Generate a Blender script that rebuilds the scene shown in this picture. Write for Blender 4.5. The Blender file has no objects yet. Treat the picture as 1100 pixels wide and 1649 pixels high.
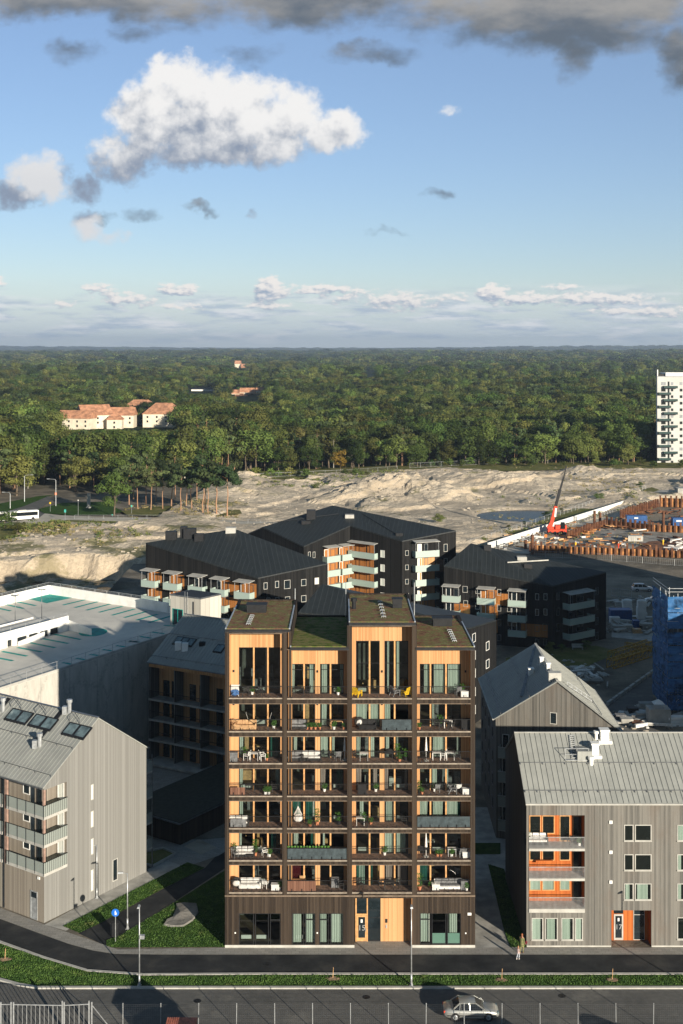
import bpy, math, random
from mathutils import Vector, noise as mnoise
R = math.radians
random.seed(7)
scene = bpy.context.scene
COL = scene.collection
H, F = 55.4, 2000.0          # camera height (m), focal length in photo pixels
HOR, CX = 558.0, 550.0       # horizon row, centre column of the photo

# ------------------------------------------------------------------ camera
cd = bpy.data.cameras.new('camera'); cam = bpy.data.objects.new('camera', cd); COL.objects.link(cam)
cam.location = (0, 0, H); cam.rotation_euler = (R(90), 0, 0)
cd.sensor_fit = 'VERTICAL'; cd.sensor_height = 36.0; cd.lens = F / 1649 * 36
cd.shift_y = -(824.5 - HOR) / 1649
cd.clip_start = 0.5; cd.clip_end = 60000
scene.camera = cam
scene.render.resolution_x = 683; scene.render.resolution_y = 1024
scene.view_settings.view_transform = 'Standard'; scene.view_settings.look = 'None'
scene.view_settings.exposure = EXPOSURE = 0.72
scene.view_settings.gamma = 1.0

# ------------------------------------------------------------------ sun and sky
SUN_DIR = Vector((8.7, -14.7, 17.1 * 0.236)).normalized()      # towards the sun
elev = math.asin(SUN_DIR.z)
sd = bpy.data.lights.new('sun', 'SUN'); sun = bpy.data.objects.new('sun', sd); COL.objects.link(sun)
sd.energy = 5.0; sd.angle = R(0.5); sd.color = (1.0, 0.89, 0.73)
sun.rotation_euler = SUN_DIR.to_track_quat('Z', 'Y').to_euler()
sun.location = (60, -80, 120)

world = bpy.data.worlds.new('World'); scene.world = world; world.use_nodes = True
wt = world.node_tree

class NT:
    """tiny helper to write shader maths"""
    def __init__(s, tree): s.t = tree
    def n(s, kind, **kw):
        nd = s.t.nodes.new(kind)
        for k, v in kw.items():
            setattr(nd, k, v)
        return nd
    def put(s, sock, v):
        if isinstance(v, bpy.types.NodeSocket): s.t.links.new(v, sock)
        else:
            if sock.type == 'RGBA' and not hasattr(v, '__len__'): v = (v, v, v, 1)
            if sock.type == 'RGBA' and len(v) == 3: v = (*v, 1)
            sock.default_value = v
    def m(s, op, a, b=0.0, c=0.0, clamp=False):
        nd = s.n('ShaderNodeMath', operation=op, use_clamp=clamp)
        s.put(nd.inputs[0], a); s.put(nd.inputs[1], b); s.put(nd.inputs[2], c)
        return nd.outputs[0]
    def v(s, op, a, b=(0, 0, 0), c=(0, 0, 0), scale=None):
        nd = s.n('ShaderNodeVectorMath', operation=op)
        s.put(nd.inputs[0], a); s.put(nd.inputs[1], b); s.put(nd.inputs[2], c)
        if scale is not None: s.put(nd.inputs['Scale'], scale)
        return nd.outputs['Value'] if op in ('DOT_PRODUCT', 'LENGTH', 'DISTANCE') else nd.outputs[0]
    def xyz(s, x=0.0, y=0.0, z=0.0):
        nd = s.n('ShaderNodeCombineXYZ'); s.put(nd.inputs[0], x); s.put(nd.inputs[1], y); s.put(nd.inputs[2], z)
        return nd.outputs[0]
    def sep(s, v):
        nd = s.n('ShaderNodeSeparateXYZ'); s.put(nd.inputs[0], v); return nd.outputs
    def noise(s, vec, scale=5.0, detail=3.0, rough=0.5, dim='3D', out='Fac'):
        nd = s.n('ShaderNodeTexNoise', noise_dimensions=dim)
        if vec is not None: s.put(nd.inputs['Vector'], vec)
        s.put(nd.inputs['Scale'], scale); s.put(nd.inputs['Detail'], detail); s.put(nd.inputs['Roughness'], rough)
        return nd.outputs[out]
    def mix(s, f, a, b, blend='MIX'):
        nd = s.n('ShaderNodeMix', data_type='RGBA', blend_type=blend)
        s.put(nd.inputs[0], f); s.put(nd.inputs[6], a); s.put(nd.inputs[7], b)
        return nd.outputs[2]
    def ss(s, x, a, b, lo=0.0, hi=1.0):
        nd = s.n('ShaderNodeMapRange', interpolation_type='SMOOTHSTEP')
        s.put(nd.inputs[0], x); nd.inputs[1].default_value = a; nd.inputs[2].default_value = b
        s.put(nd.inputs[3], lo); s.put(nd.inputs[4], hi)
        return nd.outputs[0]

def build_sky():
    wt.nodes.clear(); N = NT(wt)
    out = N.n('ShaderNodeOutputWorld'); bg = N.n('ShaderNodeBackground'); wt.links.new(bg.outputs[0], out.inputs[0])
    sky = N.n('ShaderNodeTexSky', sky_type='NISHITA', sun_disc=False, sun_elevation=elev,
              sun_rotation=math.atan2(SUN_DIR.x, SUN_DIR.y))
    sky.altitude = 30; sky.air_density = 1.0; sky.dust_density = 0.0; sky.ozone_density = 3.0
    d = N.n('ShaderNodeTexCoord').outputs['Generated']
    dx, dy, dz = N.sep(d)
    ay = N.m('MAXIMUM', N.m('ABSOLUTE', dy), 0.02)
    u = N.m('DIVIDE', dx, ay); v = N.m('DIVIDE', dz, ay)          # direction on a tangent plane
    p = N.xyz(u, v, 0.0)
    W = lambda px: (px - CX) / F
    V = lambda py: (HOR - py) / F
    warp = N.noise(p, 26.0, 5.0, 0.62, out='Color')
    warp = N.v('SUBTRACT', warp, (0.5, 0.5, 0.5))
    pw = N.v('ADD', p, N.v('SCALE', warp, scale=0.034))
    LD = (0.010, 0.0135, 0)                                         # towards the lit side
    def blobs(pp, lst):
        acc = None
        for (cx, cy, rx, ry, w) in lst:
            ix, iy = F / rx, F / ry
            q = N.v('MULTIPLY_ADD', pp, (ix, iy, 0), (-W(cx) * ix, -V(cy) * iy, 0))
            e = N.m('MULTIPLY_ADD', N.v('DOT_PRODUCT', q, q), -w, w)
            acc = e if acc is None else N.m('MAXIMUM', acc, e)
        return N.m('MAXIMUM', acc, -0.9)
    # white cumulus
    cum = [(300, 198, 120, 66, 1), (290, 150, 88, 62, 1), (370, 178, 105, 78, 1), (450, 195, 90, 72, 1), (525, 212, 75, 42, .9), (232, 182, 64, 64, .9),
           (205, 250, 62, 52, .8), (345, 232, 140, 44, .9), (62, 288, 64, 50, .85), (20, 312, 60, 34, .7), (120, 300, 48, 26, .45),
           (182, 376, 34, 15, .5), (135, 362, 34, 26, .45), (404, 341, 16, 11, .45), (728, 173, 20, 10, .22)]
    def fbm(off, s1=42.0, s2=130.0):
        q = N.v('ADD', p, off)
        return N.m('ADD', N.m('MULTIPLY', N.noise(q, s1, 6.0, 0.55), 0.80), N.m('MULTIPLY', N.noise(q, s2, 4.0, 0.6), 0.20))
    shp = [(400, 205, 275, 125, 1), (205, 235, 90, 75, .8), (62, 288, 74, 60, .9), (175, 370, 60, 34, .6), (404, 341, 18, 13, .5), (728, 173, 24, 13, .5)]
    s0, s1 = blobs(pw, shp), blobs(N.v('ADD', pw, (0.020, 0.024, 0)), shp); b0 = blobs(pw, cum)
    f0, f1 = fbm((0, 0, 0)), fbm(LD)
    d0 = N.m('ADD', b0, N.m('MULTIPLY_ADD', f0, 2.5, -1.30))
    a_c = N.ss(d0, -0.12, 0.62)
    lit = N.ss(N.m('ADD', N.m('SUBTRACT', s0, s1), N.m('MULTIPLY', N.m('SUBTRACT', f0, f1), 1.5)), -0.36, 0.40)
    lowd = N.ss(v, V(300), V(190))
    lit = N.m('MULTIPLY', lit, N.m('MULTIPLY_ADD', lowd, 0.28, 0.72))
    c_col = N.mix(lit, (2.3, 2.8, 3.7), (8.0, 7.9, 7.8))
    # small flat-bottomed clouds low over the horizon
    lowc = [(434, 468, 30, 24, .95), (286, 464, 44, 13, .75), (160, 466, 34, 15, .5), (205, 482, 56, 14, .5), (520, 468, 88, 11, .6), (640, 486, 70, 18, .6), (560, 480, 60, 10, .4), (795, 474, 34, 17, .95), (850, 483, 80, 14, .65), (960, 481, 120, 13, .65), (905, 462, 34, 8, .5), (0, 456, 18, 10, .6), (1060, 500, 60, 12, .6), (105, 490, 22, 8, .4), (300, 492, 46, 7, .4), (430, 492, 50, 7, .5), (990, 500, 60, 9, .5), (720, 480, 40, 10, .4)]
    pv = N.v('MULTIPLY', p, (1.0, 2.1, 1.0))
    g0 = N.noise(pv, 95.0, 7.0, 0.62); g1 = N.noise(N.v('ADD', pv, (0.0022, 0.0048, 0)), 95.0, 7.0, 0.62)
    pw2 = N.v('ADD', p, N.v('SCALE', warp, scale=0.012))
    l0, l1 = blobs(pw2, lowc), blobs(N.v('ADD', pw2, (0.0022, 0.0035, 0)), lowc)
    a_l = N.ss(N.m('ADD', l0, N.m('MULTIPLY_ADD', g0, 2.4, -1.25)), -0.02, 0.5)
    litl = N.ss(N.m('ADD', N.m('SUBTRACT', l0, l1), N.m('MULTIPLY', N.m('SUBTRACT', g0, g1), 2.4)), -0.55, 0.45)
    l_col = N.mix(litl, (3.1, 3.8, 4.9), (8.3, 7.9, 7.5))
    # dark flat deck high up
    deck = [(60, -20, 420, 62, 1), (420, -30, 420, 88, 1), (900, 10, 330, 88, 1.0), (930, 80, 46, 62, .7), (1098, 80, 50, 74, .8),
            (112, 88, 56, 26, .42), (590, 90, 88, 22, .46), (400, 88, 60, 20, .28), (228, 343, 36, 16, .5), (318, 338, 34, 9, .5), (620, 369, 46, 8, .36), (700, 312, 22, 8, .22), (240, 50, 60, 18, .3), (168, 345, 22, 10, .35)]
    b2 = blobs(pw, deck)
    n2 = N.noise(N.v('MULTIPLY', p, (1.0, 1.7, 1.0)), 15.0, 8.0, 0.6)
    d2 = N.m('ADD', b2, N.m('MULTIPLY_ADD', n2, 2.0, -1.06))
    a_d = N.ss(d2, -0.12, 0.75)
    n3 = N.noise(N.v('MULTIPLY', p, (1.0, 2.2, 1.0)), 9.0, 6.0, 0.6)
    dk = N.ss(N.m('ADD', n3, N.m('MULTIPLY', N.ss(v, V(75), V(-10)), 0.20)), 0.46, 0.82)
    d_col = N.mix(dk, (1.05, 1.25, 1.5), (3.3, 3.15, 2.9))
    # thin layers of far clouds above the horizon
    ph = N.xyz(N.m('MULTIPLY', u, 1.0), N.m('MULTIPLY', v, 6.5), 0.0)
    n4 = N.noise(ph, 15.0, 7.0, 0.6)
    band = N.m('MULTIPLY', N.ss(v, V(562), V(540)), N.ss(v, V(446), V(505)))
    a_h = N.m('MULTIPLY', N.ss(n4, 0.43, 0.60), N.m('MULTIPLY', band, 0.85))
    n5 = N.noise(N.v('ADD', ph, (0.5, 0.3, 2.0)), 24.0, 5.0, 0.6)
    h_col = N.mix(N.ss(n5, 0.40, 0.62), (3.9, 4.7, 5.8), (7.6, 7.7, 7.9))
    # clean air: the physical sky, a little milky towards the horizon
    base = N.v('MULTIPLY', sky.outputs[0], (1.03, 1.0, 1.13))
    base = N.mix(0.14, base, (4.9, 5.7, 6.4))
    base = N.mix(N.m('MULTIPLY', N.ss(v, V(430), V(548)), 0.8), base, (5.2, 6.15, 6.9))
    res = N.mix(a_h, base, h_col)
    res = N.mix(a_l, res, l_col)
    res = N.mix(a_c, res, c_col)
    # unseen cloud deck overhead, added to dim and tint the fill light
    lim = N.m('MULTIPLY_ADD', N.m('LESS_THAN', dy, 0.0), -0.17, 0.48)
    over = N.m('MULTIPLY', N.ss(N.m('SUBTRACT', N.m('ADD', dz, N.m('MULTIPLY', N.noise(d, 3.0, 5.0, 0.6), 0.2)), lim), -0.08, 0.08), 0.92)
    res = N.mix(N.m('MULTIPLY', a_d, 0.93), res, d_col)
    res = N.mix(over, res, (0.55, 1.05, 1.65))
    wt.links.new(res, bg.inputs[0]); bg.inputs[1].default_value = 0.070
build_sky()
# ------------------------------------------------------------------ materials
def new_mat(name):
    m = bpy.data.materials.new(name); m.use_nodes = True
    t = m.node_tree; N = NT(t); b = t.nodes['Principled BSDF']
    return m, t, N, b

def bump(N, b, h, strength=0.4, dist=0.02):
    nd = N.n('ShaderNodeBump'); nd.inputs['Strength'].default_value = strength; nd.inputs['Distance'].default_value = dist
    N.put(nd.inputs['Height'], h); N.t.links.new(nd.outputs[0], b.inputs['Normal'])

def mat(name, col, rough=0.7, var=0.15, scale=2.0, metal=0.0, col2=None, spec=0.3, bmp=0.0):
    """plain surface with uneven tone"""
    m, t, N, b = new_mat(name)
    pos = N.n('ShaderNodeNewGeometry').outputs['Position']
    f = N.noise(pos, scale, 5.0, 0.6)
    c2 = col2 or tuple(min(1, c * (1 + 2.2 * var)) for c in col)
    c1 = tuple(c * (1 - 1.6 * var) for c in col) if col2 is None else col
    N.put(b.inputs['Base Color'], N.mix(N.ss(f, 0.3, 0.7), c1, c2))
    b.inputs['Roughness'].default_value = rough; b.inputs['Metallic'].default_value = metal
    b.inputs['Specular IOR Level'].default_value = spec
    if bmp: bump(N, b, N.noise(pos, scale * 6, 4.0, 0.6), bmp, 0.05)
    return m

def along(N):
    """metres along a wall, or along the eave of a roof"""
    g = N.n('ShaderNodeNewGeometry')
    t = N.v('NORMALIZE', N.v('CROSS_PRODUCT', g.outputs['True Normal'], (0, 0, 1)))
    return N.v('DOT_PRODUCT', t, g.outputs['Position']), g.outputs['Position']

def boards(name, c1, c2, w=0.14, rough=0.8, gap=0.35, streak=0.35, weather=None):
    """vertical timber boards, each its own tone, with grain"""
    m, t, N, b = new_mat(name)
    u, pos = along(N)
    k = N.m('FLOOR', N.m('DIVIDE', u, w)); fr = N.m('FRACT', N.m('DIVIDE', u, w))
    wn = N.n('ShaderNodeTexWhiteNoise', noise_dimensions='1D'); N.put(wn.inputs['W'], k)
    wn2 = N.n('ShaderNodeTexWhiteNoise', noise_dimensions='1D'); N.put(wn2.inputs['W'], N.m('FLOOR', N.m('DIVIDE', u, w * 5.3)))
    px, py, pz = N.sep(pos)
    gr = N.noise(N.xyz(N.m('MULTIPLY', u, 7.0), N.m('MULTIPLY', pz, 0.35), 0.0), 1.6, 4.0, 0.65)
    f = N.m('ADD', N.m('MULTIPLY', wn.outputs['Value'], 0.5), N.m('ADD', N.m('MULTIPLY', wn2.outputs['Value'], 0.2), N.m('MULTIPLY', gr, streak)))
    col = N.mix(N.ss(f, 0.15, 0.95), c1, c2)
    if weather:
        wf = N.noise(N.xyz(N.m('MULTIPLY', u, 0.5), N.m('MULTIPLY', pz, 0.25), 3.0), 1.0, 5.0, 0.6)
        col = N.mix(N.m('MULTIPLY', N.ss(wf, 0.45, 0.75), 0.6), col, weather)
    groove = N.m('LESS_THAN', fr, 0.11)
    col = N.mix(N.m('MULTIPLY', groove, gap), col, tuple(c * 0.25 for c in c1))
    N.put(b.inputs['Base Color'], col); b.inputs['Roughness'].default_value = rough
    b.inputs['Specular IOR Level'].default_value = 0.15
    bump(N, b, N.m('SUBTRACT', gr, N.m('MULTIPLY', groove, 2.0)), 0.5, 0.015)
    return m

def seam_roof(name, c1, c2, w=0.5, rough=0.5, metal=0.3, sc=None):
    """standing-seam sheet metal"""
    m, t, N, b = new_mat(name)
    u, pos = along(N)
    fr = N.m('FRACT', N.m('DIVIDE', u, w))
    wn = N.n('ShaderNodeTexWhiteNoise', noise_dimensions='1D'); N.put(wn.inputs['W'], N.m('FLOOR', N.m('DIVIDE', u, w)))
    f = N.m('ADD', N.m('MULTIPLY', wn.outputs['Value'], 0.14), N.m('MULTIPLY', N.noise(pos, 0.5, 7.0, 0.65), 0.95))
    seam = N.m('LESS_THAN', fr, 0.08)
    col = N.mix(N.ss(f, 0.2, 0.95), c1, c2)
    N.put(b.inputs['Base Color'], N.mix(N.m('MULTIPLY', seam, 0.6 if sc else 0.3), col, sc or tuple(c * 0.5 for c in c1)))
    b.inputs['Roughness'].default_value = rough; b.inputs['Metallic'].default_value = metal
    bump(N, b, N.m('ADD', N.m('MULTIPLY', seam, 2.0), N.noise(pos, 1.3, 2.0, 0.5)), 0.5, 0.03)
    return m

def glass(name, tint=(0.55, 0.62, 0.6), refl=1.0, alpha=0.75, rough=0.02):
    """thin pane: part clear, part mirror"""
    m, t, N, b = new_mat(name)
    t.nodes.remove(b); out = t.nodes['Material Output']
    g = N.n('ShaderNodeBsdfGlossy'); g.inputs['Roughness'].default_value = rough
    tr = N.n('ShaderNodeBsdfTransparent'); tr.inputs[0].default_value = (*tint, 1)
    fr = N.n('ShaderNodeFresnel'); fr.inputs[0].default_value = 1.5
    mx = N.n('ShaderNodeMixShader')
    t.links.new(N.m('MULTIPLY_ADD', fr.outputs[0], refl, 0.04 * refl, clamp=True), mx.inputs[0])
    t.links.new(tr.outputs[0], mx.inputs[1]); t.links.new(g.outputs[0], mx.inputs[2])
    t.links.new(mx.outputs[0], out.inputs[0])
    return m

def frosted(name, col, a=0.35, rough=0.35):
    m, t, N, b = new_mat(name)
    out = t.nodes['Material Output']; tr = N.n('ShaderNodeBsdfTransparent'); tr.inputs[0].default_value = (0.8, 0.86, 0.84, 1)
    b.inputs['Base Color'].default_value = (*col, 1); b.inputs['Roughness'].default_value = rough
    mx = N.n('ShaderNodeMixShader'); mx.inputs[0].default_value = 1 - a
    t.links.new(tr.outputs[0], mx.inputs[1]); t.links.new(b.outputs[0], mx.inputs[2]); t.links.new(mx.outputs[0], out.inputs[0])
    return m

def ground_mat(name, stops, scale, detail=8, rough=0.95, fine=None, bmp=0.6, bs=3.0, dist=0.1):
    """stops: list of (pos, colour) over noise"""
    m, t, N, b = new_mat(name)
    pos = N.n('ShaderNodeNewGeometry').outputs['Position']
    f = N.noise(pos, scale, detail, 0.62)
    cr = N.n('ShaderNodeValToRGB'); e = cr.color_ramp.elements
    e[0].position, e[0].color = stops[0][0], (*stops[0][1], 1); e[1].position, e[1].color = stops[-1][0], (*stops[-1][1], 1)
    for p, c in stops[1:-1]:
        x = e.new(p); x.color = (*c, 1)
    t.links.new(f, cr.inputs[0]); col = cr.outputs[0]
    if fine:
        f2 = N.noise(pos, fine[0], 3.0, 0.7)
        col = N.mix(N.m('MULTIPLY', N.ss(f2, 0.3, 0.75), fine[1]), col, fine[2])
    N.put(b.inputs['Base Color'], col); b.inputs['Roughness'].default_value = rough
    b.inputs['Specular IOR Level'].default_value = 0.1
    if bmp: bump(N, b, N.noise(pos, bs, 6.0, 0.65), bmp, dist)
    return m

M = {}
M['char'] = boards('charred_wood', (0.020, 0.015, 0.012), (0.060, 0.045, 0.033), 0.16, gap=0.6, streak=0.5)
M['pine'] = boards('oiled_pine', (0.42, 0.215, 0.092), (0.59, 0.350, 0.170), 0.12, rough=0.6, gap=0.35)
M['pine_edge'] = mat('pine_post', (0.50, 0.275, 0.115), 0.6, 0.12, 3)
M['pine_red'] = boards('red_stained_pine', (0.34, 0.085, 0.020), (0.48, 0.145, 0.035), 0.12, rough=0.6, gap=0.4)
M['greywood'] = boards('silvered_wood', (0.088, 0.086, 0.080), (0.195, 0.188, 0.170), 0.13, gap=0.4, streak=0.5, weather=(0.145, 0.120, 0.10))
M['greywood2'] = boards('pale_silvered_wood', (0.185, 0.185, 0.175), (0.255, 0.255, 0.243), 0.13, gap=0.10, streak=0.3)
M['blackwood'] = boards('black_painted_wood', (0.007, 0.0075, 0.008), (0.021, 0.021, 0.021), 0.2, gap=0.5)
M['blackroof'] = seam_roof('black_sheet_roof', (0.008, 0.011, 0.012), (0.019, 0.024, 0.026), 0.85, 0.6, 0.0, (0.05, 0.06, 0.065))
M['greyroof'] = seam_roof('grey_sheet_roof', (0.24, 0.25, 0.235), (0.34, 0.35, 0.325), 0.5, 0.6, 0.0)
M['zinc'] = mat('zinc_flashing', (0.16, 0.17, 0.18), 0.4, 0.15, 2, 0.6)
M['darkmetal'] = mat('dark_metal', (0.011, 0.012, 0.014), 0.6, 0.2, 3, 0.0)
M['lightmetal'] = mat('galvanised_steel', (0.42, 0.44, 0.45), 0.4, 0.12, 3, 0.5)
M['whitepaint'] = mat('white_paint', (0.74, 0.74, 0.71), 0.6, 0.05, 0.6)
M['plaster'] = mat('cream_plaster', (0.64, 0.58, 0.46), 0.85, 0.06, 0.4)
M['concrete'] = mat('concrete', (0.33, 0.325, 0.30), 0.85, 0.13, 0.7, bmp=0.2)
M['palecrete'] = mat('pale_concrete_trim', (0.40, 0.395, 0.365), 0.8, 0.08, 1.0)
M['deck'] = mat('balcony_decking', (0.17, 0.115, 0.085), 0.85, 0.25, 4)
M['deckgrey'] = mat('balcony_floor_grey', (0.33, 0.32, 0.30), 0.85, 0.1, 2)
M['glass'] = glass('window_glass')
M['darkglass'] = mat('dark_window_glass', (0.012, 0.018, 0.022), 0.06, 0.2, 0.8, spec=0.7)
M['carglass'] = mat('car_glass', (0.012, 0.014, 0.016), 0.08, 0.1, 2, spec=0.6)
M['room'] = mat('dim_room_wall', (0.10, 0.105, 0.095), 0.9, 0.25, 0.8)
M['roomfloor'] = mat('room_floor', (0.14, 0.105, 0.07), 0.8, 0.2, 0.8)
M['curtain'] = boards('white_curtain', (0.50, 0.54, 0.49), (0.76, 0.78, 0.73), 0.11, gap=0.15)
M['curtain_rose'] = boards('rose_curtain', (0.40, 0.30, 0.29), (0.60, 0.47, 0.44), 0.11, gap=0.15)
M['curtain_green'] = boards('green_curtain', (0.03, 0.13, 0.11), (0.05, 0.20, 0.16), 0.11, gap=0.2)
M['curtain_red'] = boards('dark_red_curtain', (0.10, 0.012, 0.02), (0.16, 0.02, 0.03), 0.11, gap=0.2)
M['curtain_orange'] = boards('orange_curtain', (0.60, 0.12, 0.02), (0.75, 0.22, 0.05), 0.13, gap=0.2)
M['railglass'] = frosted('frosted_balcony_glass', (0.42, 0.53, 0.48), 0.14)
M['clearrail'] = frosted('pale_balcony_glass', (0.42, 0.46, 0.43), 0.45)
M['sedum'] = ground_mat('sedum_roof', [(0.36, (0.15, 0.06, 0.04)), (0.46, (0.31, 0.17, 0.105)), (0.53, (0.17, 0.19, 0.06)), (0.64, (0.34, 0.28, 0.14))], 1.3, 8, fine=(6.0, 0.6, (0.05, 0.04, 0.02)), bs=12, bmp=0.9)
M['sedum_green'] = ground_mat('green_sedum_roof', [(0.36, (0.07, 0.10, 0.025)), (0.48, (0.16, 0.20, 0.045)), (0.56, (0.26, 0.20, 0.10)), (0.66, (0.15, 0.20, 0.05))], 1.3, 8, fine=(9.0, 0.45, (0.03, 0.035, 0.012)), bs=12, bmp=0.9)
M['grass'] = ground_mat('lawn', [(0.3, (0.02, 0.05, 0.01)), (0.52, (0.045, 0.10, 0.016)), (0.75, (0.09, 0.15, 0.03))], 1.1, 9, fine=(14.0, 0.6, (0.012, 0.034, 0.006)), bs=9, bmp=1.0, dist=0.2)
M['drygrass'] = ground_mat('dry_verge', [(0.3, (0.07, 0.10, 0.022)), (0.5, (0.16, 0.16, 0.05)), (0.72, (0.26, 0.22, 0.10))], 0.3, 9, fine=(3.0, 0.4, (0.06, 0.07, 0.02)), bs=3, dist=0.3)
M['asphalt'] = ground_mat('dark_asphalt', [(0.36, (0.022, 0.024, 0.026)), (0.5, (0.034, 0.036, 0.038)), (0.64, (0.055, 0.055, 0.053))], 0.3, 8, rough=0.85, bs=20, bmp=0.3, dist=0.02)
M['road'] = ground_mat('road_asphalt', [(0.36, (0.095, 0.096, 0.093)), (0.48, (0.135, 0.133, 0.126)), (0.54, (0.12, 0.12, 0.115)), (0.64, (0.18, 0.175, 0.16))], 0.22, 10, rough=0.85, fine=(2.5, 0.4, (0.085, 0.085, 0.082)), bs=20, bmp=0.3, dist=0.02)
M['dirt'] = ground_mat('yard_dirt', [(0.28, (0.14, 0.125, 0.10)), (0.5, (0.26, 0.225, 0.175)), (0.72, (0.40, 0.345, 0.26))], 0.12, 10, fine=(2.0, 0.4, (0.09, 0.085, 0.07)), bs=1.5, dist=0.2)
M['gravelroad'] = ground_mat('gravel_track', [(0.3, (0.38, 0.355, 0.30)), (0.7, (0.56, 0.52, 0.44))], 0.2, 8, fine=(3.0, 0.3, (0.2, 0.19, 0.17)), bs=3)
M['rubber'] = mat('tyre_rubber', (0.015, 0.015, 0.016), 0.8, 0.1, 5)
M['orange_paint'] = mat('orange_paint', (0.65, 0.16, 0.02), 0.5, 0.1, 3)
M['yellow_paint'] = mat('yellow_paint', (0.75, 0.48, 0.02), 0.5, 0.1, 3)
M['red_paint'] = mat('red_paint', (0.62, 0.055, 0.02), 0.45, 0.12, 2)
M['blue_paint'] = mat('blue_paint', (0.015, 0.075, 0.23), 0.5, 0.12, 2)
M['terracotta'] = mat('terracotta', (0.50, 0.20, 0.10), 0.8, 0.12, 4)
M['tile'] = mat('red_roof_tiles', (0.40, 0.20, 0.115), 0.85, 0.22, 0.35)
M['rust'] = mat('rusty_steel', (0.070, 0.030, 0.018), 0.85, 0.35, 0.7, col2=(0.19, 0.085, 0.042))
M['rustlight'] = mat('orange_timber_lagging', (0.34, 0.16, 0.06), 0.85, 0.3, 0.8)
M['greyrock'] = ground_mat('grey_bedrock', [(0.3, (0.14, 0.135, 0.125)), (0.7, (0.30, 0.29, 0.265))], 0.8, 8, bs=2.5, dist=0.2)
M['rock'] = ground_mat('broken_rock', [(0.3, (0.22, 0.195, 0.155)), (0.5, (0.36, 0.32, 0.26)), (0.75, (0.48, 0.42, 0.34))], 0.5, 8, bs=1.5, dist=0.3)
M['leafpot'] = mat('pot_plant_leaves', (0.05, 0.13, 0.02), 0.7, 0.4, 6)
M['bark'] = mat('bark', (0.11, 0.085, 0.06), 0.95, 0.25, 1)
M['pinebark'] = mat('orange_pine_bark', (0.30, 0.17, 0.10), 0.95, 0.2, 1, col2=(0.38, 0.23, 0.14))
M['birchbark'] = mat('pale_birch_bark', (0.30, 0.28, 0.24), 0.9, 0.25, 1)
M['skin'] = mat('skin', (0.50, 0.30, 0.21), 0.6, 0.05, 4)
M['blanket'] = mat('blue_cloth', (0.05, 0.12, 0.28), 0.9, 0.3, 5)
M['wicker'] = mat('dark_wicker', (0.025, 0.024, 0.023), 0.8, 0.4, 8)
M['greycloth'] = mat('grey_cushion', (0.17, 0.175, 0.18), 0.9, 0.2, 5)
M['whitecloth'] = mat('white_cushion', (0.62, 0.61, 0.58), 0.9, 0.1, 5)
M['screen'] = mat('blue_grey_screen_cloth', (0.062, 0.085, 0.095), 0.85, 0.15, 3)
M['bamboo'] = boards('reed_screen', (0.16, 0.075, 0.05), (0.34, 0.18, 0.12), 0.05, gap=0.5)
M['woodraw'] = mat('raw_wood', (0.52, 0.32, 0.16), 0.8, 0.15, 4)

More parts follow.
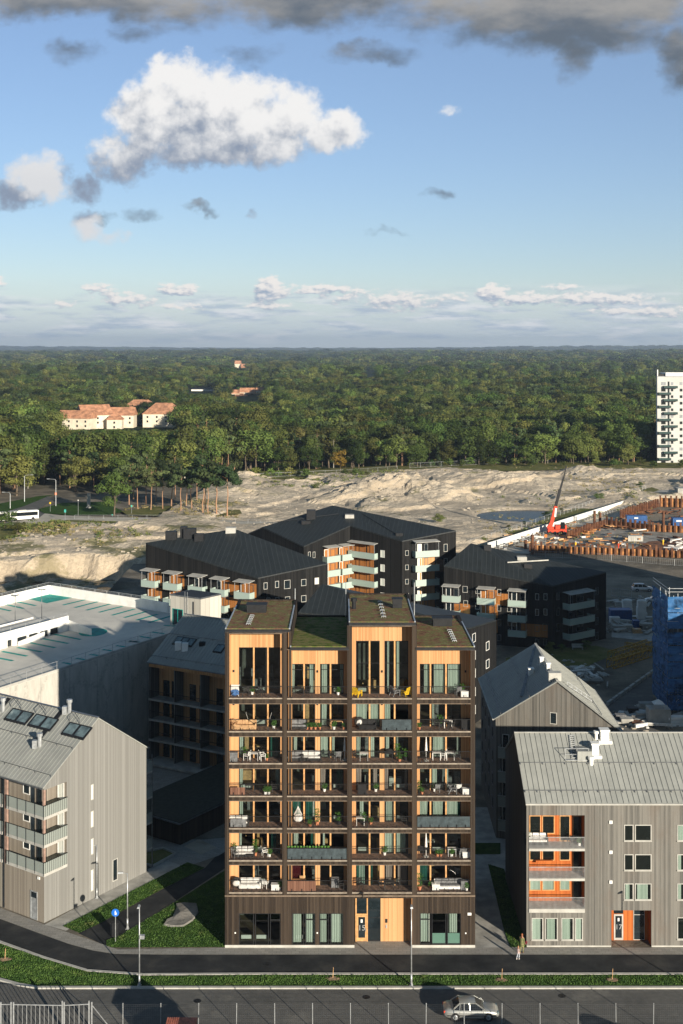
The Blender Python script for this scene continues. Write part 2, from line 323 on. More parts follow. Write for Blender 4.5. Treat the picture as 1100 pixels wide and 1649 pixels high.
# ------------------------------------------------------------------ mesh building
class MB:
    def __init__(s): s.v = []; s.f = []; s.smooth = False
    def quad(s, *pts):
        n = len(s.v); s.v += [tuple(p) for p in pts]; s.f.append(tuple(range(n, n + len(pts)))); return s
    def hexa(s, a):
        """eight corners: four below (ccw seen from above), four above"""
        n = len(s.v); s.v += [tuple(p) for p in a]
        for q in ((3, 2, 1, 0), (4, 5, 6, 7), (0, 1, 5, 4), (1, 2, 6, 5), (2, 3, 7, 6), (3, 0, 4, 7)):
            s.f.append(tuple(n + i for i in q))
        return s
    def box(s, x0, x1, y0, y1, z0, z1):
        x0, x1 = sorted((x0, x1)); y0, y1 = sorted((y0, y1)); z0, z1 = sorted((z0, z1))
        return s.hexa([(x0, y0, z0), (x1, y0, z0), (x1, y1, z0), (x0, y1, z0), (x0, y0, z1), (x1, y0, z1), (x1, y1, z1), (x0, y1, z1)])
    def bar(s, p, q, w, h=None):
        """square bar from p to q"""
        h = h or w; p = Vector(p); q = Vector(q); d = (q - p).normalized()
        up = Vector((0, 0, 1)) if abs(d.z) < 0.95 else Vector((0, 1, 0))
        a = d.cross(up).normalized() * (w / 2); b = a.normalized().cross(d).normalized() * (h / 2)
        return s.hexa([p - a - b, p + a - b, q + a - b, q - a - b, p - a + b, p + a + b, q + a + b, q - a + b])
    def tube(s, p, q, r0, r1=None, n=8, cap=True):
        r1 = r0 if r1 is None else r1
        p = Vector(p); q = Vector(q); d = (q - p).normalized()
        up = Vector((0, 0, 1)) if abs(d.z) < 0.95 else Vector((0, 1, 0))
        a = d.cross(up).normalized(); b = a.cross(d).normalized(); k = len(s.v)
        for c, r in ((p, r0), (q, r1)):
            for i in range(n):
                t = 2 * math.pi * i / n; s.v.append(tuple(c + a * (r * math.cos(t)) + b * (r * math.sin(t))))
        for i in range(n):
            j = (i + 1) % n; s.f.append((k + i, k + j, k + n + j, k + n + i))
        if cap: s.f.append(tuple(k + n + i for i in range(n))); s.f.append(tuple(k + n - 1 - i for i in range(n)))
        return s
    def prism(s, poly, z0, z1):
        """vertical prism; z0, z1 numbers or one per corner; poly ccw"""
        n = len(poly); k = len(s.v)
        Z0 = z0 if hasattr(z0, '__len__') else [z0] * n; Z1 = z1 if hasattr(z1, '__len__') else [z1] * n
        s.v += [(p[0], p[1], Z0[i]) for i, p in enumerate(poly)] + [(p[0], p[1], Z1[i]) for i, p in enumerate(poly)]
        for i in range(n):
            j = (i + 1) % n; s.f.append((k + i, k + j, k + n + j, k + n + i))
        s.f.append(tuple(k + n + i for i in range(n))); s.f.append(tuple(k + n - 1 - i for i in range(n)))
        return s
    def blob(s, c, rx, ry, rz, n=8, jit=0.15, rnd=random):
        """lumpy closed ball"""
        k = len(s.v); rows = max(4, n // 2 + 1)
        s.v.append((c[0], c[1], c[2] - rz))
        for i in range(1, rows):
            ph = math.pi * i / rows
            for j in range(n):
                th = 2 * math.pi * j / n; g = 1 + rnd.uniform(-jit, jit)
                s.v.append((c[0] + rx * g * math.sin(ph) * math.cos(th), c[1] + ry * g * math.sin(ph) * math.sin(th), c[2] - rz * g * math.cos(ph)))
        s.v.append((c[0], c[1], c[2] + rz)); top = len(s.v) - 1
        for j in range(n):
            a, b = k + 1 + j, k + 1 + (j + 1) % n
            s.f.append((k, b, a))
            for i in range(rows - 2): s.f.append((a + i * n, b + i * n, b + (i + 1) * n, a + (i + 1) * n))
            s.f.append((a + (rows - 2) * n, b + (rows - 2) * n, top))
        return s
    def build(s, name, material, parent=None, smooth=None, label=None):
        o = Vector((0, 0, 0)) if parent is None else wloc(parent)
        me = bpy.data.meshes.new(name)
        me.from_pydata([(x - o.x, y - o.y, z - o.z) for x, y, z in s.v], [], s.f)
        for mm in (material if isinstance(material, (list, tuple)) else [material]): me.materials.append(M[mm] if isinstance(mm, str) else mm)
        if s.smooth if smooth is None else smooth: me.polygons.foreach_set('use_smooth', [True] * len(me.polygons))
        me.update()
        ob = bpy.data.objects.new(name, me); COL.objects.link(ob)
        if parent is not None: ob.parent = parent
        if label: ob['label'] = label
        return ob

def wloc(o):
    v = Vector(o.location)
    while o.parent: o = o.parent; v += Vector(o.location)
    return v
def tag(o, label=None, cat=None, group=None, kind=None):
    if label: o['label'] = label
    if cat: o['category'] = cat
    if group: o['group'] = group
    if kind: o['kind'] = kind
    return o
def thing(name, label, cat, loc=(0, 0, 0), group=None):
    o = bpy.data.objects.new(name, None); COL.objects.link(o); o.location = loc; o.empty_display_size = 0.5
    return tag(o, label, cat, group)
def solo(mb, name, material, label, cat, group=None, base=None, smooth=None):
    """a thing that is one mesh, its origin at its base"""
    if base is None:
        n = len(mb.v); base = (sum(v[0] for v in mb.v) / n, sum(v[1] for v in mb.v) / n, min(v[2] for v in mb.v))
    bx = Vector(base); mb.v = [(x - bx.x, y - bx.y, z - bx.z) for x, y, z in mb.v]
    o = mb.build(name, material, smooth=smooth); o.location = bx
    return tag(o, label, cat, group)
def struct(mb, name, material, kind='structure'):
    o = mb.build(name, material); o['kind'] = kind; return o
CH = {}
def kids(o): return [c for c in bpy.data.objects if c.parent is o]
def tree_of(o): return (o, [tree_of(c) for c in kids(o)])
def copy_tree(t, parent=None):
    c = t[0].copy(); COL.objects.link(c)
    if parent: c.parent = parent
    for k in t[1]: copy_tree(k, c)
    return c
def place(t, x, y, z=0.0, rz=0.0, s=1.0, label=None, group=None):
    c = copy_tree(t); c.location = (x, y, z); c.rotation_euler = (0, 0, rz); c.scale = (s, s, s)
    if label: c['label'] = label
    if group: c['group'] = group
    return c
class Proto:
    """first use takes the original, later uses take copies"""
    def __init__(s, make): s.make = make; s.t = None
    def put(s, x, y, z=0.0, rz=0.0, sc=1.0, label=None, group=None):
        if s.t is None:
            o = s.make(); s.t = tree_of(o); c = o
        else: c = copy_tree(s.t)
        c.location = (x, y, z); c.rotation_euler = (0, 0, rz)
        c.scale = sc if hasattr(sc, '__len__') else (sc, sc, sc)
        if label: c['label'] = label
        if group: c['group'] = group
        elif 'group' in c and label: del c['group']
        return c

def G(px, py, z=0.0):
    """the point at height z seen at photo pixel (px, py)"""
    D = (H - z) * F / (py - HOR); return Vector(((px - CX) * D / F, D, z))
def Q(px, py, D):
    return Vector(((px - CX) * D / F, D, H - (py - HOR) * D / F))
def GP(pts, z=0.0): return [tuple(G(a, b, z)) for a, b in pts]
def onwall(A, B, px):
    """where the wall line A-B crosses the vertical plane of column px; returns t and the point"""
    k = (px - CX) / F; dx, dy = B[0] - A[0], B[1] - A[1]
    t = (k * A[1] - A[0]) / (dx - k * dy)
    return t, Vector((A[0] + dx * t, A[1] + dy * t, 0))
# ------------------------------------------------------------------ the ground
def smooth(a, b, x):
    t = min(1, max(0, (x - a) / (b - a))); return t * t * (3 - 2 * t)
def fb(x, y, s, o=4, z=0.0):
    return mnoise.fractal(Vector((x / s, y / s, z)), 1.0, 2.0, o)
def land(x, y):
    """height of the wide ground: flat by the houses, gentle hills far off"""
    if y < 600: return 0.0
    k = smooth(600, 1500, y)
    h = k * 7.0 * fb(x, y, 900.0, 3) + smooth(2200, 6000, y) * (10 + 26 * fb(x, y, 2600.0, 3, 3.0))
    h += smooth(6500, 12000, y) * (6 + 30 * max(-0.3, fb(x, y, 5200.0, 3, 7.0)) + 14 * smooth(0.0, 0.35, x / y))
    return h
ys = [-300, -100, 0, 60, 90, 120, 160, 200, 230] + list(range(250, 600, 6)) + [600]
while ys[-1] < 26000: ys.append(ys[-1] * 1.035)
GROUND_YS = ys
def build_ground():
  mb = MB(); NX = 170
  for y in ys:
    w = max(500, 0.8 * y)
    for i in range(NX + 1):
        x = -w + 2 * w * i / NX; z = land(x, y)
        if 255 < y < 600 and abs(x) < .36 * y and min(sand_mask(x + a_, y + b_) for a_ in (-7, 0, 7) for b_ in (-7, 0, 7)) > .99: z = -7.0
        mb.v.append((x, y, z))
  for j in range(len(ys) - 1):
    for i in range(NX):
        a = j * (NX + 1) + i; mb.f.append((a, a + 1, a + NX + 2, a + NX + 1))
  struct(mb, 'ground', 'ground')
m, t, N, b = new_mat('ground')
pos = N.n('ShaderNodeNewGeometry').outputs['Position']; gx, gy, gz = N.sep(pos)
f = N.noise(pos, 0.12, 10.0, 0.62)
near = N.mix(N.ss(f, 0.35, 0.65), (0.12, 0.11, 0.09), (0.25, 0.22, 0.175))
nf = N.noise(pos, 2.2, 4.0, 0.7); near = N.mix(N.m('MULTIPLY', N.ss(nf, 0.4, 0.7), 0.4), near, (0.10, 0.09, 0.075))
far = N.mix(N.ss(N.noise(pos, 0.05, 8.0, 0.6), 0.4, 0.6), (0.012, 0.025, 0.008), (0.035, 0.05, 0.016))
N.put(b.inputs['Base Color'], N.mix(N.ss(gy, 470.0, 530.0), near, far)); b.inputs['Roughness'].default_value = 1.0
b.inputs['Specular IOR Level'].default_value = 0.05
bump(N, b, N.noise(pos, 1.2, 6.0, 0.65), 0.6, 0.25)
M['ground'] = m

def sheet(name, pts, material, z=0.004, kind='structure', zz=0.0, sub=0):
    mb = MB(); mb.quad(*[(x, y, zz + z) for x, y, _ in (GP(pts, zz) if len(pts[0]) == 2 else pts)])
    return struct(mb, name, material, kind)

# sand pit behind the houses --------------------------------------------------
POND1 = [(769, 838), (790, 829), (840, 821), (905, 817), (950, 822), (900, 830), (860, 838), (800, 841)]
def gauss(x, y, cx, cy, sx, sy, h): 
    return h * math.exp(-((x - cx) / sx) ** 2 - ((y - cy) / sy) ** 2)
mounds = []
for (px, py, sx, sy, h) in [(940, 764, 9, 8, 5.5), (600, 800, 16, 13, 5.0), (560, 806, 15, 11, 3.2), (640, 797, 17, 13, 4.6), (690, 800, 14, 10, 3.5),
                            (640, 815, 12, 4, 2.0), (720, 806, 12, 8, 2.6), (760, 780, 25, 18, 3.2), (830, 782, 24, 14, 2.6), (1000, 800, 10, 10, 3.5), (975, 806, 10, 8, 2.6),
                            (450, 785, 20, 14, 4.0), (400, 800, 14, 10, 3.0), (500, 790, 12, 12, 2.0), (380, 775, 16, 14, 4.0), (690, 770, 30, 14, 2.2),
                            (120, 862, 16, 10, 2.2), (40, 885, 16, 9, 1.8), (170, 880, 14, 8, 1.3), (1010, 770, 18, 8, 2.5), (880, 770, 14, 8, 2.2)]:
    g = G(px, py); mounds.append((g.x, g.y, sx, sy, h))
pc = G(855, 829)
pl = G(45, 935)
def sand_h(x, y):
    h = 0.55 * fb(x, y, 38.0, 5) + 0.5
    r = fb(x, y, 9.0, 4, 5.0)
    h += 0.55 * r * r + .22 * fb(x, y, 3.0, 3, 8.0)
    for m_ in mounds:
        dx = (x - m_[0]) / m_[2]; dy = (y - m_[1]) / m_[3]
        if abs(dx) < 2.4 and abs(dy) < 2.4:
            e = math.exp(-dx * dx - dy * dy); h += m_[4] * .62 * e * (1 + 0.28 * fb(x, y, 4.0, 4, 9.0))
    # terraces
    h += 1.1 * smooth(0.12, 0.17, fb(x, y, 60.0, 3, 12.0)) - 0.8 * smooth(0.1, 0.16, fb(x, y, 45.0, 3, 17.0))
    e = min(((x - pc.x) / 17) ** 2 + ((y - pc.y) / 15) ** 2, ((x - pc.x - 14) / 12) ** 2 + ((y - pc.y - 8) / 4) ** 2)
    h = (h - .15) * smooth(0.9, 5.0, e) - 1.6 * (1 - smooth(0.6, 1.6, e))
    # cut and flooded pit on the left, a rock face behind it
    if x < -25:
        yy = 318 + 7 * fb(x, 0, 20, 3) + 0.10 * (x + 60)
        cut = 1 - smooth(yy - 3.5, yy + 2.5, y)
        side = smooth(-30, -42, x)
        h = h * (1 - cut * side) + (-4.0 + 1.7 * fb(x, y, 7, 4)) * cut * side
        h += 0.9 * side * (1 - cut)
    return h
def sand_mask(x, y):
    """1 inside the sand area, 0 at its rim"""
    px = CX + F * x / y; py = HOR + F * H / y
    lo = 925 if px < 235 else (868 if px < 790 else 0)
    # lower limit towards the houses
    if px > 735: lo = 893 - (px - 735) * 0.235
    elif px > 240: lo = 900
    else: lo = 962
    top = 845 if px < 230 else (845 - (px - 230) * 0.55 if px < 360 else 772 - (px - 360) * 0.047)
    if px > 800: top = 752
    k = smooth(0, 7, lo - py) * smooth(0, 5, py - top)
    return k
KM = []
mb = MB(); st = 1.35
x0s, x1s, y0s, y1s = -150, 215, 268, 600
nx = int((x1s - x0s) / st); ny = int((y1s - y0s) / st); idx = {}
for j in range(ny + 1):
    y = y0s + st * j
    for i in range(nx + 1):
        x = x0s + st * i
        if abs(x) > 0.36 * y: continue
        k = sand_mask(x, y)
        idx[(i, j)] = len(mb.v); KM.append(k)
        mb.v.append((x, y, (sand_h(x, y) + 0.25) * k - 0.5 * (1 - k)))
for j in range(ny):
    for i in range(nx):
        q = [idx.get(p) for p in ((i, j), (i + 1, j), (i + 1, j + 1), (i, j + 1))]
        if None in q: continue
        if max(KM[a] for a in q) > 0.001: mb.f.append(tuple(q))
build_ground()
m, t, N, b = new_mat('sand')
pos = N.n('ShaderNodeNewGeometry').outputs['Position']
nrm = N.sep(N.n('ShaderNodeNewGeometry').outputs['True Normal'])
f = N.noise(pos, 0.06, 10.0, 0.65)
col = N.mix(N.ss(f, 0.36, 0.62), (0.40, 0.345, 0.27), (0.70, 0.60, 0.46))
f2 = N.noise(pos, 0.35, 9.0, 0.72); col = N.mix(N.m('MULTIPLY', N.ss(f2, 0.46, 0.66), 0.7), col, (0.44, 0.385, 0.31))
f3 = N.noise(pos, 1.6, 5.0, 0.75); col = N.mix(N.m('MULTIPLY', N.ss(f3, 0.47, 0.68), 0.7), col, (0.20, 0.17, 0.13))
f4 = N.noise(N.v('ADD', pos, (50, 20, 0)), 0.045, 10.0, 0.75); gx, gy, gz = N.sep(pos); f4 = N.m('ADD', f4, N.ss(gx, -20.0, -50.0, 0.0, 0.07)); col = N.mix(N.m('MULTIPLY', N.ss(f4, 0.56, 0.64), 0.8), col, (0.12, 0.125, 0.045))
steep = N.ss(nrm[2], 0.93, 0.72); col = N.mix(N.m('MULTIPLY', steep, 0.5), col, (0.42, 0.34, 0.24))
N.put(b.inputs['Base Color'], col); b.inputs['Roughness'].default_value = 1.0; b.inputs['Specular IOR Level'].default_value = 0.05
bump(N, b, N.noise(pos, 0.9, 9.0, 0.72), 0.9, 0.6)
M['sand'] = m
struct(mb, 'sand_terrain', 'sand')

def water_mat(name, col):
    m, t, N, b = new_mat(name); b.inputs['Base Color'].default_value = (*col, 1); b.inputs['Roughness'].default_value = 0.22
    b.inputs['Specular IOR Level'].default_value = 0.05
    pos = N.n('ShaderNodeNewGeometry').outputs['Position']; bump(N, b, N.noise(pos, 2.5, 3.0, 0.6), 0.25, 0.02); return m
M['water'] = water_mat('murky_water', (0.030, 0.034, 0.024))
mb = MB(); mb.quad((pc.x - 36, pc.y - 24, -0.55), (pc.x + 36, pc.y - 24, -0.55), (pc.x + 36, pc.y + 24, -0.55), (pc.x - 36, pc.y + 24, -0.55)); struct(mb, 'pond_water', 'water')
mb = MB(); mb.quad((-130, 262, -3.9), (-38, 262, -3.9), (-38, 321, -3.9), (-130, 321, -3.9)); struct(mb, 'pit_water', 'water')

# roads and pavements by the houses -------------------------------------------
# pavement slabs (light), bicycle path (dark), kerb, grass, kerb, street
sheet('street', [(-500, 101.0 - 30, 0), (500, 101.0 - 30, 0), (500, 107.5, 0), (-22, 107.5, 0), (-26.4, 107.9, 0), (-30.0, 109.3, 0), (-60, 123, 0), (-500, 350, 0)][:6] + [(-60, 122.5, 0), (-120, 152, 0), (-160, 100, 0), (-500, 71, 0)], 'road', 0.006)
# grass verge
sheet('grass_verge', [(-200, 1432), (0, 1521), (70, 1545), (140, 1566), (230, 1573), (420, 1571.5), (1300, 1571.5), (1300, 1589), (60, 1589), (30, 1584), (0, 1576), (-200, 1500)], 'grass', 0.10)
mb = MB()
kerb = GP([(-200, 1502.5), (0, 1578.5), (30, 1586.5), (60, 1591.5), (1300, 1591.5)])
def strip(mb, pts, w, z0, z1):
    for a, b in zip(pts, pts[1:]): mb.bar((a[0], a[1], (z0 + z1) / 2), (b[0], b[1], (z0 + z1) / 2), w, z1 - z0)
    return mb
struct(strip(MB(), kerb, 0.32, -0.05, 0.13), 'street_kerb', 'palecrete')
struct(strip(MB(), GP([(-200, 1429), (0, 1518), (70, 1543), (140, 1564), (230, 1570.5), (420, 1569.5), (1300, 1569.5)]), 0.30, -0.05, 0.12), 'path_kerb', 'palecrete')
sheet('bicycle_path', [(-200, 1392), (0, 1480), (60, 1502), (110, 1520), (150, 1531), (185, 1536.5), (260, 1537.5), (1300, 1537.5), (1300, 1569), (420, 1569), (230, 1570), (140, 1563), (70, 1542), (0, 1517), (-200, 1428)], 'asphalt', 0.012)
m, t, N, b = new_mat('paving_slabs')
pos = N.n('ShaderNodeNewGeometry').outputs['Position']
br = N.n('ShaderNodeTexBrick'); N.put(br.inputs['Vector'], pos); br.offset = 0.5
br.inputs['Color1'].default_value = (0.30, 0.29, 0.265, 1); br.inputs['Color2'].default_value = (0.235, 0.23, 0.215, 1); br.inputs['Mortar'].default_value = (0.12, 0.115, 0.10, 1)
br.inputs['Scale'].default_value = 1.0; br.inputs['Mortar Size'].default_value = 0.012; br.inputs['Brick Width'].default_value = 0.7; br.inputs['Row Height'].default_value = 0.35
N.put(b.inputs['Base Color'], N.mix(N.m('MULTIPLY', N.ss(N.noise(pos, 0.8, 8.0, 0.65), 0.4, 0.7), 0.5), br.outputs[0], (0.19, 0.18, 0.155))); b.inputs['Roughness'].default_value = 0.9
M['paving'] = m
sheet('pavement', [(-200, 1370), (0, 1462), (72, 1489), (120, 1505), (190, 1529), (364, 1526), (1300, 1526), (1300, 1537.2), (260, 1537.2), (185, 1536.2), (150, 1530.8), (110, 1519.7), (60, 1501.7), (0, 1479.7), (-200, 1391.7)], 'paving', 0.010)
# entrance pad, side walks
sheet('entrance_paving', [(572, 1512), (664, 1512), (664, 1526), (572, 1526)], 'paving', 0.011)
sheet('gable_walk', [(72, 1489), (106, 1499), (262, 1415), (345, 1372), (372, 1352), (330, 1352), (234, 1402)], 'concrete', 0.008)
# grass strip and lawn
sheet('grass_strip', [(101, 1492), (128, 1503), (160, 1488), (262, 1432), (330, 1398), (302, 1389), (250, 1416)], 'grass', 0.05)
sheet('footpath', [(126, 1503), (172, 1524), (192, 1506), (275, 1456), (372, 1392), (372, 1352), (330, 1398), (262, 1432), (160, 1488)], 'asphalt', 0.009)
sheet('lawn', [(172, 1524), (180, 1526.5), (364, 1526), (372, 1526), (372, 1396), (275, 1458), (192, 1508), (171, 1515)], 'grass', 0.055)
sheet('courtyard_paving', [(225, 1372), (300, 1396), (352, 1378), (372, 1366), (372, 1348), (330, 1352), (262, 1352), (225, 1352)], 'paving', 0.013)
sheet('pebble_bed', [(296, 1363), (324, 1376), (350, 1365), (322, 1352), (318, 1352)], 'rock', 0.016)
sheet('terrace_paving', [(225, 1300), (250, 1275), (330, 1246), (372, 1222), (372, 1200), (225, 1200)], 'paving', 0.016)
# passage right of the tower
sheet('passage_paving', [(764, 1526), (838, 1526), (822, 1502), (818, 1300), (764, 1300)], 'concrete', 0.007)
sheet('passage_lawn', [(822, 1526), (848, 1526), (846, 1518), (812, 1400), (786, 1392), (800, 1450), (812, 1500)], 'grass', 0.05)
sheet('passage_lawn_far', [(764, 1358), (806, 1358), (806, 1376), (764, 1376)], 'grass', 0.05)
# yard roads between the black houses and the scaffolding
sheet('yard_road', [(985, 1011), (1100, 1020), (1200, 1030), (1200, 1044), (1100, 1038), (985, 1026)], 'concrete', 0.007)
sheet('site_road', [(1052, 1085), (1010, 1106), (960, 1140), (900, 1200), (1060, 1200), (1052, 1140)], 'road', 0.007)
sheet('site_track', [(640, 884), (735, 872), (800, 872), (900, 917), (1200, 945), (1200, 985), (960, 960), (800, 900), (735, 905)], 'dirt', 0.008)
sheet('lawn_behind', [(815, 1060), (880, 1046), (960, 1040), (1000, 1050), (940, 1075), (870, 1090), (810, 1090)], 'drygrass', 0.03)

# road in the woods on the left ------------------------------------------------
Z = 0.02
sheet('forest_road', [(-60, 862), (-60, 842), (0, 829), (40, 816), (62, 807), (78, 800), (86, 806), (62, 822), (72, 829), (60, 838), (30, 846), (0, 852)], 'road', 0.30)
sheet('gravel_track', [(20, 842), (60, 838), (72, 829), (100, 832), (150, 834), (260, 836), (420, 842), (560, 848), (660, 858), (660, 869), (520, 866), (400, 862), (300, 856), (180, 846), (110, 845), (50, 853), (20, 856)], 'gravelroad', 0.45)
sheet('road_verge', [(62, 822), (100, 812), (165, 810), (200, 826), (172, 832), (120, 832), (72, 829), (66, 826)], 'grass', 0.48)
sheet('roadside_grass', [(-80, 812), (0, 812), (62, 800), (86, 798), (62, 807), (40, 816), (0, 828), (-60, 842)], 'grass', 0.28)
sheet('dry_bank', [(-40, 868), (0, 864), (60, 852), (110, 846), (180, 848), (230, 852), (225, 866), (150, 862), (80, 868), (20, 885), (-40, 900)], 'drygrass', 1.7)
sheet('pine_heath', [(195, 826), (260, 818), (380, 812), (390, 830), (330, 836), (250, 834), (205, 832)], 'drygrass', 0.62)
sheet('wood_edge_grass', [(330, 770), (420, 762), (700, 750), (1100, 746), (1100, 756), (900, 760), (700, 764), (560, 770), (420, 776), (350, 780)], 'drygrass', 0.9)
# ------------------------------------------------------------------ the timber tower (number 15)
TD = F * H / (1526 - HOR)                  # its front plane
def tx(px, y=TD): return (px - CX) * y / F
def tz(py, y=TD): return H - (py - HOR) * y / F
TB = TD + 15.0                             # its back
BD = 1.45                                  # depth of the loggias
tower = thing('timber_tower', 'tall dark timber apartment tower number 15 with pine loggias and green roofs', 'building', (tx(563), TD, 0))
BAYS = [(362.5, 467, 1013.5, 975), (467, 562, 1042.4, 1006), (562, 669.5, 1002.5, 961.5), (669.5, 765, 1042.4, 995.5)]
OPEN = [(368.8, 454.6), (462.2, 559), (567, 663.5), (671.5, 757.8)]
TOPY = [1020.5, 1046.3, 1008.5, 1046.3]
BOT1 = [1123.7, 1124.3, 1124.3, 1124.3]
ROWS = [(1133.5, 1177.3), (1186.3, 1228.8), (1237.8, 1281.4), (1290.0, 1333.4), (1341.4, 1385), (1393.0, 1436.6)]
WIN = [[(384.8, 408.8, 431.5, 451.6)], [(468.8, 489.8, 507.6), (515.5, 532.3, 553.5)], [(573.3, 595.2, 611.5), (619.2, 635.6, 657.5)], [(676.0, 693.2, 718.2, 742.2)]]
WTOP = [1042.4, 1069, 1031.9, 1069]
YB = TD + BD
zb = [tz(y0) for _, _, y0, _ in BAYS]      # eaves
# dark shell: outer walls, party walls, front frame
mb = MB()
L, Rr = tx(362.5), tx(765)
mb.box(L, L + .34, TD + .04, TB, 0, zb[0] - .25); mb.box(Rr - .34, Rr, TD + .04, TB, 0, zb[3] - .25)
for i, px in ((0, 467), (1, 562), (2, 669.5)):
    mb.box(tx(px) - .12, tx(px) + .12, TD + .3, TB, 0, max(zb[i], zb[i + 1]) - .25)
for i in range(4):
    a, b = tx(BAYS[i][0]), tx(BAYS[i][1])
    mb.box(a, b, TB - .3, TB - .001, 0, zb[i] - .26)
shell = mb.build('outer_wall', 'char', tower)
# front frame of the facade: posts and beams with shadow gaps between boards
mb = MB(); yf0, yf1 = TD - .02, TD + .28
edges = [362.5] + [x for o in OPEN for x in o] + [765]
for k in range(0, 10, 2):
    i = k // 2
    z1 = max(zb[max(0, i - 1)], zb[min(3, i)]) - .25
    xa, xb = tx(edges[k]) - (.015 if k == 0 else 0), tx(edges[k + 1]) + (.015 if k == 8 else 0)
    mb.box(xa, xb, yf0, yf1, tz(1443), z1)
for i in range(4):
    xa, xb = tx(OPEN[i][0]), tx(OPEN[i][1])
    mb.box(xa, xb, yf0 + .03, yf1, tz(TOPY[i]), zb[i] - .25)
    prev = BOT1[i]
    for (t0, b0) in ROWS:
        mb.box(xa, xb, yf0 + .03, yf1, tz(t0), tz(prev) - .05); prev = b0
    mb.box(xa, xb, yf0 + .03, yf1, tz(1443), tz(prev) - .05)
mb.build('facade_frame', 'char', tower)
mat_trim = mat('weathered_trim', (0.17, 0.13, 0.095), 0.7)     # thin drip trims that catch the light
for i in range(4):
    xa, xb = tx(OPEN[i][0]), tx(OPEN[i][1])
    for z in [tz(TOPY[i])] + [tz(r[0]) for r in ROWS]: MB().box(xa, xb, yf0 - .02, yf0 + .03, z - .01, z + .04).build('drip_trim', mat_trim, tower)
MB().box(L - .02, Rr + .02, yf0 - .05, yf0, tz(1443.5), tz(1441.5)).build('drip_trim', mat_trim, tower)
# ground storey cladding with its openings
GW = [(385, 408.9, 410.7, 432.9, 434.8, 451.8, 1471, 1522), (470.5, 489.7, 491.5, 507.7, 514.2, 530, 532.2, 552.8, 1471, 1522), (676.4, 693.2, 695.2, 718.8, 720.2, 742.2, 1470.5, 1521)]
mb = MB(); z0, z1 = 0.25, tz(1443)
def clad(xs, zb0, zt):   # wall panel between px columns
    mb.box(tx(xs[0]) - (.012 if xs[0] < 363 else 0), tx(xs[1]) + (.012 if xs[1] > 764 else 0), TD, TD + .28, zb0, zt)
ztop = tz(1471)
for a, b in ((362.5, 385), (451.8, 470.5), (552.8, 570.7), (664, 676.4), (742.2, 765)): clad((a, b), z0, z1)
for g in GW: clad((g[0], g[-3]), ztop, z1); clad((g[0], g[-3]), z0, tz(1522))
clad((507.7, 514.2), tz(1522), ztop)
clad((570.7, 664), tz(1446.5), z1)
mb.build('ground_floor_cladding', 'char', tower)
mb = MB(); 
for a, b in ((362.5, 570.7), (664, 765)): mb.box(tx(a) - .01, tx(b) + .01, TD - .03, TD + .3, -.2, .245)
mb.build('plinth', 'palecrete', tower)
# interior: floors, room walls
mb = MB(); levels = [tz(b) for _, b in ROWS]
for i in range(4):
    a, b = tx(BAYS[i][0]) + (.34 if i == 0 else .12), tx(BAYS[i][1]) - (.34 if i == 3 else .12)
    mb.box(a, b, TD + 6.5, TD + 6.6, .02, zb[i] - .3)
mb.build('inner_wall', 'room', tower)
mb = MB()
for i in range(4):
    a, b = tx(BAYS[i][0]) + (.34 if i == 0 else .12), tx(BAYS[i][1]) - (.34 if i == 3 else .12)
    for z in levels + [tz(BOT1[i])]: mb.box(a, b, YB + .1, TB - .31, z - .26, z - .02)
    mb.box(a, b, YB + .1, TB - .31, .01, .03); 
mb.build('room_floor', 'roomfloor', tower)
fl = MB(); dk = MB(); side = MB()
for i in range(4):
    xa, xb = tx(OPEN[i][0]), tx(OPEN[i][1])
    ax, bx_ = tx(BAYS[i][0]) + (.34 if i == 0 else .121), tx(BAYS[i][1]) - (.34 if i == 3 else .121)
    for r in [(TOPY[i], BOT1[i])] + ROWS:
        z = tz(r[1]); dk = MB(); dk.box(ax, bx_, TD + .285, YB + .1, z - .10, z)
        dk.box(xa + .01, xb - .01, TD - .07, TD + .285, z - .10, z - .001)
        dk.build('loggia_deck', 'deck', tower)
        fl.box(ax, bx_, TD + .285, YB + .1, z - .28, z - .105)
fl.build('loggia_soffit', 'pine', tower)
mat_edge = mat('deck_edge_steel', (0.27, 0.235, 0.19), 0.6)
for i in range(4):
    xa, xb = tx(OPEN[i][0]), tx(OPEN[i][1])
    for r in [(TOPY[i], BOT1[i])] + ROWS: z = tz(r[1]); MB().box(xa, xb, TD - .085, TD - .072, z - .09, z + .005).build('deck_edge', mat_edge, tower)
# loggia back walls in pine: posts, panels above, side cheeks
def bx(px): return (px - CX) * YB / F
def bz(py): return H - (py - HOR) * YB / F
pn = MB(); ch = MB(); po = MB()
for i in range(4):
    ax, bb = tx(BAYS[i][0]) + (.34 if i == 0 else .121), tx(BAYS[i][1]) - (.34 if i == 3 else .121)
    gr = WIN[i]; zt = zb[i] - .3; zw = bz(WTOP[i]); zf = tz(BOT1[i])
    wins = [(g[0], g[-1]) for g in gr]
    cuts = [ax] + [v for a, b in wins for v in (bx(a), bx(b))] + [bb]
    for k in range(0, len(cuts), 2):
        pn.box(cuts[k], cuts[k + 1], YB, YB + .1, levels[-1] if False else tz(ROWS[-1][1]), zt)
    for a, b in wins:
        pn.box(bx(a), bx(b), YB, YB + .1, zw, zt)
        prev = zf
        for (t0, b0) in ROWS:
            z = tz(b0); pn.box(bx(a), bx(b), YB, YB + .1, z + 2.42, prev - .02); prev = z
    for z0_, z1_ in [(tz(BOT1[i]), zt)] + [(tz(b0), tz(b0) + 2.68) for _, b0 in ROWS]:
        [MB().box(q, q + .03, TD + .285, YB, z0_, z1_).build('loggia_side_wall', 'pine', tower) for q in (ax, bb - .03)]
pn.build('loggia_back_wall', 'pine', tower)
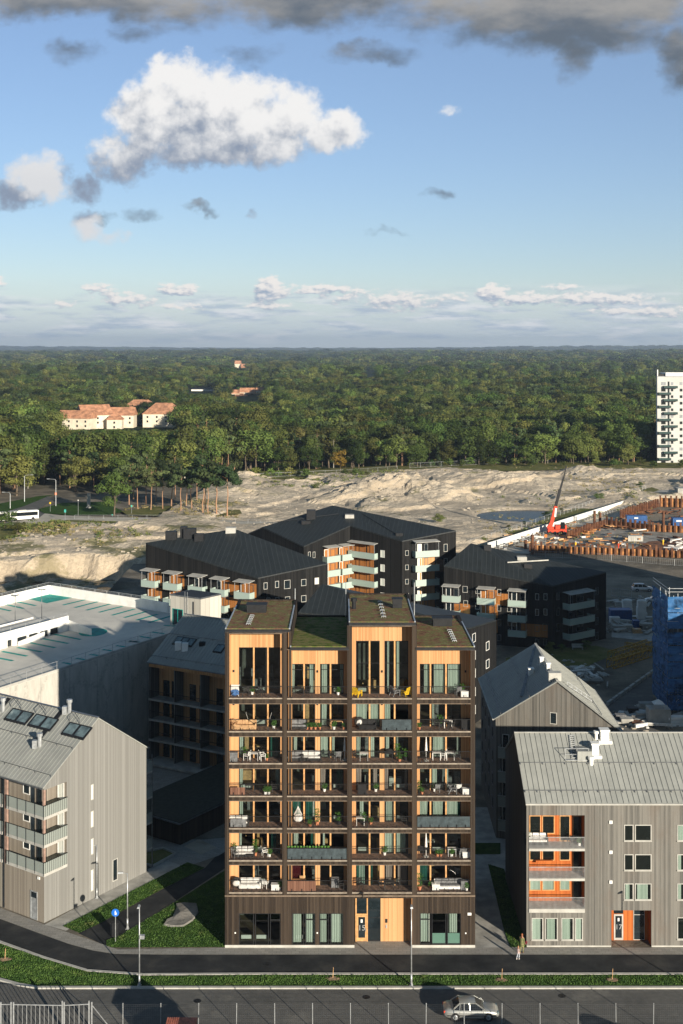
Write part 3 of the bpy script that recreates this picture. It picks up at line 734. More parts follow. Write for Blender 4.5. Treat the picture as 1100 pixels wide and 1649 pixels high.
# windows: dark frame and glass, one per opening; curtains behind some
rt = random.Random(3)
CURT = {}   # (row, bay) -> list of (pane fraction a, b, material)
CURT.update({(0, 1): [(0.0, .16, 'curtain'), (.75, .95, 'curtain'), (1.05, 1.3, 'curtain'), (1.85, 2.0, 'curtain')], (0, 3): [(.10, .27, 'curtain'), (.34, .62, 'curtain'), (.68, .98, 'curtain')],
    (0, 0): [(.63, .7, 'curtain')], (0, 2): [(1.1, 1.2, 'curtain'), (1.5, 1.62, 'curtain')], (1, 2): [(0, .45, 'curtain'), (.52, .98, 'curtain'), (1.0, 1.25, 'curtain')], (1, 1): [(1.05, 1.3, 'curtain')], (1, 3): [(.30, .36, 'curtain')],
    (2, 0): [(.0, .1, 'curtain'), (.75, .95, 'curtain_green')], (2, 1): [(.1, .25, 'curtain'), (1.0, 1.33, 'curtain'), (1.5, 1.62, 'curtain')], (2, 2): [(0, .2, 'curtain'), (.6, .78, 'curtain'), (1.05, 1.2, 'curtain'), (1.5, 1.58, 'curtain')], (2, 3): [(.32, .62, 'curtain'), (.9, .96, 'curtain')],
    (3, 0): [(0, .1, 'curtain'), (.88, .99, 'curtain')], (3, 1): [(1.0, 1.25, 'curtain_rose'), (1.7, 1.95, 'curtain_green')], (3, 2): [(0, .25, 'curtain_rose'), (.72, .9, 'curtain_rose'), (1.0, 1.18, 'curtain_rose'), (1.85, 1.97, 'curtain_rose')], (3, 3): [(.3, .42, 'curtain'), (.62, .7, 'curtain')],
    (4, 0): [(0, .09, 'curtain')], (4, 1): [(.05, .4, 'curtain_green'), (.6, .9, 'curtain_green')], (4, 2): [(.15, .33, 'curtain'), (1.05, 1.4, 'curtain')], (4, 3): [(0, .2, 'curtain'), (.32, .58, 'curtain'), (.66, .92, 'curtain'), (.92, .99, 'curtain_green')],
    (5, 0): [(0, .06, 'curtain'), (.78, .9, 'curtain_green')], (5, 1): [(.1, .3, 'curtain'), (.8, .9, 'curtain_green'), (1.1, 1.2, 'curtain')], (5, 2): [(1.0, 1.42, 'curtain'), (1.5, 1.9, 'curtain')], (5, 3): [],
    (6, 0): [], (6, 1): [(0, .4, 'curtain_red')], (6, 2): [(0.02, .38, 'curtain_green'), (.1, .36, 'curtain'), (.6, .7, 'curtain_green'), (1.05, 1.35, 'curtain_rose'), (1.55, 1.95, 'curtain_rose')], (6, 3): [(.0, .2, 'curtain_green')]})
def window(parent, xa, xb, z0, z1, y, mull=(), transom=None, fr='darkmetal', w=.05, gl='glass', d=.06, name='window'):
    mb = MB(); mb.box(xa, xb, y, y + d, z0, z0 + w); mb.box(xa, xb, y, y + d, z1 - w, z1)
    for x in (xa, xb - w): mb.box(x, x + w, y, y + d, z0 + w, z1 - w)
    for x in mull: mb.box(x - w / 2, x + w / 2, y + .002, y + d, z0 + w, z1 - w)
    if transom: mb.box(xa + w, xb - w, y + .004, y + d - .004, transom - w / 2, transom + w / 2)
    f = mb.build(name, fr, parent)
    g = MB(); g.quad((xa + w, y + d / 2, z0 + w), (xb - w, y + d / 2, z0 + w), (xb - w, y + d / 2, z1 - w), (xa + w, y + d / 2, z1 - w))
    g.build('pane', gl, f)
    return f
for r in range(7):
    for i in range(4):
        gz0 = tz(BOT1[i]) if r == 0 else tz(ROWS[r - 1][1])
        gz1 = bz(WTOP[i]) if r == 0 else gz0 + 2.42
        for gi, g in enumerate(WIN[i]):
            tr = None if r else (bz(1068) if i == 2 else (gz0 + 2.25 if i in (1, 3) else None))
            wf = window(tower, bx(g[0]), bx(g[-1]), gz0 + .02, gz1, YB + .02, (), tr)
            pst = MB()
            for p_ in g[1:-1]: pst.box(bx(p_) - .07, bx(p_) + .07, YB - .06, YB + .085, gz0 + .01, gz1)
            pst.build('mullion', 'pine_edge', wf)
            for (fa, fb_, cm) in CURT.get((r, i), []):
                if not (gi <= fa < gi + 1): continue
                fa2, fb2 = fa - gi, min(1.0, fb_ - gi); xx0, xx1 = bx(g[0]), bx(g[-1])
                x_a, x_b = xx0 + (xx1 - xx0) * fa2, xx0 + (xx1 - xx0) * fb2
                cmb = MB(); n = max(4, int((x_b - x_a) / .07)); zt = gz1 - .05; taper = rt.choice((0, 0, .12))
                for k in range(n):
                    x1_ = x_a + (x_b - x_a) * k / n; x2_ = x_a + (x_b - x_a) * (k + 1) / n
                    ya, yb_ = (YB + .22, YB + .30) if k % 2 else (YB + .30, YB + .22)
                    s = 1 - taper
                    cmb.quad((x_a + (x1_ - x_a) * s, ya, gz0 + .05), (x_a + (x2_ - x_a) * s, yb_, gz0 + .05), (x2_, yb_, zt), (x1_, ya, zt))
                cmb.build('curtain', cm, tower)
# ground floor windows
for g in GW:
    zt, z0_ = tz(g[-2]), tz(g[-1])
    for k in range(0, len(g) - 2, 2):
        a, b = tx(g[k]), tx(g[k + 1])
        door = (g is GW[0] and k == 4) or (g is GW[1] and k in (2, 4)) or (g is GW[2] and k == 0)
        w = window(tower, a, b, z0_, zt, TD + .06, (), zt - .62 if door else None, w=.07)
    if g is GW[1]:
        for k, f1 in ((0, .8), (2, 1), (4, .8), (6, 1)):
            a, b = tx(g[k]) + .05, tx(g[k + 1]) - .05
            cmb = MB(); n = 9
            for q in range(n):
                xq, xr = a + (b - a) * f1 * q / n, a + (b - a) * f1 * (q + 1) / n; ya, yb_ = (TD + .35, TD + .42) if q % 2 else (TD + .42, TD + .35)
                cmb.quad((xq, ya, z0_ + .1), (xr, yb_, z0_ + .1), (xr, yb_, zt), (xq, ya, zt))
            cmb.build('curtain', 'curtain', tower)
    if g is GW[2]:
        for k, f0, f1 in ((0, 0, 1), (4, .15, .75)):
            a, b = tx(g[k]), tx(g[k + 1]); cmb = MB(); w_ = b - a
            for q in range(8):
                xq, xr = a + w_ * (f0 + (f1 - f0) * q / 8), a + w_ * (f0 + (f1 - f0) * (q + 1) / 8); ya, yb_ = (TD + .35, TD + .42) if q % 2 else (TD + .42, TD + .35)
                cmb.quad((xq, ya, z0_ + .1), (xr, yb_, z0_ + .1), (xr, yb_, zt), (xq, ya, zt))
            cmb.build('curtain', 'curtain', tower)
        fm = MB()
        for k in (2, 4): fm.box(tx(g[k]) + .07, tx(g[k + 1]) - .07, TD + .12, TD + .13, z0_ + .07, z0_ + 1.0)
        fm.build('frosted_film', frosted('frosted_film', (0.35, 0.52, 0.46), .1), tower)
rad = MB()
for px0, px1, y, z in [(388, 405, TD, tz(1514)), (412.5, 429, TD, tz(1514)), (477, 487, TD, tz(1514))]: rad.box(tx(px0), tx(px1), y + .4, y + .5, z - .05, z + .28)
for r in range(7):
    z = tz(BOT1[0]) if r == 0 else tz(ROWS[r - 1][1])
    for i, spans in ((0, [(390, 406), (411, 428)]), (1, [(473, 486), (537, 548)]), (2, [(577, 590), (639, 652)]), (3, [(697, 714), (722, 738)])):
        zz = tz(BOT1[i]) if r == 0 else z
        for a, b in spans:
            if rt.random() < .75: rad.box(bx(a), bx(b), YB + .35, YB + .45, zz + .12, zz + .45)
rad.build('radiator', 'whitepaint', tower)
# things seen dimly inside the rooms
for r in range(7):
    for i in range(4):
        z = tz(BOT1[i]) if r == 0 else tz(ROWS[r - 1][1])
        ax, bb = tx(BAYS[i][0]) + .5, tx(BAYS[i][1]) - .4
        fm = MB()
        for q in range(rt.randint(3, 6)):
            x = rt.uniform(ax, bb - 1); y = TD + rt.uniform(2.3, 5.5); h = rt.choice((.4, .75, .9, 1.4, 1.9)); w = rt.uniform(.3, 1.3)
            fm.box(x, min(bb, x + w), y, y + .5, z + (0 if h > .5 else .3), z + h)
        x = rt.uniform(ax + .5, bb - .5)
        fm.blob((x, TD + 3.2, z + 2.0), .16, .16, .12, 8, 0)
        fm.build('room_furniture', rt.choice(['whitecloth', 'greycloth', 'pine_edge', 'greycloth', 'woodraw']), tower)
# entrance niche
e = MB(); NX0, NX1 = tx(570.7), tx(664); ND = TD + 1.2
ex = lambda px: (px - CX) * ND / F
e.box(ex(613), NX1 - .02, ND, ND + .1, 0, tz(1447)); e.box(NX1 - .06, NX1, TD + .02, ND, 0, tz(1446.5))
ep = e.build('entrance_wall', 'pine', tower)
e = MB()
for a, b in ((572, 574.4), (590.6, 592.4)): e.box(ex(a), ex(b), ND - .05, ND + .08, 0, tz(1447))
zc = 2.45
e.box(ex(574.4), ex(590.6), ND - .05, ND + .08, zc, zc + .14); e.box(ex(574.4), ex(590.6), ND - .05, ND + .08, tz(1449), tz(1447))
df = e.build('door_frame', 'pine_edge', tower)
e = MB(); xa, xb = ex(574.6), ex(590.4)
e.box(xa, xa + .14, ND - .03, ND + .03, .03, zc - .03); e.box(xb - .14, xb, ND - .03, ND + .03, .03, zc - .03); e.box(xa + .14, xb - .14, ND - .03, ND + .03, .03, .35); e.box(xa + .14, xb - .14, ND - .03, ND + .03, zc - .17, zc - .03)
dr = e.build('door', 'pine_edge', tower)
MB().box(xa + .14, xb - .14, ND, ND + .01, .35, zc - .17).build('pane', 'darkglass', dr)
MB().box(xb - .11, xb - .07, ND - .10, ND - .06, .95, 1.25).build('handle', 'lightmetal', dr)
e = MB(); e.box(ex(574.4), ex(590.6), ND + .02, ND + .03, zc + .14, tz(1449)); e.box(ex(592.4), ex(613), ND + .02, ND + .03, .1, tz(1447))
e.build('entrance_glazing', 'darkglass', tower)
e = MB(); e.box(ex(592.4), ex(613), ND - .01, ND + .02, tz(1488), tz(1487)); e.box(ex(592.4), ex(593.4), ND - .02, ND + .03, .1, tz(1447)); e.box(ex(592.4), ex(613), ND - .02, ND + .02, .02, .12)
e.build('glazing_bar', 'darkmetal', tower)
e = MB(); e.box(ex(620.5), ex(624), ND - .04, ND, 1.75, 2.1); e.build('entry_panel', 'darkmetal', tower)
e = MB(); e.box(ex(621.2), ex(623.2), ND - .04, ND, 1.25, 1.55); e.build('intercom', 'lightmetal', tower)
def text(body, parent, x, y, z, size, material, rz=0.0, rx=90, name='number', align='CENTER'):
    cu = bpy.data.curves.new(name, 'FONT'); cu.body = body; cu.size = size; cu.extrude = .012; cu.align_x = align; cu.align_y = 'CENTER'
    ob = bpy.data.objects.new(name, cu); COL.objects.link(ob); bpy.context.view_layer.update()
    me = bpy.data.meshes.new_from_object(ob); bpy.data.objects.remove(ob); me.materials.clear(); me.materials.append(M[material])
    o2 = bpy.data.objects.new(name, me); COL.objects.link(o2); o2.parent = parent
    o2.location = Vector((x, y, z)) - wloc(parent); o2.rotation_euler = (R(rx), 0, rz); return o2
text('15', dr, (xa + xb) / 2, ND - .02, 1.25, .72, 'lightmetal')
MB().box((xa + xb) / 2 - .09, (xa + xb) / 2 + .09, ND - .02, ND - .005, 1.75, 2.05).build('door_notice', 'whitepaint', dr)
# small wall lamps and fittings on the facade
e = MB()
for px, py in ((379, 1502), (511, 1502), (750, 1502.5)): e.box(tx(px) - .06, tx(px) + .06, TD - .06, TD, tz(py) - .06, tz(py) + .06)
e.build('wall_socket_cover', 'whitepaint', tower)
MB().box(tx(753), tx(759), TD - .08, TD, tz(1473.5), tz(1469.5)).build('name_plate', 'whitepaint', tower)
e = MB()
for r in range(7):
    for i, px in ((0, 376.5), (1, 511.5), (2, 615.3), (3, 749.5)):
        z = (tz(BOT1[i]) if r == 0 else tz(ROWS[r - 1][1])); e.box(bx(px) - .07, bx(px) + .07, YB - .1, YB, z + 2.0, z + 2.2)
e.build('loggia_lamp', 'darkmetal', tower)
# railings: one per loggia
for r in range(7):
    for i in range(4):
        xa, xb = tx(OPEN[i][0]) + .02, tx(OPEN[i][1]) - .02; z = tz(BOT1[i]) if r == 0 else tz(ROWS[r - 1][1])
        rm = MB(); y = TD - .03
        rm.box(xa, xb, y - .02, y + .02, z + 1.06, z + 1.10); rm.box(xa, xb, y - .012, y + .012, z + .08, z + .11)
        n = int((xb - xa) / .115)
        for k in range(n + 1):
            x = xa + (xb - xa) * k / n; rm.box(x - .007, x + .007, y - .007, y + .007, z + .11, z + 1.06)
        for k in range(6):
            x = xa + (xb - xa) * (k + .5) / 6; rm.box(x - .02, x + .02, y - .03, y + .03, z - .08, z + .3)
        rm.build('railing', 'darkmetal', tower)
# roofs
back_z = [28.6, 26.75, 29.6, 27.05]
ROOFY = TB
for i, (pa, pb, pf, pbk) in enumerate(BAYS):
    a, b = tx(pa), tx(pb); z0, z1 = zb[i], zb[i] - .45
    ins = .12
    m_ = MB()
    yf, yk = TD - .06, TB
    hx = [(a, yf), (b, yf), (b, yk), (a, yk)]
    m_.prism(hx, [z0 - .25] * 2 + [z1 - .25] * 2, [z0 - .03] * 2 + [z1 - .03] * 2)
    rf = m_.build('roof', 'zinc', tower)
    s = MB(); s.prism([(a + ins, yf + .2), (b - ins, yf + .2), (b - ins, yk - ins), (a + ins, yk - ins)], [z0 - .03] * 2 + [z1 - .03] * 2, [z0 + .05, z0 + .05, z1 + .05, z1 + .05])
    s.build('sedum_cover', 'sedum_green' if i == 1 else 'sedum', rf)
    g = MB(); g.box(a, b, yf - .05, yf + .02, z0 - .22, z0 + .02); g.build('gutter', 'darkmetal', rf)
    g = MB(); g.bar((a + .05, yf + .2, z0 + .03), (a + .05, yk, z1 + .03), .12, .16); g.bar((b - .05, yf + .2, z0 + .03), (b - .05, yk, z1 + .03), .12, .16); g.box(a, b, yk - .10, yk + .05, z1 - .08, z1 + .16)
    g.build('roof_edge', mat('light_zinc_edge', (0.34, 0.37, 0.40), .4, .1, 2, .4) if i == 0 else bpy.data.materials['light_zinc_edge'], rf)
def roofz(i, y): return zb[i] - .45 * (y - TD) / (TB - TD) + .05
def hatch(i, px, py, w, d, h):
    g = G(px, py, zb[i] - .2); y = g.y; z = roofz(i, y)
    c = MB(); c.box(g.x - w / 2, g.x + w / 2, y, y + d, z - .1, z + h); c.box(g.x - w / 2 - .08, g.x + w / 2 + .08, y - .08, y + d + .08, z + h, z + h + .1)
    solo(c, 'roof_cowl', 'darkmetal', ['wide black ventilation box on the leftmost green roof', '', 'black ventilation box on the tallest green roof', 'wide black ventilation box on the rightmost green roof'][i], 'roof vent')
hatch(0, 413, 987, 1.9, 1.2, .7); hatch(2, 640, 980, .9, .9, .8); hatch(3, 713, 1008, 1.9, 1.2, .7)
c = MB(); g = G(570, 978, zb[2]); c.tube((g.x, g.y, zb[2] - .3), (g.x, g.y, zb[2] + .6), .2, .2, 10); c.tube((g.x, g.y, zb[2] + .6), (g.x, g.y, zb[2] + .9), .3, .3, 10)
solo(c, 'vent_pipe', 'darkmetal', 'short black vent pipe at the left edge of the tallest green roof', 'roof vent')
g = G(434, 1000, zb[0])
def roof_steps(i, pts, lab):
    g0, g1 = [G(a, b, zb[i]) for a, b in pts]; c = MB(); n = 6
    za, zc_ = roofz(i, g0.y), roofz(i, g1.y)
    for k in range(n):
        f = k / (n - 1); x = g0.x + (g1.x - g0.x) * f; y = g0.y + (g1.y - g0.y) * f; z = za + (zc_ - za) * f
        c.box(x - .2, x + .2, y - .05, y + .05, z + .1, z + .16); c.box(x - .22, x - .17, y - .04, y + .04, z - .06, z + .1); c.box(x + .17, x + .22, y - .04, y + .04, z - .06, z + .1)
    c.bar((g0.x, g0.y, za + .03), (g1.x, g1.y, zc_ + .03), .06)
    solo(c, 'roof_ladder', 'lightmetal', lab, 'roof ladder')
roof_steps(0, [(400, 1006), (406, 990)], 'galvanised roof steps on the leftmost green roof')
roof_steps(2, [(618, 994), (612, 966)], 'galvanised roof steps on the tallest green roof')
roof_steps(3, [(732, 1033), (724, 1013)], 'galvanised roof steps on the rightmost green roof')
for i, px, lab in ((0, 475.5, 'thin steel post beside the leftmost green roof'), (2, 667, 'thin steel post beside the tallest green roof'), (1, 557, 'thin steel post left of the tallest green roof')):
    x = tx(px, TB) ; c = MB(); c.tube((x, TB - .3, zb[1] - 1), (x, TB - .3, zb[0 if i == 0 else 2] + .9), .05, .05, 6); solo(c, 'steel_post', 'lightmetal', lab, 'post')
# ------------------------------------------------------------------ general wall helpers
A_ = Vector((-0.823, 0.568, 0)); B_ = Vector((0.568, 0.823, 0))        # the street grid
def frame_on(parent, A, B, pxa, pxb, z0, z1, fr='whitepaint', gl='darkglass', w=.08, d=.06, mull=0, name='window', out=None, sill=False):
    """window on the vertical wall line A-B between photo columns pxa..pxb"""
    _, P = onwall(A, B, pxa); _, P2 = onwall(A, B, pxb)
    return frame_pts(parent, P, P2, z0, z1, fr, gl, w, d, mull, name)
def frame_pts(parent, P, P2, z0, z1, fr='whitepaint', gl='darkglass', w=.08, d=.06, mull=0, name='window'):
    P = Vector((P[0], P[1], 0)); P2 = Vector((P2[0], P2[1], 0))
    t = (P2 - P); Ln = t.length; t.normalize(); n = Vector((t.y, -t.x, 0))
    if n.dot(-P) < 0: n = -n                                     # faces the camera
    def pt(s, o, z): q = P + t * s + n * o; return (q.x, q.y, z)
    def bxx(mb, s0, s1, z0_, z1_, o0, o1):
        mb.hexa([pt(s0, o1, z0_), pt(s1, o1, z0_), pt(s1, o0, z0_), pt(s0, o0, z0_), pt(s0, o1, z1_), pt(s1, o1, z1_), pt(s1, o0, z1_), pt(s0, o0, z1_)])
    f = MB(); bxx(f, 0, Ln, z0, z0 + w, 0.003, d); bxx(f, 0, Ln, z1 - w, z1, 0.003, d); bxx(f, 0, w, z0 + w, z1 - w, 0.003, d); bxx(f, Ln - w, Ln, z0 + w, z1 - w, 0.003, d)
    for k in range(mull):
        s = Ln * (k + 1) / (mull + 1); bxx(f, s - w * .4, s + w * .4, z0 + w, z1 - w, .003, d)
    fo = f.build(name, fr, parent)
    g = MB(); g.quad(pt(w, .02, z0 + w), pt(Ln - w, .02, z0 + w), pt(Ln - w, .02, z1 - w), pt(w, .02, z1 - w)); g.build('pane', gl, fo)
    return fo
def patch_on(parent, A, B, pxa, pxb, z0, z1, material, o=.03, name='wood_panel'):
    _, P = onwall(A, B, pxa); _, P2 = onwall(A, B, pxb); t = (P2 - P).normalized(); n = Vector((t.y, -t.x, 0))
    if n.dot(-P) < 0: n = -n
    a, b = P + n * .002, P2 + n * .002; c, d = P + n * o, P2 + n * o
    mb = MB(); mb.hexa([(c.x, c.y, z0), (d.x, d.y, z0), (b.x, b.y, z0), (a.x, a.y, z0), (c.x, c.y, z1), (d.x, d.y, z1), (b.x, b.y, z1), (a.x, a.y, z1)])
    return mb.build(name, material, parent)
def balcony(parent, A, B, pxa, pxb, z, depth=1.5, awning=False, slab='palecrete', material='railglass', posts=0):
    """a balcony hung outside the wall, glass-fronted on three sides, floor level z"""
    _, P = onwall(A, B, pxa); _, P2 = onwall(A, B, pxb); t = (P2 - P).normalized(); n = Vector((t.y, -t.x, 0))
    if n.dot(-P) < 0: n = -n
    def hx(a0, b0, o0, o1, z0, z1):
        p = [a0 + n * o1, b0 + n * o1, b0 + n * o0, a0 + n * o0]
        return [(q.x, q.y, z0) for q in p] + [(q.x, q.y, z1) for q in p]
    s = MB(); s.hexa(hx(P, P2, .01, depth, z - .18, z)); f = s.build('balcony', slab, parent)
    g = MB(); g.hexa(hx(P, P2, depth - .03, depth + .01, z - .12, z + 1.02)); g.hexa(hx(P, P + t * .04, .02, depth - .035, z - .12, z + 1.02)); g.hexa(hx(P2 - t * .04, P2, .02, depth - .035, z - .12, z + 1.02))
    g.build('balustrade', material, f)
    h = MB(); h.hexa(hx(P - t * .02, P2 + t * .02, depth - .05, depth + .03, z + 1.03, z + 1.08)); h.build('handrail', 'lightmetal', f)
    if awning:
        w = MB(); a, b = P - t * .05, P2 + t * .05; zt = z + 2.75
        p = [a + n * (depth + .35), b + n * (depth + .35), b + n * .01, a + n * .01]
        w.hexa([(p[0].x, p[0].y, zt - .02), (p[1].x, p[1].y, zt - .02), (p[2].x, p[2].y, zt + .16), (p[3].x, p[3].y, zt + .16), (p[0].x, p[0].y, zt + .06), (p[1].x, p[1].y, zt + .06), (p[2].x, p[2].y, zt + .24), (p[3].x, p[3].y, zt + .24)])
        w.build('balcony_roof', 'palecrete', parent)
        pm = MB(); q = P + n * (depth - .1) + t * .1; q2 = P2 + n * (depth - .1) - t * .1
        pm.tube((q.x, q.y, z), (q.x, q.y, zt), .04, .04, 6).tube((q2.x, q2.y, z), (q2.x, q2.y, zt), .04, .04, 6); pm.build('balcony_post', 'lightmetal', parent)
    # door and window behind
    return f
def seams(mb, P00, P10, P01, P11, step, r=.022):
    """raised seams on a roof plane: P00-P10 eave, P01-P11 ridge"""
    P00, P10, P01, P11 = map(Vector, (P00, P10, P01, P11)); n = max(1, int((P10 - P00).length / step))
    for k in range(1, n):
        f = k / n; a = P00.lerp(P10, f); b = P01.lerp(P11, f); a.z += r; b.z += r; mb.bar(a, b, .03, .05)
def slab_roof(parent, pts, th, material, name='roof', dz=0.0):
    """thick polygon plate; pts in order, each with its own z on top"""
    mb = MB(); mb.prism([(p[0], p[1]) for p in pts], [p[2] - th + dz for p in pts], [p[2] + dz for p in pts]); return mb.build(name, material, parent)

def gable_house(name, label, P0, e, s, L, W, ez, rz, wall, roofm, base=0.0, over=.12, wall2=None):
    """P0: a front corner, e: unit along the eaves, s: unit along the gable; returns thing and corners"""
    P0 = Vector((P0[0], P0[1], 0)); c = [P0, P0 + e * L, P0 + e * L + s * W, P0 + s * W]
    mid0, mid1 = P0 + s * (W / 2), P0 + e * L + s * (W / 2)
    t = thing(name, label, 'building', (P0.x, P0.y, base))
    return t, c, mid0, mid1
def gable_shell(t, c, mid0, mid1, ez, rz, wall, base=0.0, name='wall'):
    mb = MB(); k = len(mb.v)
    order = [c[0], c[1], mid1, c[2], c[3], mid0]
    zs = [ez, ez, rz, ez, ez, rz]
    mb.v += [(p.x, p.y, base) for p in order] + [(p.x, p.y, z - .03) for p, z in zip(order, zs)]
    for i in range(6): j = (i + 1) % 6; mb.f.append((i, j, 6 + j, 6 + i))
    mb.f.append((6, 7, 8, 11)); mb.f.append((11, 8, 9, 10))
    return mb.build(name, wall, t)
def gable_roof(t, c, mid0, mid1, ez, rz, material, over=.12, step=.5, th=.16, gut='zinc'):
    e = (c[1] - c[0]).normalized(); 
    obs = []
    for (a, b) in ((c[0], c[1]), (c[3], c[2])):
        m0, m1 = mid0, mid1
        sl = ((a - m0)); run = sl.length; dirn = sl.normalized(); drop = (rz - ez) / run
        a2, b2 = a + dirn * .25 - e * over, b + dirn * .25 + e * over; m0_, m1_ = m0 - e * over, m1 + e * over
        za = ez - drop * .25
        q = [(a2.x, a2.y, za), (b2.x, b2.y, za), (m1_.x, m1_.y, rz), (m0_.x, m0_.y, rz)]
        mb = MB(); up = .14
        lo = [(x, y, z + .0) for x, y, z in q]; hi = [(x, y, z + up) for x, y, z in q]
        mb.hexa(lo + hi); seams(mb, hi[0], hi[1], hi[3], hi[2], step); obs.append(mb.build('roof', material, t))
        g = MB(); g.bar((a2.x + dirn.x * .08, a2.y + dirn.y * .08, za + .06), (b2.x + dirn.x * .08, b2.y + dirn.y * .08, za + .06), .14, .12); g.build('gutter', gut, t)
        # snow guard rails
    r = MB(); r.bar((mid0.x - e.x * over, mid0.y - e.y * over, rz + .17), (mid1.x + e.x * over, mid1.y + e.y * over, rz + .17), .28, .06); r.build('ridge_cap', gut, t)
    return obs
def snow_guard(t, a0, a1, m0, m1, ez, rz, f, step=2.2, material='zinc'):
    """rail across the slope at fraction f from eave to ridge"""
    a = Vector(a0).lerp(Vector(m0), f); b = Vector(a1).lerp(Vector(m1), f); z = ez + (rz - ez) * f + .14
    mb = MB(); mb.bar((a.x, a.y, z + .17), (b.x, b.y, z + .17), .05, .05); n = int((b - a).length / step)
    for k in range(n + 1):
        p = a.lerp(b, k / max(1, n)); mb.bar((p.x, p.y, z - .05), (p.x, p.y, z + .2), .06, .12)
    mb.build('snow_guard', material, t)
def on_slope(a0, a1, m0, m1, ez, rz, px, f):
    """point on a slope at fraction f up, seen at column px"""
    a = Vector(a0).lerp(Vector(m0), f); b = Vector(a1).lerp(Vector(m1), f); _, P = onwall(a, b, px)
    return Vector((P.x, P.y, ez + (rz - ez) * f + .14))
def skylight(t, a0, a1, m0, m1, ez, rz, px0, px1, f0, f1, panes=2, gl='skyglass'):
    c = [on_slope(a0, a1, m0, m1, ez, rz, px0, f0), on_slope(a0, a1, m0, m1, ez, rz, px1, f0)]
    d = (Vector(m0) - Vector(a0)); d2 = d * (f1 - f0); d2.z = (rz - ez) * (f1 - f0)
    q = [c[0], c[1], c[1] + d2, c[0] + d2]; up = Vector((0, 0, .14)); mb = MB()
    mb.hexa([tuple(p) for p in q] + [tuple(p + up) for p in q]); fo = mb.build('skylight', 'darkmetal', t)
    g = MB()
    for k in range(panes):
        s0, s1 = (k + .1) / panes, (k + .9) / panes; u = Vector((0, 0, .16))
        r0, r1 = q[0].lerp(q[1], s0), q[0].lerp(q[1], s1); v0, v1 = q[3].lerp(q[2], s0), q[3].lerp(q[2], s1)
        g.quad(tuple(r0.lerp(v0, .1) + u), tuple(r1.lerp(v1, .1) + u), tuple(r1.lerp(v1, .9) + u), tuple(r0.lerp(v0, .9) + u))
    g.build('pane', gl, fo); return fo
M['skyglass'] = mat('skylight_glass', (0.10, 0.14, 0.15), 0.04, 0.3, 1.2, spec=1.0)

# ------------------------------------------------------------------ near left grey house
P0 = G(71, 1486.5); W = 14.1; L = 20.0
lh, c, m0, m1 = gable_house('gabled_house', 'silver-grey gabled house with glazed corner balconies, nearest on the left', P0, A_, B_, L, W, 13.1, 17.9, None, None)
EZ, RZ = 13.1, 17.9
# the corner balconies are cut out of the wall: front strip
LW = 2.9      # loggia length along gable
mbw = MB(); order = [c[0], c[1], m1, c[2], c[3], m0]
LD_ = 1.7     # loggia depth behind the long side
# gable wall (with the cut corner above ground floor)
zs_ = [10.2, 7.5, 4.75]; zt_ = 12.75; zb_ = 2.55 + .9
def P3(a, b, z): p = c[0] + A_ * a + B_ * b; return (p.x, p.y, z)
def gabpoly(pts): mbw.quad(*[P3(0, b, z) for b, z in pts])
gabpoly([(0, 0), (W, 0), (W, EZ), (W / 2, RZ), (LW, EZ + (RZ - EZ) * LW / (W / 2)), (LW, 4.5), (0, 4.5)])
gabpoly([(0, zt_), (LW, zt_), (LW, EZ + (RZ - EZ) * LW / (W / 2)), (0, EZ)])
mbw.quad(P3(L, 0, 0), P3(L, 0, EZ), P3(L, W / 2, RZ), P3(L, W, EZ), P3(L, W, 0)); mbw.quad(P3(0, W, 0), P3(L, W, 0), P3(L, W, EZ), P3(0, W, EZ))
mbw.build('gable_wall', 'greywood2', lh)
# long wall: ground floor solid; above it loggias of depth LD_
mbw = MB()
mbw.quad(P3(0, 0, 0), P3(L, 0, 0), P3(L, 0, 4.5), P3(0, 0, 4.5)); mbw.quad(P3(0, 0, zt_), P3(L, 0, zt_), P3(L, 0, EZ), P3(0, 0, EZ))
mbw.quad(P3(0, LD_, 4.5), P3(L, LD_, 4.5), P3(L, LD_, zt_), P3(0, LD_, zt_)) if False else None
mbw.quad(P3(1.5, LD_, 4.5), P3(L, LD_, 4.5), P3(L, LD_, zt_), P3(1.5, LD_, zt_)); mbw.quad(P3(1.5, LD_, 4.5), P3(1.5, LW, 4.5), P3(1.5, LW, zt_), P3(1.5, LD_, zt_)); mbw.quad(P3(0, LW, 4.5), P3(1.5, LW, 4.5), P3(1.5, LW, zt_), P3(0, LW, zt_))
mbw.quad(P3(0, 0, zt_), P3(L, 0, zt_), P3(L, LD_, zt_), P3(0, LD_, zt_)); mbw.quad(P3(0, LD_, zt_), P3(1.5, LD_, zt_), P3(1.5, LW, zt_), P3(0, LW, zt_))
mbw.build('wall', boards('warm_silver_boards', (0.20, 0.175, 0.145), (0.30, 0.27, 0.225), .13, gap=.3), lh)  # warmer silvered boards for the long wall
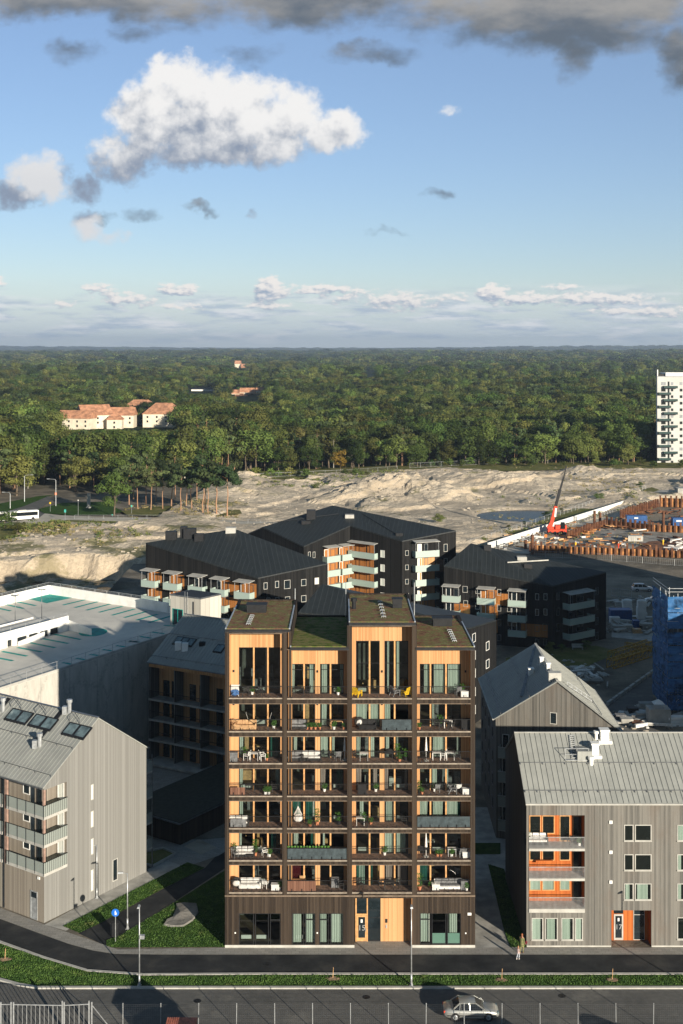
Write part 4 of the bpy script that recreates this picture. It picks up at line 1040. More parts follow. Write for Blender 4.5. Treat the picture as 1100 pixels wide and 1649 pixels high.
for z in (4.75, 7.5, 10.2):
    for (a0, a1) in ((-.12, 5.3), (5.9, 12), (12.6, L - .2)):
        s = MB(); s.hexa([P3(a0, -.12, z - .28), P3(a1, -.12, z - .28), P3(a1, LD_ - .01, z - .28), P3(a0, LD_ - .01, z - .28), P3(a0, -.12, z), P3(a1, -.12, z), P3(a1, LD_ - .01, z), P3(a0, LD_ - .01, z)][::1])
        if a0 < 0: s.hexa([P3(a0, LD_, z - .28), P3(1.49, LD_, z - .28), P3(1.49, LW - .01, z - .28), P3(a0, LW - .01, z - .28), P3(a0, LD_, z), P3(1.49, LD_, z), P3(1.49, LW - .01, z), P3(a0, LW - .01, z)])
        s.build('balcony', 'palecrete', lh)
        g = MB(); g.hexa([P3(a0 + .02, -.1, z), P3(a1 - .02, -.1, z), P3(a1 - .02, -.07, z), P3(a0 + .02, -.07, z), P3(a0 + .02, -.1, z + 1.05), P3(a1 - .02, -.1, z + 1.05), P3(a1 - .02, -.07, z + 1.05), P3(a0 + .02, -.07, z + 1.05)])
        if a0 < 0: g.hexa([P3(a0 + .02, -.06, z), P3(a0 + .05, -.06, z), P3(a0 + .05, LW - .02, z), P3(a0 + .02, LW - .02, z), P3(a0 + .02, -.06, z + 1.05), P3(a0 + .05, -.06, z + 1.05), P3(a0 + .05, LW - .02, z + 1.05), P3(a0 + .02, LW - .02, z + 1.05)])
        g.build('glass_railing', 'clearrail', lh)
        g = MB(); g.bar(P3(a0, -.1, z + 1.08), P3(a1, -.1, z + 1.08), .05)
        for k in range(int((a1 - a0) / 1.25) + 2):
            a = min(a1 - .05, a0 + .04 + k * 1.25); g.bar(P3(a, -.12, z - .2), P3(a, -.12, z + 1.08), .045)
        if a0 < 0:
            g.bar(P3(a0, -.1, z + 1.08), P3(a0, LW, z + 1.08), .05)
            for k in range(12): g.bar(P3(a0, .1 + k * .24, z - .02), P3(a0, .1 + k * .24, z + 1.08), .025)
        g.build('railing', 'darkmetal', lh)
for a in (.12, 5.45, 5.75):
    s = MB(); s.hexa([P3(a - .1, .02, 4.5), P3(a + .1, .02, 4.5), P3(a + .1, .22, 4.5), P3(a - .1, .22, 4.5), P3(a - .1, .02, zt_), P3(a + .1, .02, zt_), P3(a + .1, .22, zt_), P3(a - .1, .22, zt_)]); s.build('corner_post', mat('rosy_timber', (.30, .20, .16), .8) if a < 1 else bpy.data.materials['rosy_timber'], lh)
def lh_win(a0, a1, z0, z1, b=LD_, gl='glass', cur=True, fr='whitepaint'):
    f = frame_pts(lh, c[0] + A_ * a0 + B_ * b, c[0] + A_ * a1 + B_ * b, z0, z1, fr, 'darkglass')
    return f
for z in (4.75, 7.5, 10.2):
    lh_win(3.9, 4.9, z + .8, z + 2.4); lh_win(2.2, 2.9, z + .05, z + 2.35, fr='darkmetal'); lh_win(7, 8.2, z + .05, z + 2.35, fr='darkmetal'); lh_win(9, 10.4, z + .8, z + 2.4); lh_win(13.5, 15, z + .1, z + 2.4)
    frame_pts(lh, c[0] + A_ * .35 + B_ * LW, c[0] + A_ * 1.25 + B_ * LW, z + .75, z + 2.35, 'whitepaint', 'curtain')
    f = MB(); q = [P3(3.2, LD_ - .04, z + .02), P3(3.85, LD_ - .04, z + .02), P3(3.85, LD_ - .04, z + 2.2), P3(3.2, LD_ - .04, z + 2.2)]; f.quad(*q); f.build('door', 'greyroof', lh)
# ground floor doors
for a0, a1 in ((.9, 1.9), (6.6, 7.6)):
    fo = frame_pts(lh, c[0] + A_ * a0, c[0] + A_ * a1, 0.02, 2.75, 'lightmetal', 'lightmetal', name='door', w=.1)
    g = MB(); g.quad(P3(a0 + .1, -.035, 2.1), P3(a1 - .1, -.035, 2.1), P3(a1 - .1, -.035, 2.65), P3(a0 + .1, -.035, 2.65)); g.build('door_light', 'darkglass', fo)
dp = MB(); dp.tube(P3(5.6, -.12, .1), P3(5.6, -.12, EZ - .1), .06, .06, 8); dp.build('downpipe', 'darkmetal', lh)
b_ = MB(); b_.hexa([P3(.55, -.1, 4.05), P3(.85, -.1, 4.05), P3(.85, -.01, 4.05), P3(.55, -.01, 4.05), P3(.55, -.1, 4.3), P3(.85, -.1, 4.3), P3(.85, -.01, 4.3), P3(.55, -.01, 4.3)]); b_.build('name_plate', 'whitepaint', lh)
# narrow windows of the stair in the gable
for px, y0, y1 in ((148, 1263, 1288), (148, 1306, 1332), (148, 1350, 1376), (148, 1400, 1435)):
    t_, P = onwall(c[0], c[3], px); D = P.y; frame_on(lh, c[0], c[3], px - 2.2, px + 2.2, H - (y1 - HOR) * D / F, H - (y0 - HOR) * D / F, 'palecrete', 'curtain', w=.06)
t_, P = onwall(c[0], c[3], 185); D = P.y; frame_on(lh, c[0], c[3], 181, 189, H - (1418 - HOR) * D / F, H - (1383 - HOR) * D / F, 'palecrete', 'darkglass', w=.07)
ro = gable_roof(lh, c, m0, m1, EZ, RZ, 'greyroof')
snow_guard(lh, c[0], c[1], m0, m1, EZ, RZ, .12); snow_guard(lh, c[0], c[1], m0, m1, EZ, RZ, .52)
for p0, p1, f0 in ((6, 40, .66), (44, 80, .66), (98, 134, .66)): skylight(lh, c[0], c[1], m0, m1, EZ, RZ, p0, p1, f0, .84)
for px in (15, 100):  # dark strips standing for shadow and flashing down the slope
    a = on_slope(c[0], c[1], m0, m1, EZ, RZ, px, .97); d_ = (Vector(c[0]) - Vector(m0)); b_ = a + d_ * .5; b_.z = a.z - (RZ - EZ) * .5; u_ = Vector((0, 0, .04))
    v = MB(); v.bar(a + u_, b_ + u_, .55, .06); v.build('roof_strip', 'darkmetal', lh)
for k in range(3):
    px = (26, 66, 120)[k]; v = MB()
    for dx in (-8, 8):
        a = on_slope(c[0], c[1], m0, m1, EZ, RZ, px + dx, .86); v.bar(a, a + Vector((0, 0, .45)), .05); b_ = on_slope(c[0], c[1], m0, m1, EZ, RZ, px, .93) + Vector((0, 0, .5)); v.bar(a + Vector((0, 0, .45)), b_, .05)
    v.build('skylight_guard', 'zinc', lh)
for px, f, h in ((5, .78, 1.1), (64, .45, 1.0), (112, .98, 1.0)):
    p = on_slope(c[0], c[1], m0, m1, EZ, RZ, px, f); v = MB(); v.tube((p.x, p.y, p.z - .4), (p.x, p.y, p.z + h), .2, .2, 10); v.tube((p.x, p.y, p.z + h), (p.x, p.y, p.z + h + .3), .3, .3, 10)
    v.box(p.x - .7, p.x - .25, p.y - .25, p.y + .25, p.z - .2, p.z + h * .6)
    v.build('roof_vent', 'lightmetal', lh)
# far side balconies peeping out behind the gable
bz_ = MB()
for z in (2.2, 4.9, 7.6, 10.3):
    q0 = c[3] + A_ * .3; s = MB(); o = B_ * 1.3
    p = [q0, q0 + A_ * 4, q0 + A_ * 4 + o, q0 + o]; s.prism([(a.x, a.y) for a in p], z - .2, z); s.build('balcony', 'palecrete', lh)
    g = MB(); a, b2 = q0, q0 + o; g.quad((a.x, a.y, z), (b2.x, b2.y, z), (b2.x, b2.y, z + 1.05), (a.x, a.y, z + 1.05)); a3 = q0 + o + A_ * 4; g.quad((b2.x, b2.y, z), (a3.x, a3.y, z), (a3.x, a3.y, z + 1.05), (b2.x, b2.y, z + 1.05)); g.build('glass_railing', 'clearrail', lh)
g = MB(); q0 = c[3] + A_ * .35 + B_ * 1.25; g.tube((q0.x, q0.y, 0), (q0.x, q0.y, 12), .07, .07, 6); g.build('corner_post', 'zinc', lh)

# ------------------------------------------------------------------ middle left house (in the tower's shade)
P0 = Vector((-25.7, 165.7, 0)); Am = Vector((-.877, .481, 0))
e = -Am; s = B_
mh, c, m0, m1 = gable_house('gabled_house', 'blue-grey roofed gabled house in deep shade behind the tower, on its left', P0, e, s, 24, 14.3, 13.5, 18.2, None, None)
EZ, RZ = 13.4, 18.3; W = 14.3; L = 24
mbw = MB()
def P4(a, b, z): p = c[0] + e * a + s * b; return (p.x, p.y, z)
for st_ in ((0,), (L,)): mbw.quad(P4(st_[0], 0, 0), P4(st_[0], W, 0), P4(st_[0], W, EZ), P4(st_[0], W / 2, RZ), P4(st_[0], 0, EZ))
mbw.quad(P4(0, W, 0), P4(L, W, 0), P4(L, W, EZ), P4(0, W, EZ)); mbw.quad(P4(0, 1.8, 0), P4(L, 1.8, 0), P4(L, 1.8, EZ), P4(0, 1.8, EZ))
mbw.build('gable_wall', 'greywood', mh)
mbw = MB(); mbw.hexa([P4(0, 1.7, 0.1), P4(L, 1.7, .1), P4(L, 1.79, .1), P4(0, 1.79, .1), P4(0, 1.7, EZ - .3), P4(L, 1.7, EZ - .3), P4(L, 1.79, EZ - .3), P4(0, 1.79, EZ - .3)]); mbw.build('loggia_back_wall', 'pine', mh)
mbw = MB(); mbw.hexa([P4(0, 0, EZ - .7), P4(L, 0, EZ - .7), P4(L, .2, EZ - .7), P4(0, .2, EZ - .7), P4(0, 0, EZ), P4(L, 0, EZ), P4(L, .2, EZ), P4(0, .2, EZ)]); mbw.build('eaves_beam', 'pine', mh)
for z in (2.7 - 2.3, 3.1, 5.8, 8.5):
    sb = MB(); sb.hexa([P4(0, -.1 if z > 1 else -1.5, z - .25), P4(L, -.1 if z > 1 else -1.5, z - .25), P4(L, 1.69, z - .25), P4(0, 1.69, z - .25), P4(0, -.1 if z > 1 else -1.5, z), P4(L, -.1 if z > 1 else -1.5, z), P4(L, 1.69, z), P4(0, 1.69, z)]); sb.build('balcony_slab', 'concrete', mh)
    if z > 1:
        for k, (a0, a1) in enumerate(((.1, 4), (4.2, 8.2), (8.4, 12.4), (12.6, 16.5))):
            r = MB(); r.bar(P4(a0, -.05, z + 1.05), P4(a1, -.05, z + 1.05), .05)
            for q in range(30): aa = a0 + (a1 - a0) * q / 29; r.bar(P4(aa, -.05, z), P4(aa, -.05, z + 1.03), .02)
            r.build('railing', 'darkmetal', mh)
    for a0 in (1.0, 2.4, 5.3, 6.9, 9.6, 11.0, 13.5):
        frame_pts(mh, c[0] + e * a0 + s * 1.68, c[0] + e * (a0 + 1.0) + s * 1.68, z + .05, z + 2.2, 'darkmetal', 'darkglass', name='window')
for a in (.1, 4.1, 8.3, 12.5): sb = MB(); sb.hexa([P4(a, 0, 0), P4(a + .15, 0, 0), P4(a + .15, 1.7, 0), P4(a, 1.7, 0), P4(a, 0, EZ - .7), P4(a + .15, 0, EZ - .7), P4(a + .15, 1.7, EZ - .7), P4(a, 1.7, EZ - .7)]); sb.build('loggia_divider', 'greywood', mh)
ro = gable_roof(mh, c, m0, m1, EZ, RZ, 'greyroof'); snow_guard(mh, c[0], c[1], m0, m1, EZ, RZ, .08); snow_guard(mh, c[0], c[1], m0, m1, EZ, RZ, .55)
skylight(mh, c[0], c[1], m0, m1, EZ, RZ, 277, 308, .36, .52, 3); skylight(mh, c[0], c[1], m0, m1, EZ, RZ, 342, 356, .32, .48, 1)
for px, f in ((287, .3), (298, .3), (326, .45)):
    p = on_slope(c[0], c[1], m0, m1, EZ, RZ, px, f); v = MB(); v.box(p.x - .4, p.x + .4, p.y - .35, p.y + .35, p.z - .2, p.z + .9 if px < 320 else p.z + .3); v.build('roof_vent', 'whitepaint' if px < 320 else 'darkmetal', mh)

# low dark flat-roofed building in the courtyard
q0 = Vector((-17.9, 138, 0)); pts = [q0, q0 + B_ * 24, q0 + B_ * 24 + A_ * 9, q0 + A_ * 9]
sh = thing('courtyard_shed', 'low dark flat-roofed shed in the shaded courtyard left of the tower', 'shed', (q0.x, q0.y, 0))
mb = MB(); mb.prism([(p.x + (B_.x - A_.x * -1) * 0, p.y) for p in pts], 0, 2.35); mb.build('wall', 'char', sh)
mb = MB(); ctr = sum(pts, Vector()) / 4; pp = [ctr + (p - ctr) * 1.03 for p in pts]; mb.prism([(p.x, p.y) for p in pp], 2.35, 2.5); mb.build('roof_edge', 'zinc', sh)
mb = MB(); pp = [ctr + (p - ctr) * 1.015 for p in pts]; mb.prism([(p.x, p.y) for p in pp], 2.5, 2.56); mb.build('roof', mat('dark_felt_roof', (0.030, 0.034, 0.026), .95), sh)
# planter box
pp = GP([(180, 1384), (247, 1396), (283, 1376), (262, 1368)])
mb = MB()
for a, b in zip(pp, pp[1:] + pp[:1]): mb.bar((a[0], a[1], .12), (b[0], b[1], .12), .12, .25)
solo(mb, 'planter_edge', 'palecrete', 'pale low border of the planting bed behind the grey gabled house', 'planter')
struct(MB().quad(*[(x, y, .06) for x, y, z in pp]), 'planting_bed', 'drygrass')

# ------------------------------------------------------------------ long grey house, number 17
rhY = F * H / (1525 - HOR); X0 = (848 - CX) * rhY / F; RL = 34.0; RW = 14.8; EZ, RZ = 13.35, 17.35
def rx(px): return (px - CX) * rhY / F
def rz_(py): return H - (py - HOR) * rhY / F
rh = thing('long_house', 'long silver-grey timber house number 17 with metal roof, at the right edge', 'building', (X0, rhY, 0))
X1 = X0 + RL
mb = MB()
# front wall with two recesses and holes left as boxes: bands of wall between openings
def wall_rect(mb, px0, px1, z0, z1): mb.box(rx(px0), rx(px1), rhY, rhY + .25, z0, z1)
zT = EZ - .05
bal_t, bal_b = rz_(1313), rz_(1468); en_t = rz_(1466)
pxR = 550 + X1 * F / rhY
wall_rect(mb, 848, 851.3, 0, zT); wall_rect(mb, 851.3, 941.7, bal_t, zT); wall_rect(mb, 851.3, 941.7, 0, bal_b - .12)
wall_rect(mb, 941.7, 984.7, 0, zT); wall_rect(mb, 984.7, 1049, en_t, zT); wall_rect(mb, 1049, pxR, 0, zT)
mb.build('front_wall', 'greywood', rh)
mb = MB()
mb.box(X0, X0 + .25, rhY + .25, rhY + RW, 0, EZ - .05); mb.box(X1 - .25, X1, rhY + .25, rhY + RW, 0, EZ - .05); mb.box(X0 + .25, X1 - .25, rhY + RW - .25, rhY + RW, 0, EZ - .05)
for xx in (X0, X1 - .25): mb.prism([(xx, rhY), (xx + .25, rhY), (xx + .25, rhY + RW), (xx, rhY + RW)], EZ - .05, EZ - .04)
k = len(mb.v)
for xx in (X0 + .002, X1 - .002): mb.quad((xx, rhY, EZ - .04), (xx, rhY + RW / 2, RZ), (xx, rhY + RW, EZ - .04))
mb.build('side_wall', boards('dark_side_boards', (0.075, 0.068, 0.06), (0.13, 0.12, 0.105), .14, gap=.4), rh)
MB().box(rx(848.5), rx(984), rhY - .02, rhY + .26, -.15, .14).box(rx(1049.4), X1, rhY - .02, rhY + .26, -.15, .14).build('plinth', 'palecrete', rh)
cc = [Vector((X0, rhY, 0)), Vector((X1, rhY, 0)), Vector((X1, rhY + RW, 0)), Vector((X0, rhY + RW, 0))]
mm0, mm1 = Vector((X0, rhY + RW / 2, 0)), Vector((X1, rhY + RW / 2, 0))
gable_roof(rh, cc, mm0, mm1, EZ, RZ, 'greyroof', gut='palecrete')
snow_guard(rh, cc[0], cc[1], mm0, mm1, EZ, RZ, .12, 1.1); snow_guard(rh, cc[0], cc[1], mm0, mm1, EZ, RZ, .52, 2.1)
RB = rhY + 1.55
def rbx(px): return (px - CX) * RB / F
MB().box(rx(852), rx(941.5), RB, RB + .1, bal_b - .1, bal_t + .3).build('loggia_back_wall', 'pine_red', rh)
MB().box(rx(941.7) - .002, rx(941.7) + .03, rhY + .255, RB, bal_b - .1, bal_t + .3).build('loggia_side_wall', 'pine_red', rh)
MB().box(rx(851.3) - .03, rx(851.3) + .0, rhY + .255, RB, bal_b - .1, bal_t + .3).build('loggia_side_wall', 'pine_red', rh)
MB().box(rx(851.3), rx(941.7), rhY + .255, RB, bal_t, bal_t + .12).build('loggia_ceiling', 'pine_red', rh)
FL = [rz_(1366), rz_(1414), rz_(1463)]
for k, z in enumerate(FL):
    b = MB(); b.box(rx(851.3) + .01, rx(941.7) - .01, rhY - .12, RB - .002, z - .22 if k < 2 else z - .34, z); bo = b.build('balcony', 'palecrete', rh)
    MB().box(rx(851.3) + .02, rx(941.7) - .02, rhY + .0, RB - .01, z + .002, z + .02).build('balcony_floor', 'deckgrey', bo)
    r = MB(); xa, xb = rx(852), rx(941)
    r.box(xa, xb, rhY - .1, rhY - .06, z + 1.02, z + 1.07)
    for q in range(47): x = xa + (xb - xa) * q / 46; r.box(x - .012, x + .012, rhY - .09, rhY - .07, z - .02, z + 1.02)
    r.build('railing', 'lightmetal', rh)
    zt = z + 2.45
    for (a, b2, sill) in ((852.5, 871, .0), (873, 893, .0), (901, 918, -1), (922, 941, -1)):
        z0 = z + (1.0 if k > 0 and a < 900 else (.75 if a < 900 else .05))
        if k > 0 and a < 900 or (k > 0): z0 = z + (1.0 if a < 922 else .05)
        f = window(rh, rbx(a), rbx(b2), z0, zt, RB - .06, (), None, fr='pine_edge', w=.07, gl='glass')
        bk = MB(); bk.box(rbx(a) + .05, rbx(b2) - .05, RB - .012, RB - .006, z0 + .05, zt - .05)
        bk.build('window_backing', 'curtain' if k == 2 and a < 915 else mat('dark_interior', (0.012, 0.015, 0.014), .9) if 'dark_interior' not in bpy.data.materials else bpy.data.materials['dark_interior'], f)  # curtain on some, else a dark sheet painted as the unlit room
# windows of the front
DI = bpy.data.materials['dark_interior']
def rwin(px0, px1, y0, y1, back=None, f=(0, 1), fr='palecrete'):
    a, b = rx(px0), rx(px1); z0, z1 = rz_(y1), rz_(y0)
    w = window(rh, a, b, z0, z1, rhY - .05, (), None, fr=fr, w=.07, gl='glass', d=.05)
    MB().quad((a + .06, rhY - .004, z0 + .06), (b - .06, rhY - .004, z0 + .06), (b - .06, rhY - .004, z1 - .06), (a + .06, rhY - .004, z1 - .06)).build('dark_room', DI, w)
    if back:
        MB().quad((a + .06 + (b - a - .12) * f[0], rhY - .012, z0 + .06), (a + .06 + (b - a - .12) * f[1], rhY - .012, z0 + .06), (a + .06 + (b - a - .12) * f[1], rhY - .012, z1 - .06), (a + .06 + (b - a - .12) * f[0], rhY - .012, z1 - .06)).build('curtain', back, w)
    MB().box(a - .03, b + .03, rhY - .12, rhY - .051, z0 - .05, z0 + .02).build('sill', 'palecrete', w)
for y0, y1, bk in ((1328, 1354, None), (1375.5, 1401.5, None), (1422.5, 1449, 'curtain')):
    rwin(1005, 1020, y0, y1, bk, (.1, .6)); rwin(1022.5, 1049, y0, y1, bk, (.1, .8))
    rwin(1090.5, 1110, y0, y1, 'curtain', (0, 1) if y0 < 1340 else (0, .3)); rwin(1160, 1185, y0, y1, 'curtain', (0, .4)); rwin(1187, 1212, y0, y1, None); rwin(1260, 1290, y0, y1, None)
rwin(1090.5, 1112, 1477, 1512.5); rwin(1160, 1200, 1477, 1512.5); rwin(1250, 1290, 1477, 1512.5)
for a, b, f in ((856, 874.5, (0, .8)), (878, 898, (.1, .8)), (904, 923.5, (0, .75)), (926, 938.5, (0, .85))): rwin(a, b, 1478, 1513.5, 'curtain', f)
for y in (1323.5, 1371.8, 1419.8): MB().box(rx(981), rx(986), rhY - .12, rhY, rz_(y + 2.5), rz_(y - 2.5)).build('wall_vent', 'whitepaint', rh)
# entrance 17
EN = rhY + 1.3; exx = lambda px: (px - CX) * EN / F
MB().box(rx(984.7), rx(1049), EN, EN + .1, 0, en_t + .4).build('entrance_wall', 'pine_red', rh)
MB().box(rx(1049) - .0, rx(1049) + .04, rhY + .255, EN, 0, en_t + .2).box(rx(984.7) - .04, rx(984.7), rhY + .255, EN, 0, en_t + .2).build('entrance_side_wall', 'pine_red', rh)
MB().box(rx(984.7), rx(1049), rhY + .255, EN, en_t, en_t + .1).build('entrance_ceiling', 'pine_red', rh)
xa, xb = exx(988.5), exx(1003.5)
w_ = MB(); w_.box(xa, xa + .13, EN - .06, EN - .003, .05, 2.45); w_.box(xb - .13, xb, EN - .06, EN - .003, .05, 2.45); w_.box(xa + .13, xb - .13, EN - .06, EN - .003, .05, .25); w_.box(xa + .13, xb - .13, EN - .06, EN - .003, 2.3, 2.45)
dr = w_.build('door', 'palecrete', rh); MB().box(xa + .13, xb - .13, EN - .03, EN - .02, .25, 2.3).build('pane', 'darkglass', dr)
text('17', dr, (xa + xb) / 2, EN - .06, 1.25, .66, 'lightmetal'); MB().box((xa + xb) / 2 - .08, (xa + xb) / 2 + .08, EN - .05, EN - .035, 1.8, 2.1).build('door_notice', 'whitepaint', dr)
MB().box(xa, xb, EN - .03, EN - .02, 2.5, en_t).build('entrance_light', 'darkglass', rh)
window(rh, exx(1020), exx(1038), .05, en_t, EN - .05, (), 2.4, fr='palecrete', gl='darkglass')
# roof furniture
def rroof(px, py):    # point on the front slope seen at px, py
    sl = (RZ - EZ) / (RW / 2); k_ = (py - HOR) / F
    # z = EZ + sl*(D - rhY) + .14 ; z = H - k_*D
    D = (H - EZ - .14 + sl * rhY) / (sl + k_); return Vector(((px - CX) * D / F, D, H - k_ * D))
for px, py, w, h, lab in ((973, 1190, .8, .85, 'large white ventilation box on the ridge of the long grey house'), (958, 1214, .65, .95, 'white ventilation hood below the ridge of the long grey house'), (960, 1190, .3, .55, 'narrow white vent pipe beside the large box on the long grey house'), (952, 1230, .42, .45, 'short white round vent lowest on the roof of the long grey house')):
    p = rroof(px, py); v = MB()
    if w > .5: v.box(p.x - w / 2, p.x + w / 2, p.y - w / 2, p.y + w / 2, p.z - .4, p.z + h); v.box(p.x - w / 2 - .08, p.x + w / 2 + .08, p.y - w / 2 - .08, p.y + w / 2 + .08, p.z + h, p.z + h + .15); v.box(p.x - w / 2 - .25, p.x + w / 2 + .25, p.y - w / 2 - .3, p.y + w / 2 + .3, p.z - .3, p.z - .02)
    else: v.tube((p.x, p.y, p.z - .3), (p.x, p.y, p.z + h), w / 2, w / 2, 12); v.tube((p.x, p.y, p.z + h), (p.x, p.y, p.z + h + .25), w / 2 + .1, w / 2 + .1, 12)
    solo(v, 'roof_vent', 'whitepaint', lab, 'roof vent')
p = rroof(941, 1215); v = MB(); v.box(p.x - .8, p.x + .6, p.y - .8, p.y + .9, p.z - .5, p.z + .55); solo(v, 'roof_hatch', 'greyroof', 'grey roof hatch inside the railing on the long grey house', 'roof hatch')
la, lb = rroof(921, 1222), rroof(917, 1186); d_ = Vector((.45, 0, 0)); v = MB(); up = Vector((0, 0, .12))
v.bar(la + up, lb + up, .05); v.bar(la + d_ + up, lb + d_ + up, .05)
for k in range(12): q = la.lerp(lb, k / 11) + up; v.bar(q, q + d_, .05)
solo(v, 'roof_ladder', 'lightmetal', 'galvanised ladder lying up the roof of the long grey house', 'ladder')
p0, p1 = rroof(910, 1224), rroof(948, 1224); v = MB(); u1 = Vector((0, 0, 1.1))
v.bar(p0 + u1, p1 + u1, .05); v.bar(p0 + u1 * .5, p1 + u1 * .5, .04)
for k in range(3): q = p0.lerp(p1, k / 2); v.bar(q, q + u1, .05)
v.bar(p0 - Vector((0, 0, -.05)), p1 + Vector((0, 0, .05)), .5, .05)
solo(v, 'roof_railing', 'lightmetal', 'steel guard railing around the hatch on the long grey house', 'railing')

# ------------------------------------------------------------------ gabled house behind it (skewed plan)
g0 = Vector((17.4, 140.1, 0)); g1 = Vector((30.4, 135.2, 0)); bk = Vector((.25, 17.0, 0))
gh = thing('gabled_house', 'grey timber gabled house with half-shaded roof, right of the tower', 'building', (g0.x, g0.y, 0))
EZ, RZ = 13.45, 18.25
cc = [g0, g0 + bk, g1 + bk, g1]; mm0, mm1 = (g0 + g1) / 2, (g0 + g1) / 2 + bk
gable_shell(gh, cc, mm0, mm1, EZ, RZ, 'greywood')
gable_roof(gh, cc, mm0, mm1, EZ, RZ, 'greyroof', over=.2, gut='palecrete')
snow_guard(gh, cc[0], cc[1], mm0, mm1, EZ, RZ, .08); snow_guard(gh, cc[0], cc[1], mm0, mm1, EZ, RZ, .55); snow_guard(gh, cc[3], cc[2], mm0, mm1, EZ, RZ, .3)
_, P = onwall(g0, g1, 891); D = P.y; frame_on(gh, g0, g1, 885.5, 897, H - (1166 - HOR) * D / F, H - (1147 - HOR) * D / F, 'palecrete', 'darkglass', w=.08)
for z in (9.6, 6.9, 4.2, 1.5):
    balcony(gh, g0, g1, 806, 822, z, 1.2, material='clearrail')
    frame_on(gh, g0, g1, 809, 820, z + .1, z + 2.2, 'palecrete', 'darkglass')
    for q in (.15, .38, .6, .84):
        p = g0 + bk * q; p2 = g0 + bk * (q + .07); frame_pts(gh, p, p2, z + .7, z + 2.1, 'zinc', 'darkglass')
lw_a, lw_b = cc[0], cc[1]
def sl_l(f, t): p = (cc[0].lerp(cc[1], t)).lerp(mm0.lerp(mm1, t), f); return Vector((p.x, p.y, EZ + (RZ - EZ) * f + .14))
v = MB(); v.bar(sl_l(.45, .08) + Vector((0, 0, .1)), sl_l(.98, .95) + Vector((0, 0, .1)), .35, .12); v.build('roof_strip', 'zinc', gh)  # zinc walkway up the slope
for (f, t, w, h) in ((.72, .42, .55, .6), (.93, .5, .4, .7), (.97, .3, .4, .7)):
    p = sl_l(f, t); v = MB(); v.box(p.x - w / 2, p.x + w / 2, p.y - w / 2, p.y + w / 2, p.z - .3, p.z + h); v.box(p.x - w / 2 - .08, p.x + w / 2 + .08, p.y - w / 2 - .08, p.y + w / 2 + .08, p.z + h, p.z + h + .12); v.build('roof_vent', 'whitepaint', gh)
p = sl_l(1.0, .06); v = MB(); v.box(p.x - .8, p.x + .6, p.y - .2, p.y + .8, p.z - .3, p.z + .6); v.build('ridge_vent', 'palecrete', gh)
def sl_r(f, t): p = (cc[3].lerp(cc[2], t)).lerp(mm0.lerp(mm1, t), f); return Vector((p.x, p.y, EZ + (RZ - EZ) * f + .14))
v = MB(); a, b = sl_r(.8, .1), sl_r(.35, .25); v.bar(a + Vector((0, 0, .5)), b + Vector((0, 0, .5)), .06); v.bar(a + Vector((0, 0, .1)), b + Vector((0, 0, .1)), .4, .08)
for k in range(6): q = a.lerp(b, k / 5); v.bar(q, q + Vector((0, 0, .5)), .05)
v.build('roof_railing', 'lightmetal', gh)
# ------------------------------------------------------------------ black houses behind
def black_house(label, walls, roofs, base=0.0, name='black_house'):
    """walls: list of (P, Q) with z tops; roofs: list of polygons"""
    t = thing(name, label, 'building', (walls[0][0][0], walls[0][0][1], base))
    mb = MB()
    for (P, Q_) in walls: mb.quad((P[0], P[1], base), (Q_[0], Q_[1], base), Q_, P)
    mb.build('wall', 'blackwood', t)
    for r in roofs:
        mb = MB(); ctr = sum((Vector(p) for p in r), Vector()) / len(r)
        top = [Vector(p) for p in r]
        # outward overhang and thickness
        mb.prism([(p.x, p.y) for p in top], [p.z - .05 for p in top], [p.z + .2 for p in top]); mb.build('roof', 'blackroof', t)
    return t
def seen_z(A, B, px, py):
    _, P = onwall(A, B, px); return H - (py - HOR) * P.y / F
V3 = lambda x, y, z: (x, y, z)
# right one
Lc, Ac, Rc = V3(19.3, 234.0, 13.9), V3(38.7, 227.0, 11.45), V3(50.2, 235.6, 12.4); Pc = V3(24.9, 239.2, 17.3); Bc = V3(30.6, 243.6, 13.0)
b3 = black_house('black timber house with green-glass balconies, nearest the sheet-pile pit', [(Lc, Ac), (Ac, Rc), (Rc, Bc), (Bc, Lc)], [(Lc, Ac, Pc), (Ac, Rc, Pc), (Pc, Rc, Bc)])
mb = MB(); mb.quad(Lc, Pc, Bc); mb.build('gable_wall', 'blackwood', b3)
# middle (tall) one
C1, V1, C2, R2, T1, W1 = V3(-7.3, 240, 16.6), V3(1.7, 247, 19.6), V3(11.7, 239, 17.8), V3(22.4, 243, 19.2), V3(-1.9, 258, 22.2), V3(-15.9, 250.5, 18.8)
E1, S1 = V3(-24, 261, 14.0), V3(16, 256, 18)
b2 = black_house('tallest black timber house with pine walled balcony stacks in its folded front', [(C1, V1), (V1, C2), (C2, R2), (R2, S1), (S1, E1), (E1, W1), (W1, C1)], [(W1, C1, V1), (W1, V1, T1), (V1, C2, T1), (C2, R2, T1), (T1, R2, S1), (E1, W1, T1)])
# left one
Cc, Rr_, Ll = V3(-14.1, 210, 16.1), V3(-2.4, 216, 17.5), V3(-35.1, 222.7, 20.0); Pp = V3(-19.4, 226, 22.0); Bb = V3(-9, 233, 16.5); Kk = V3(-29, 238, 19)
b1 = black_house('long black timber house with five awning-topped balcony stacks, behind the parking deck', [(Ll, Cc), (Cc, Rr_), (Rr_, Bb), (Bb, Kk), (Kk, Ll)], [(Ll, Cc, Pp), (Cc, Rr_, Pp), (Rr_, Bb, Pp), (Ll, Pp, Kk)])
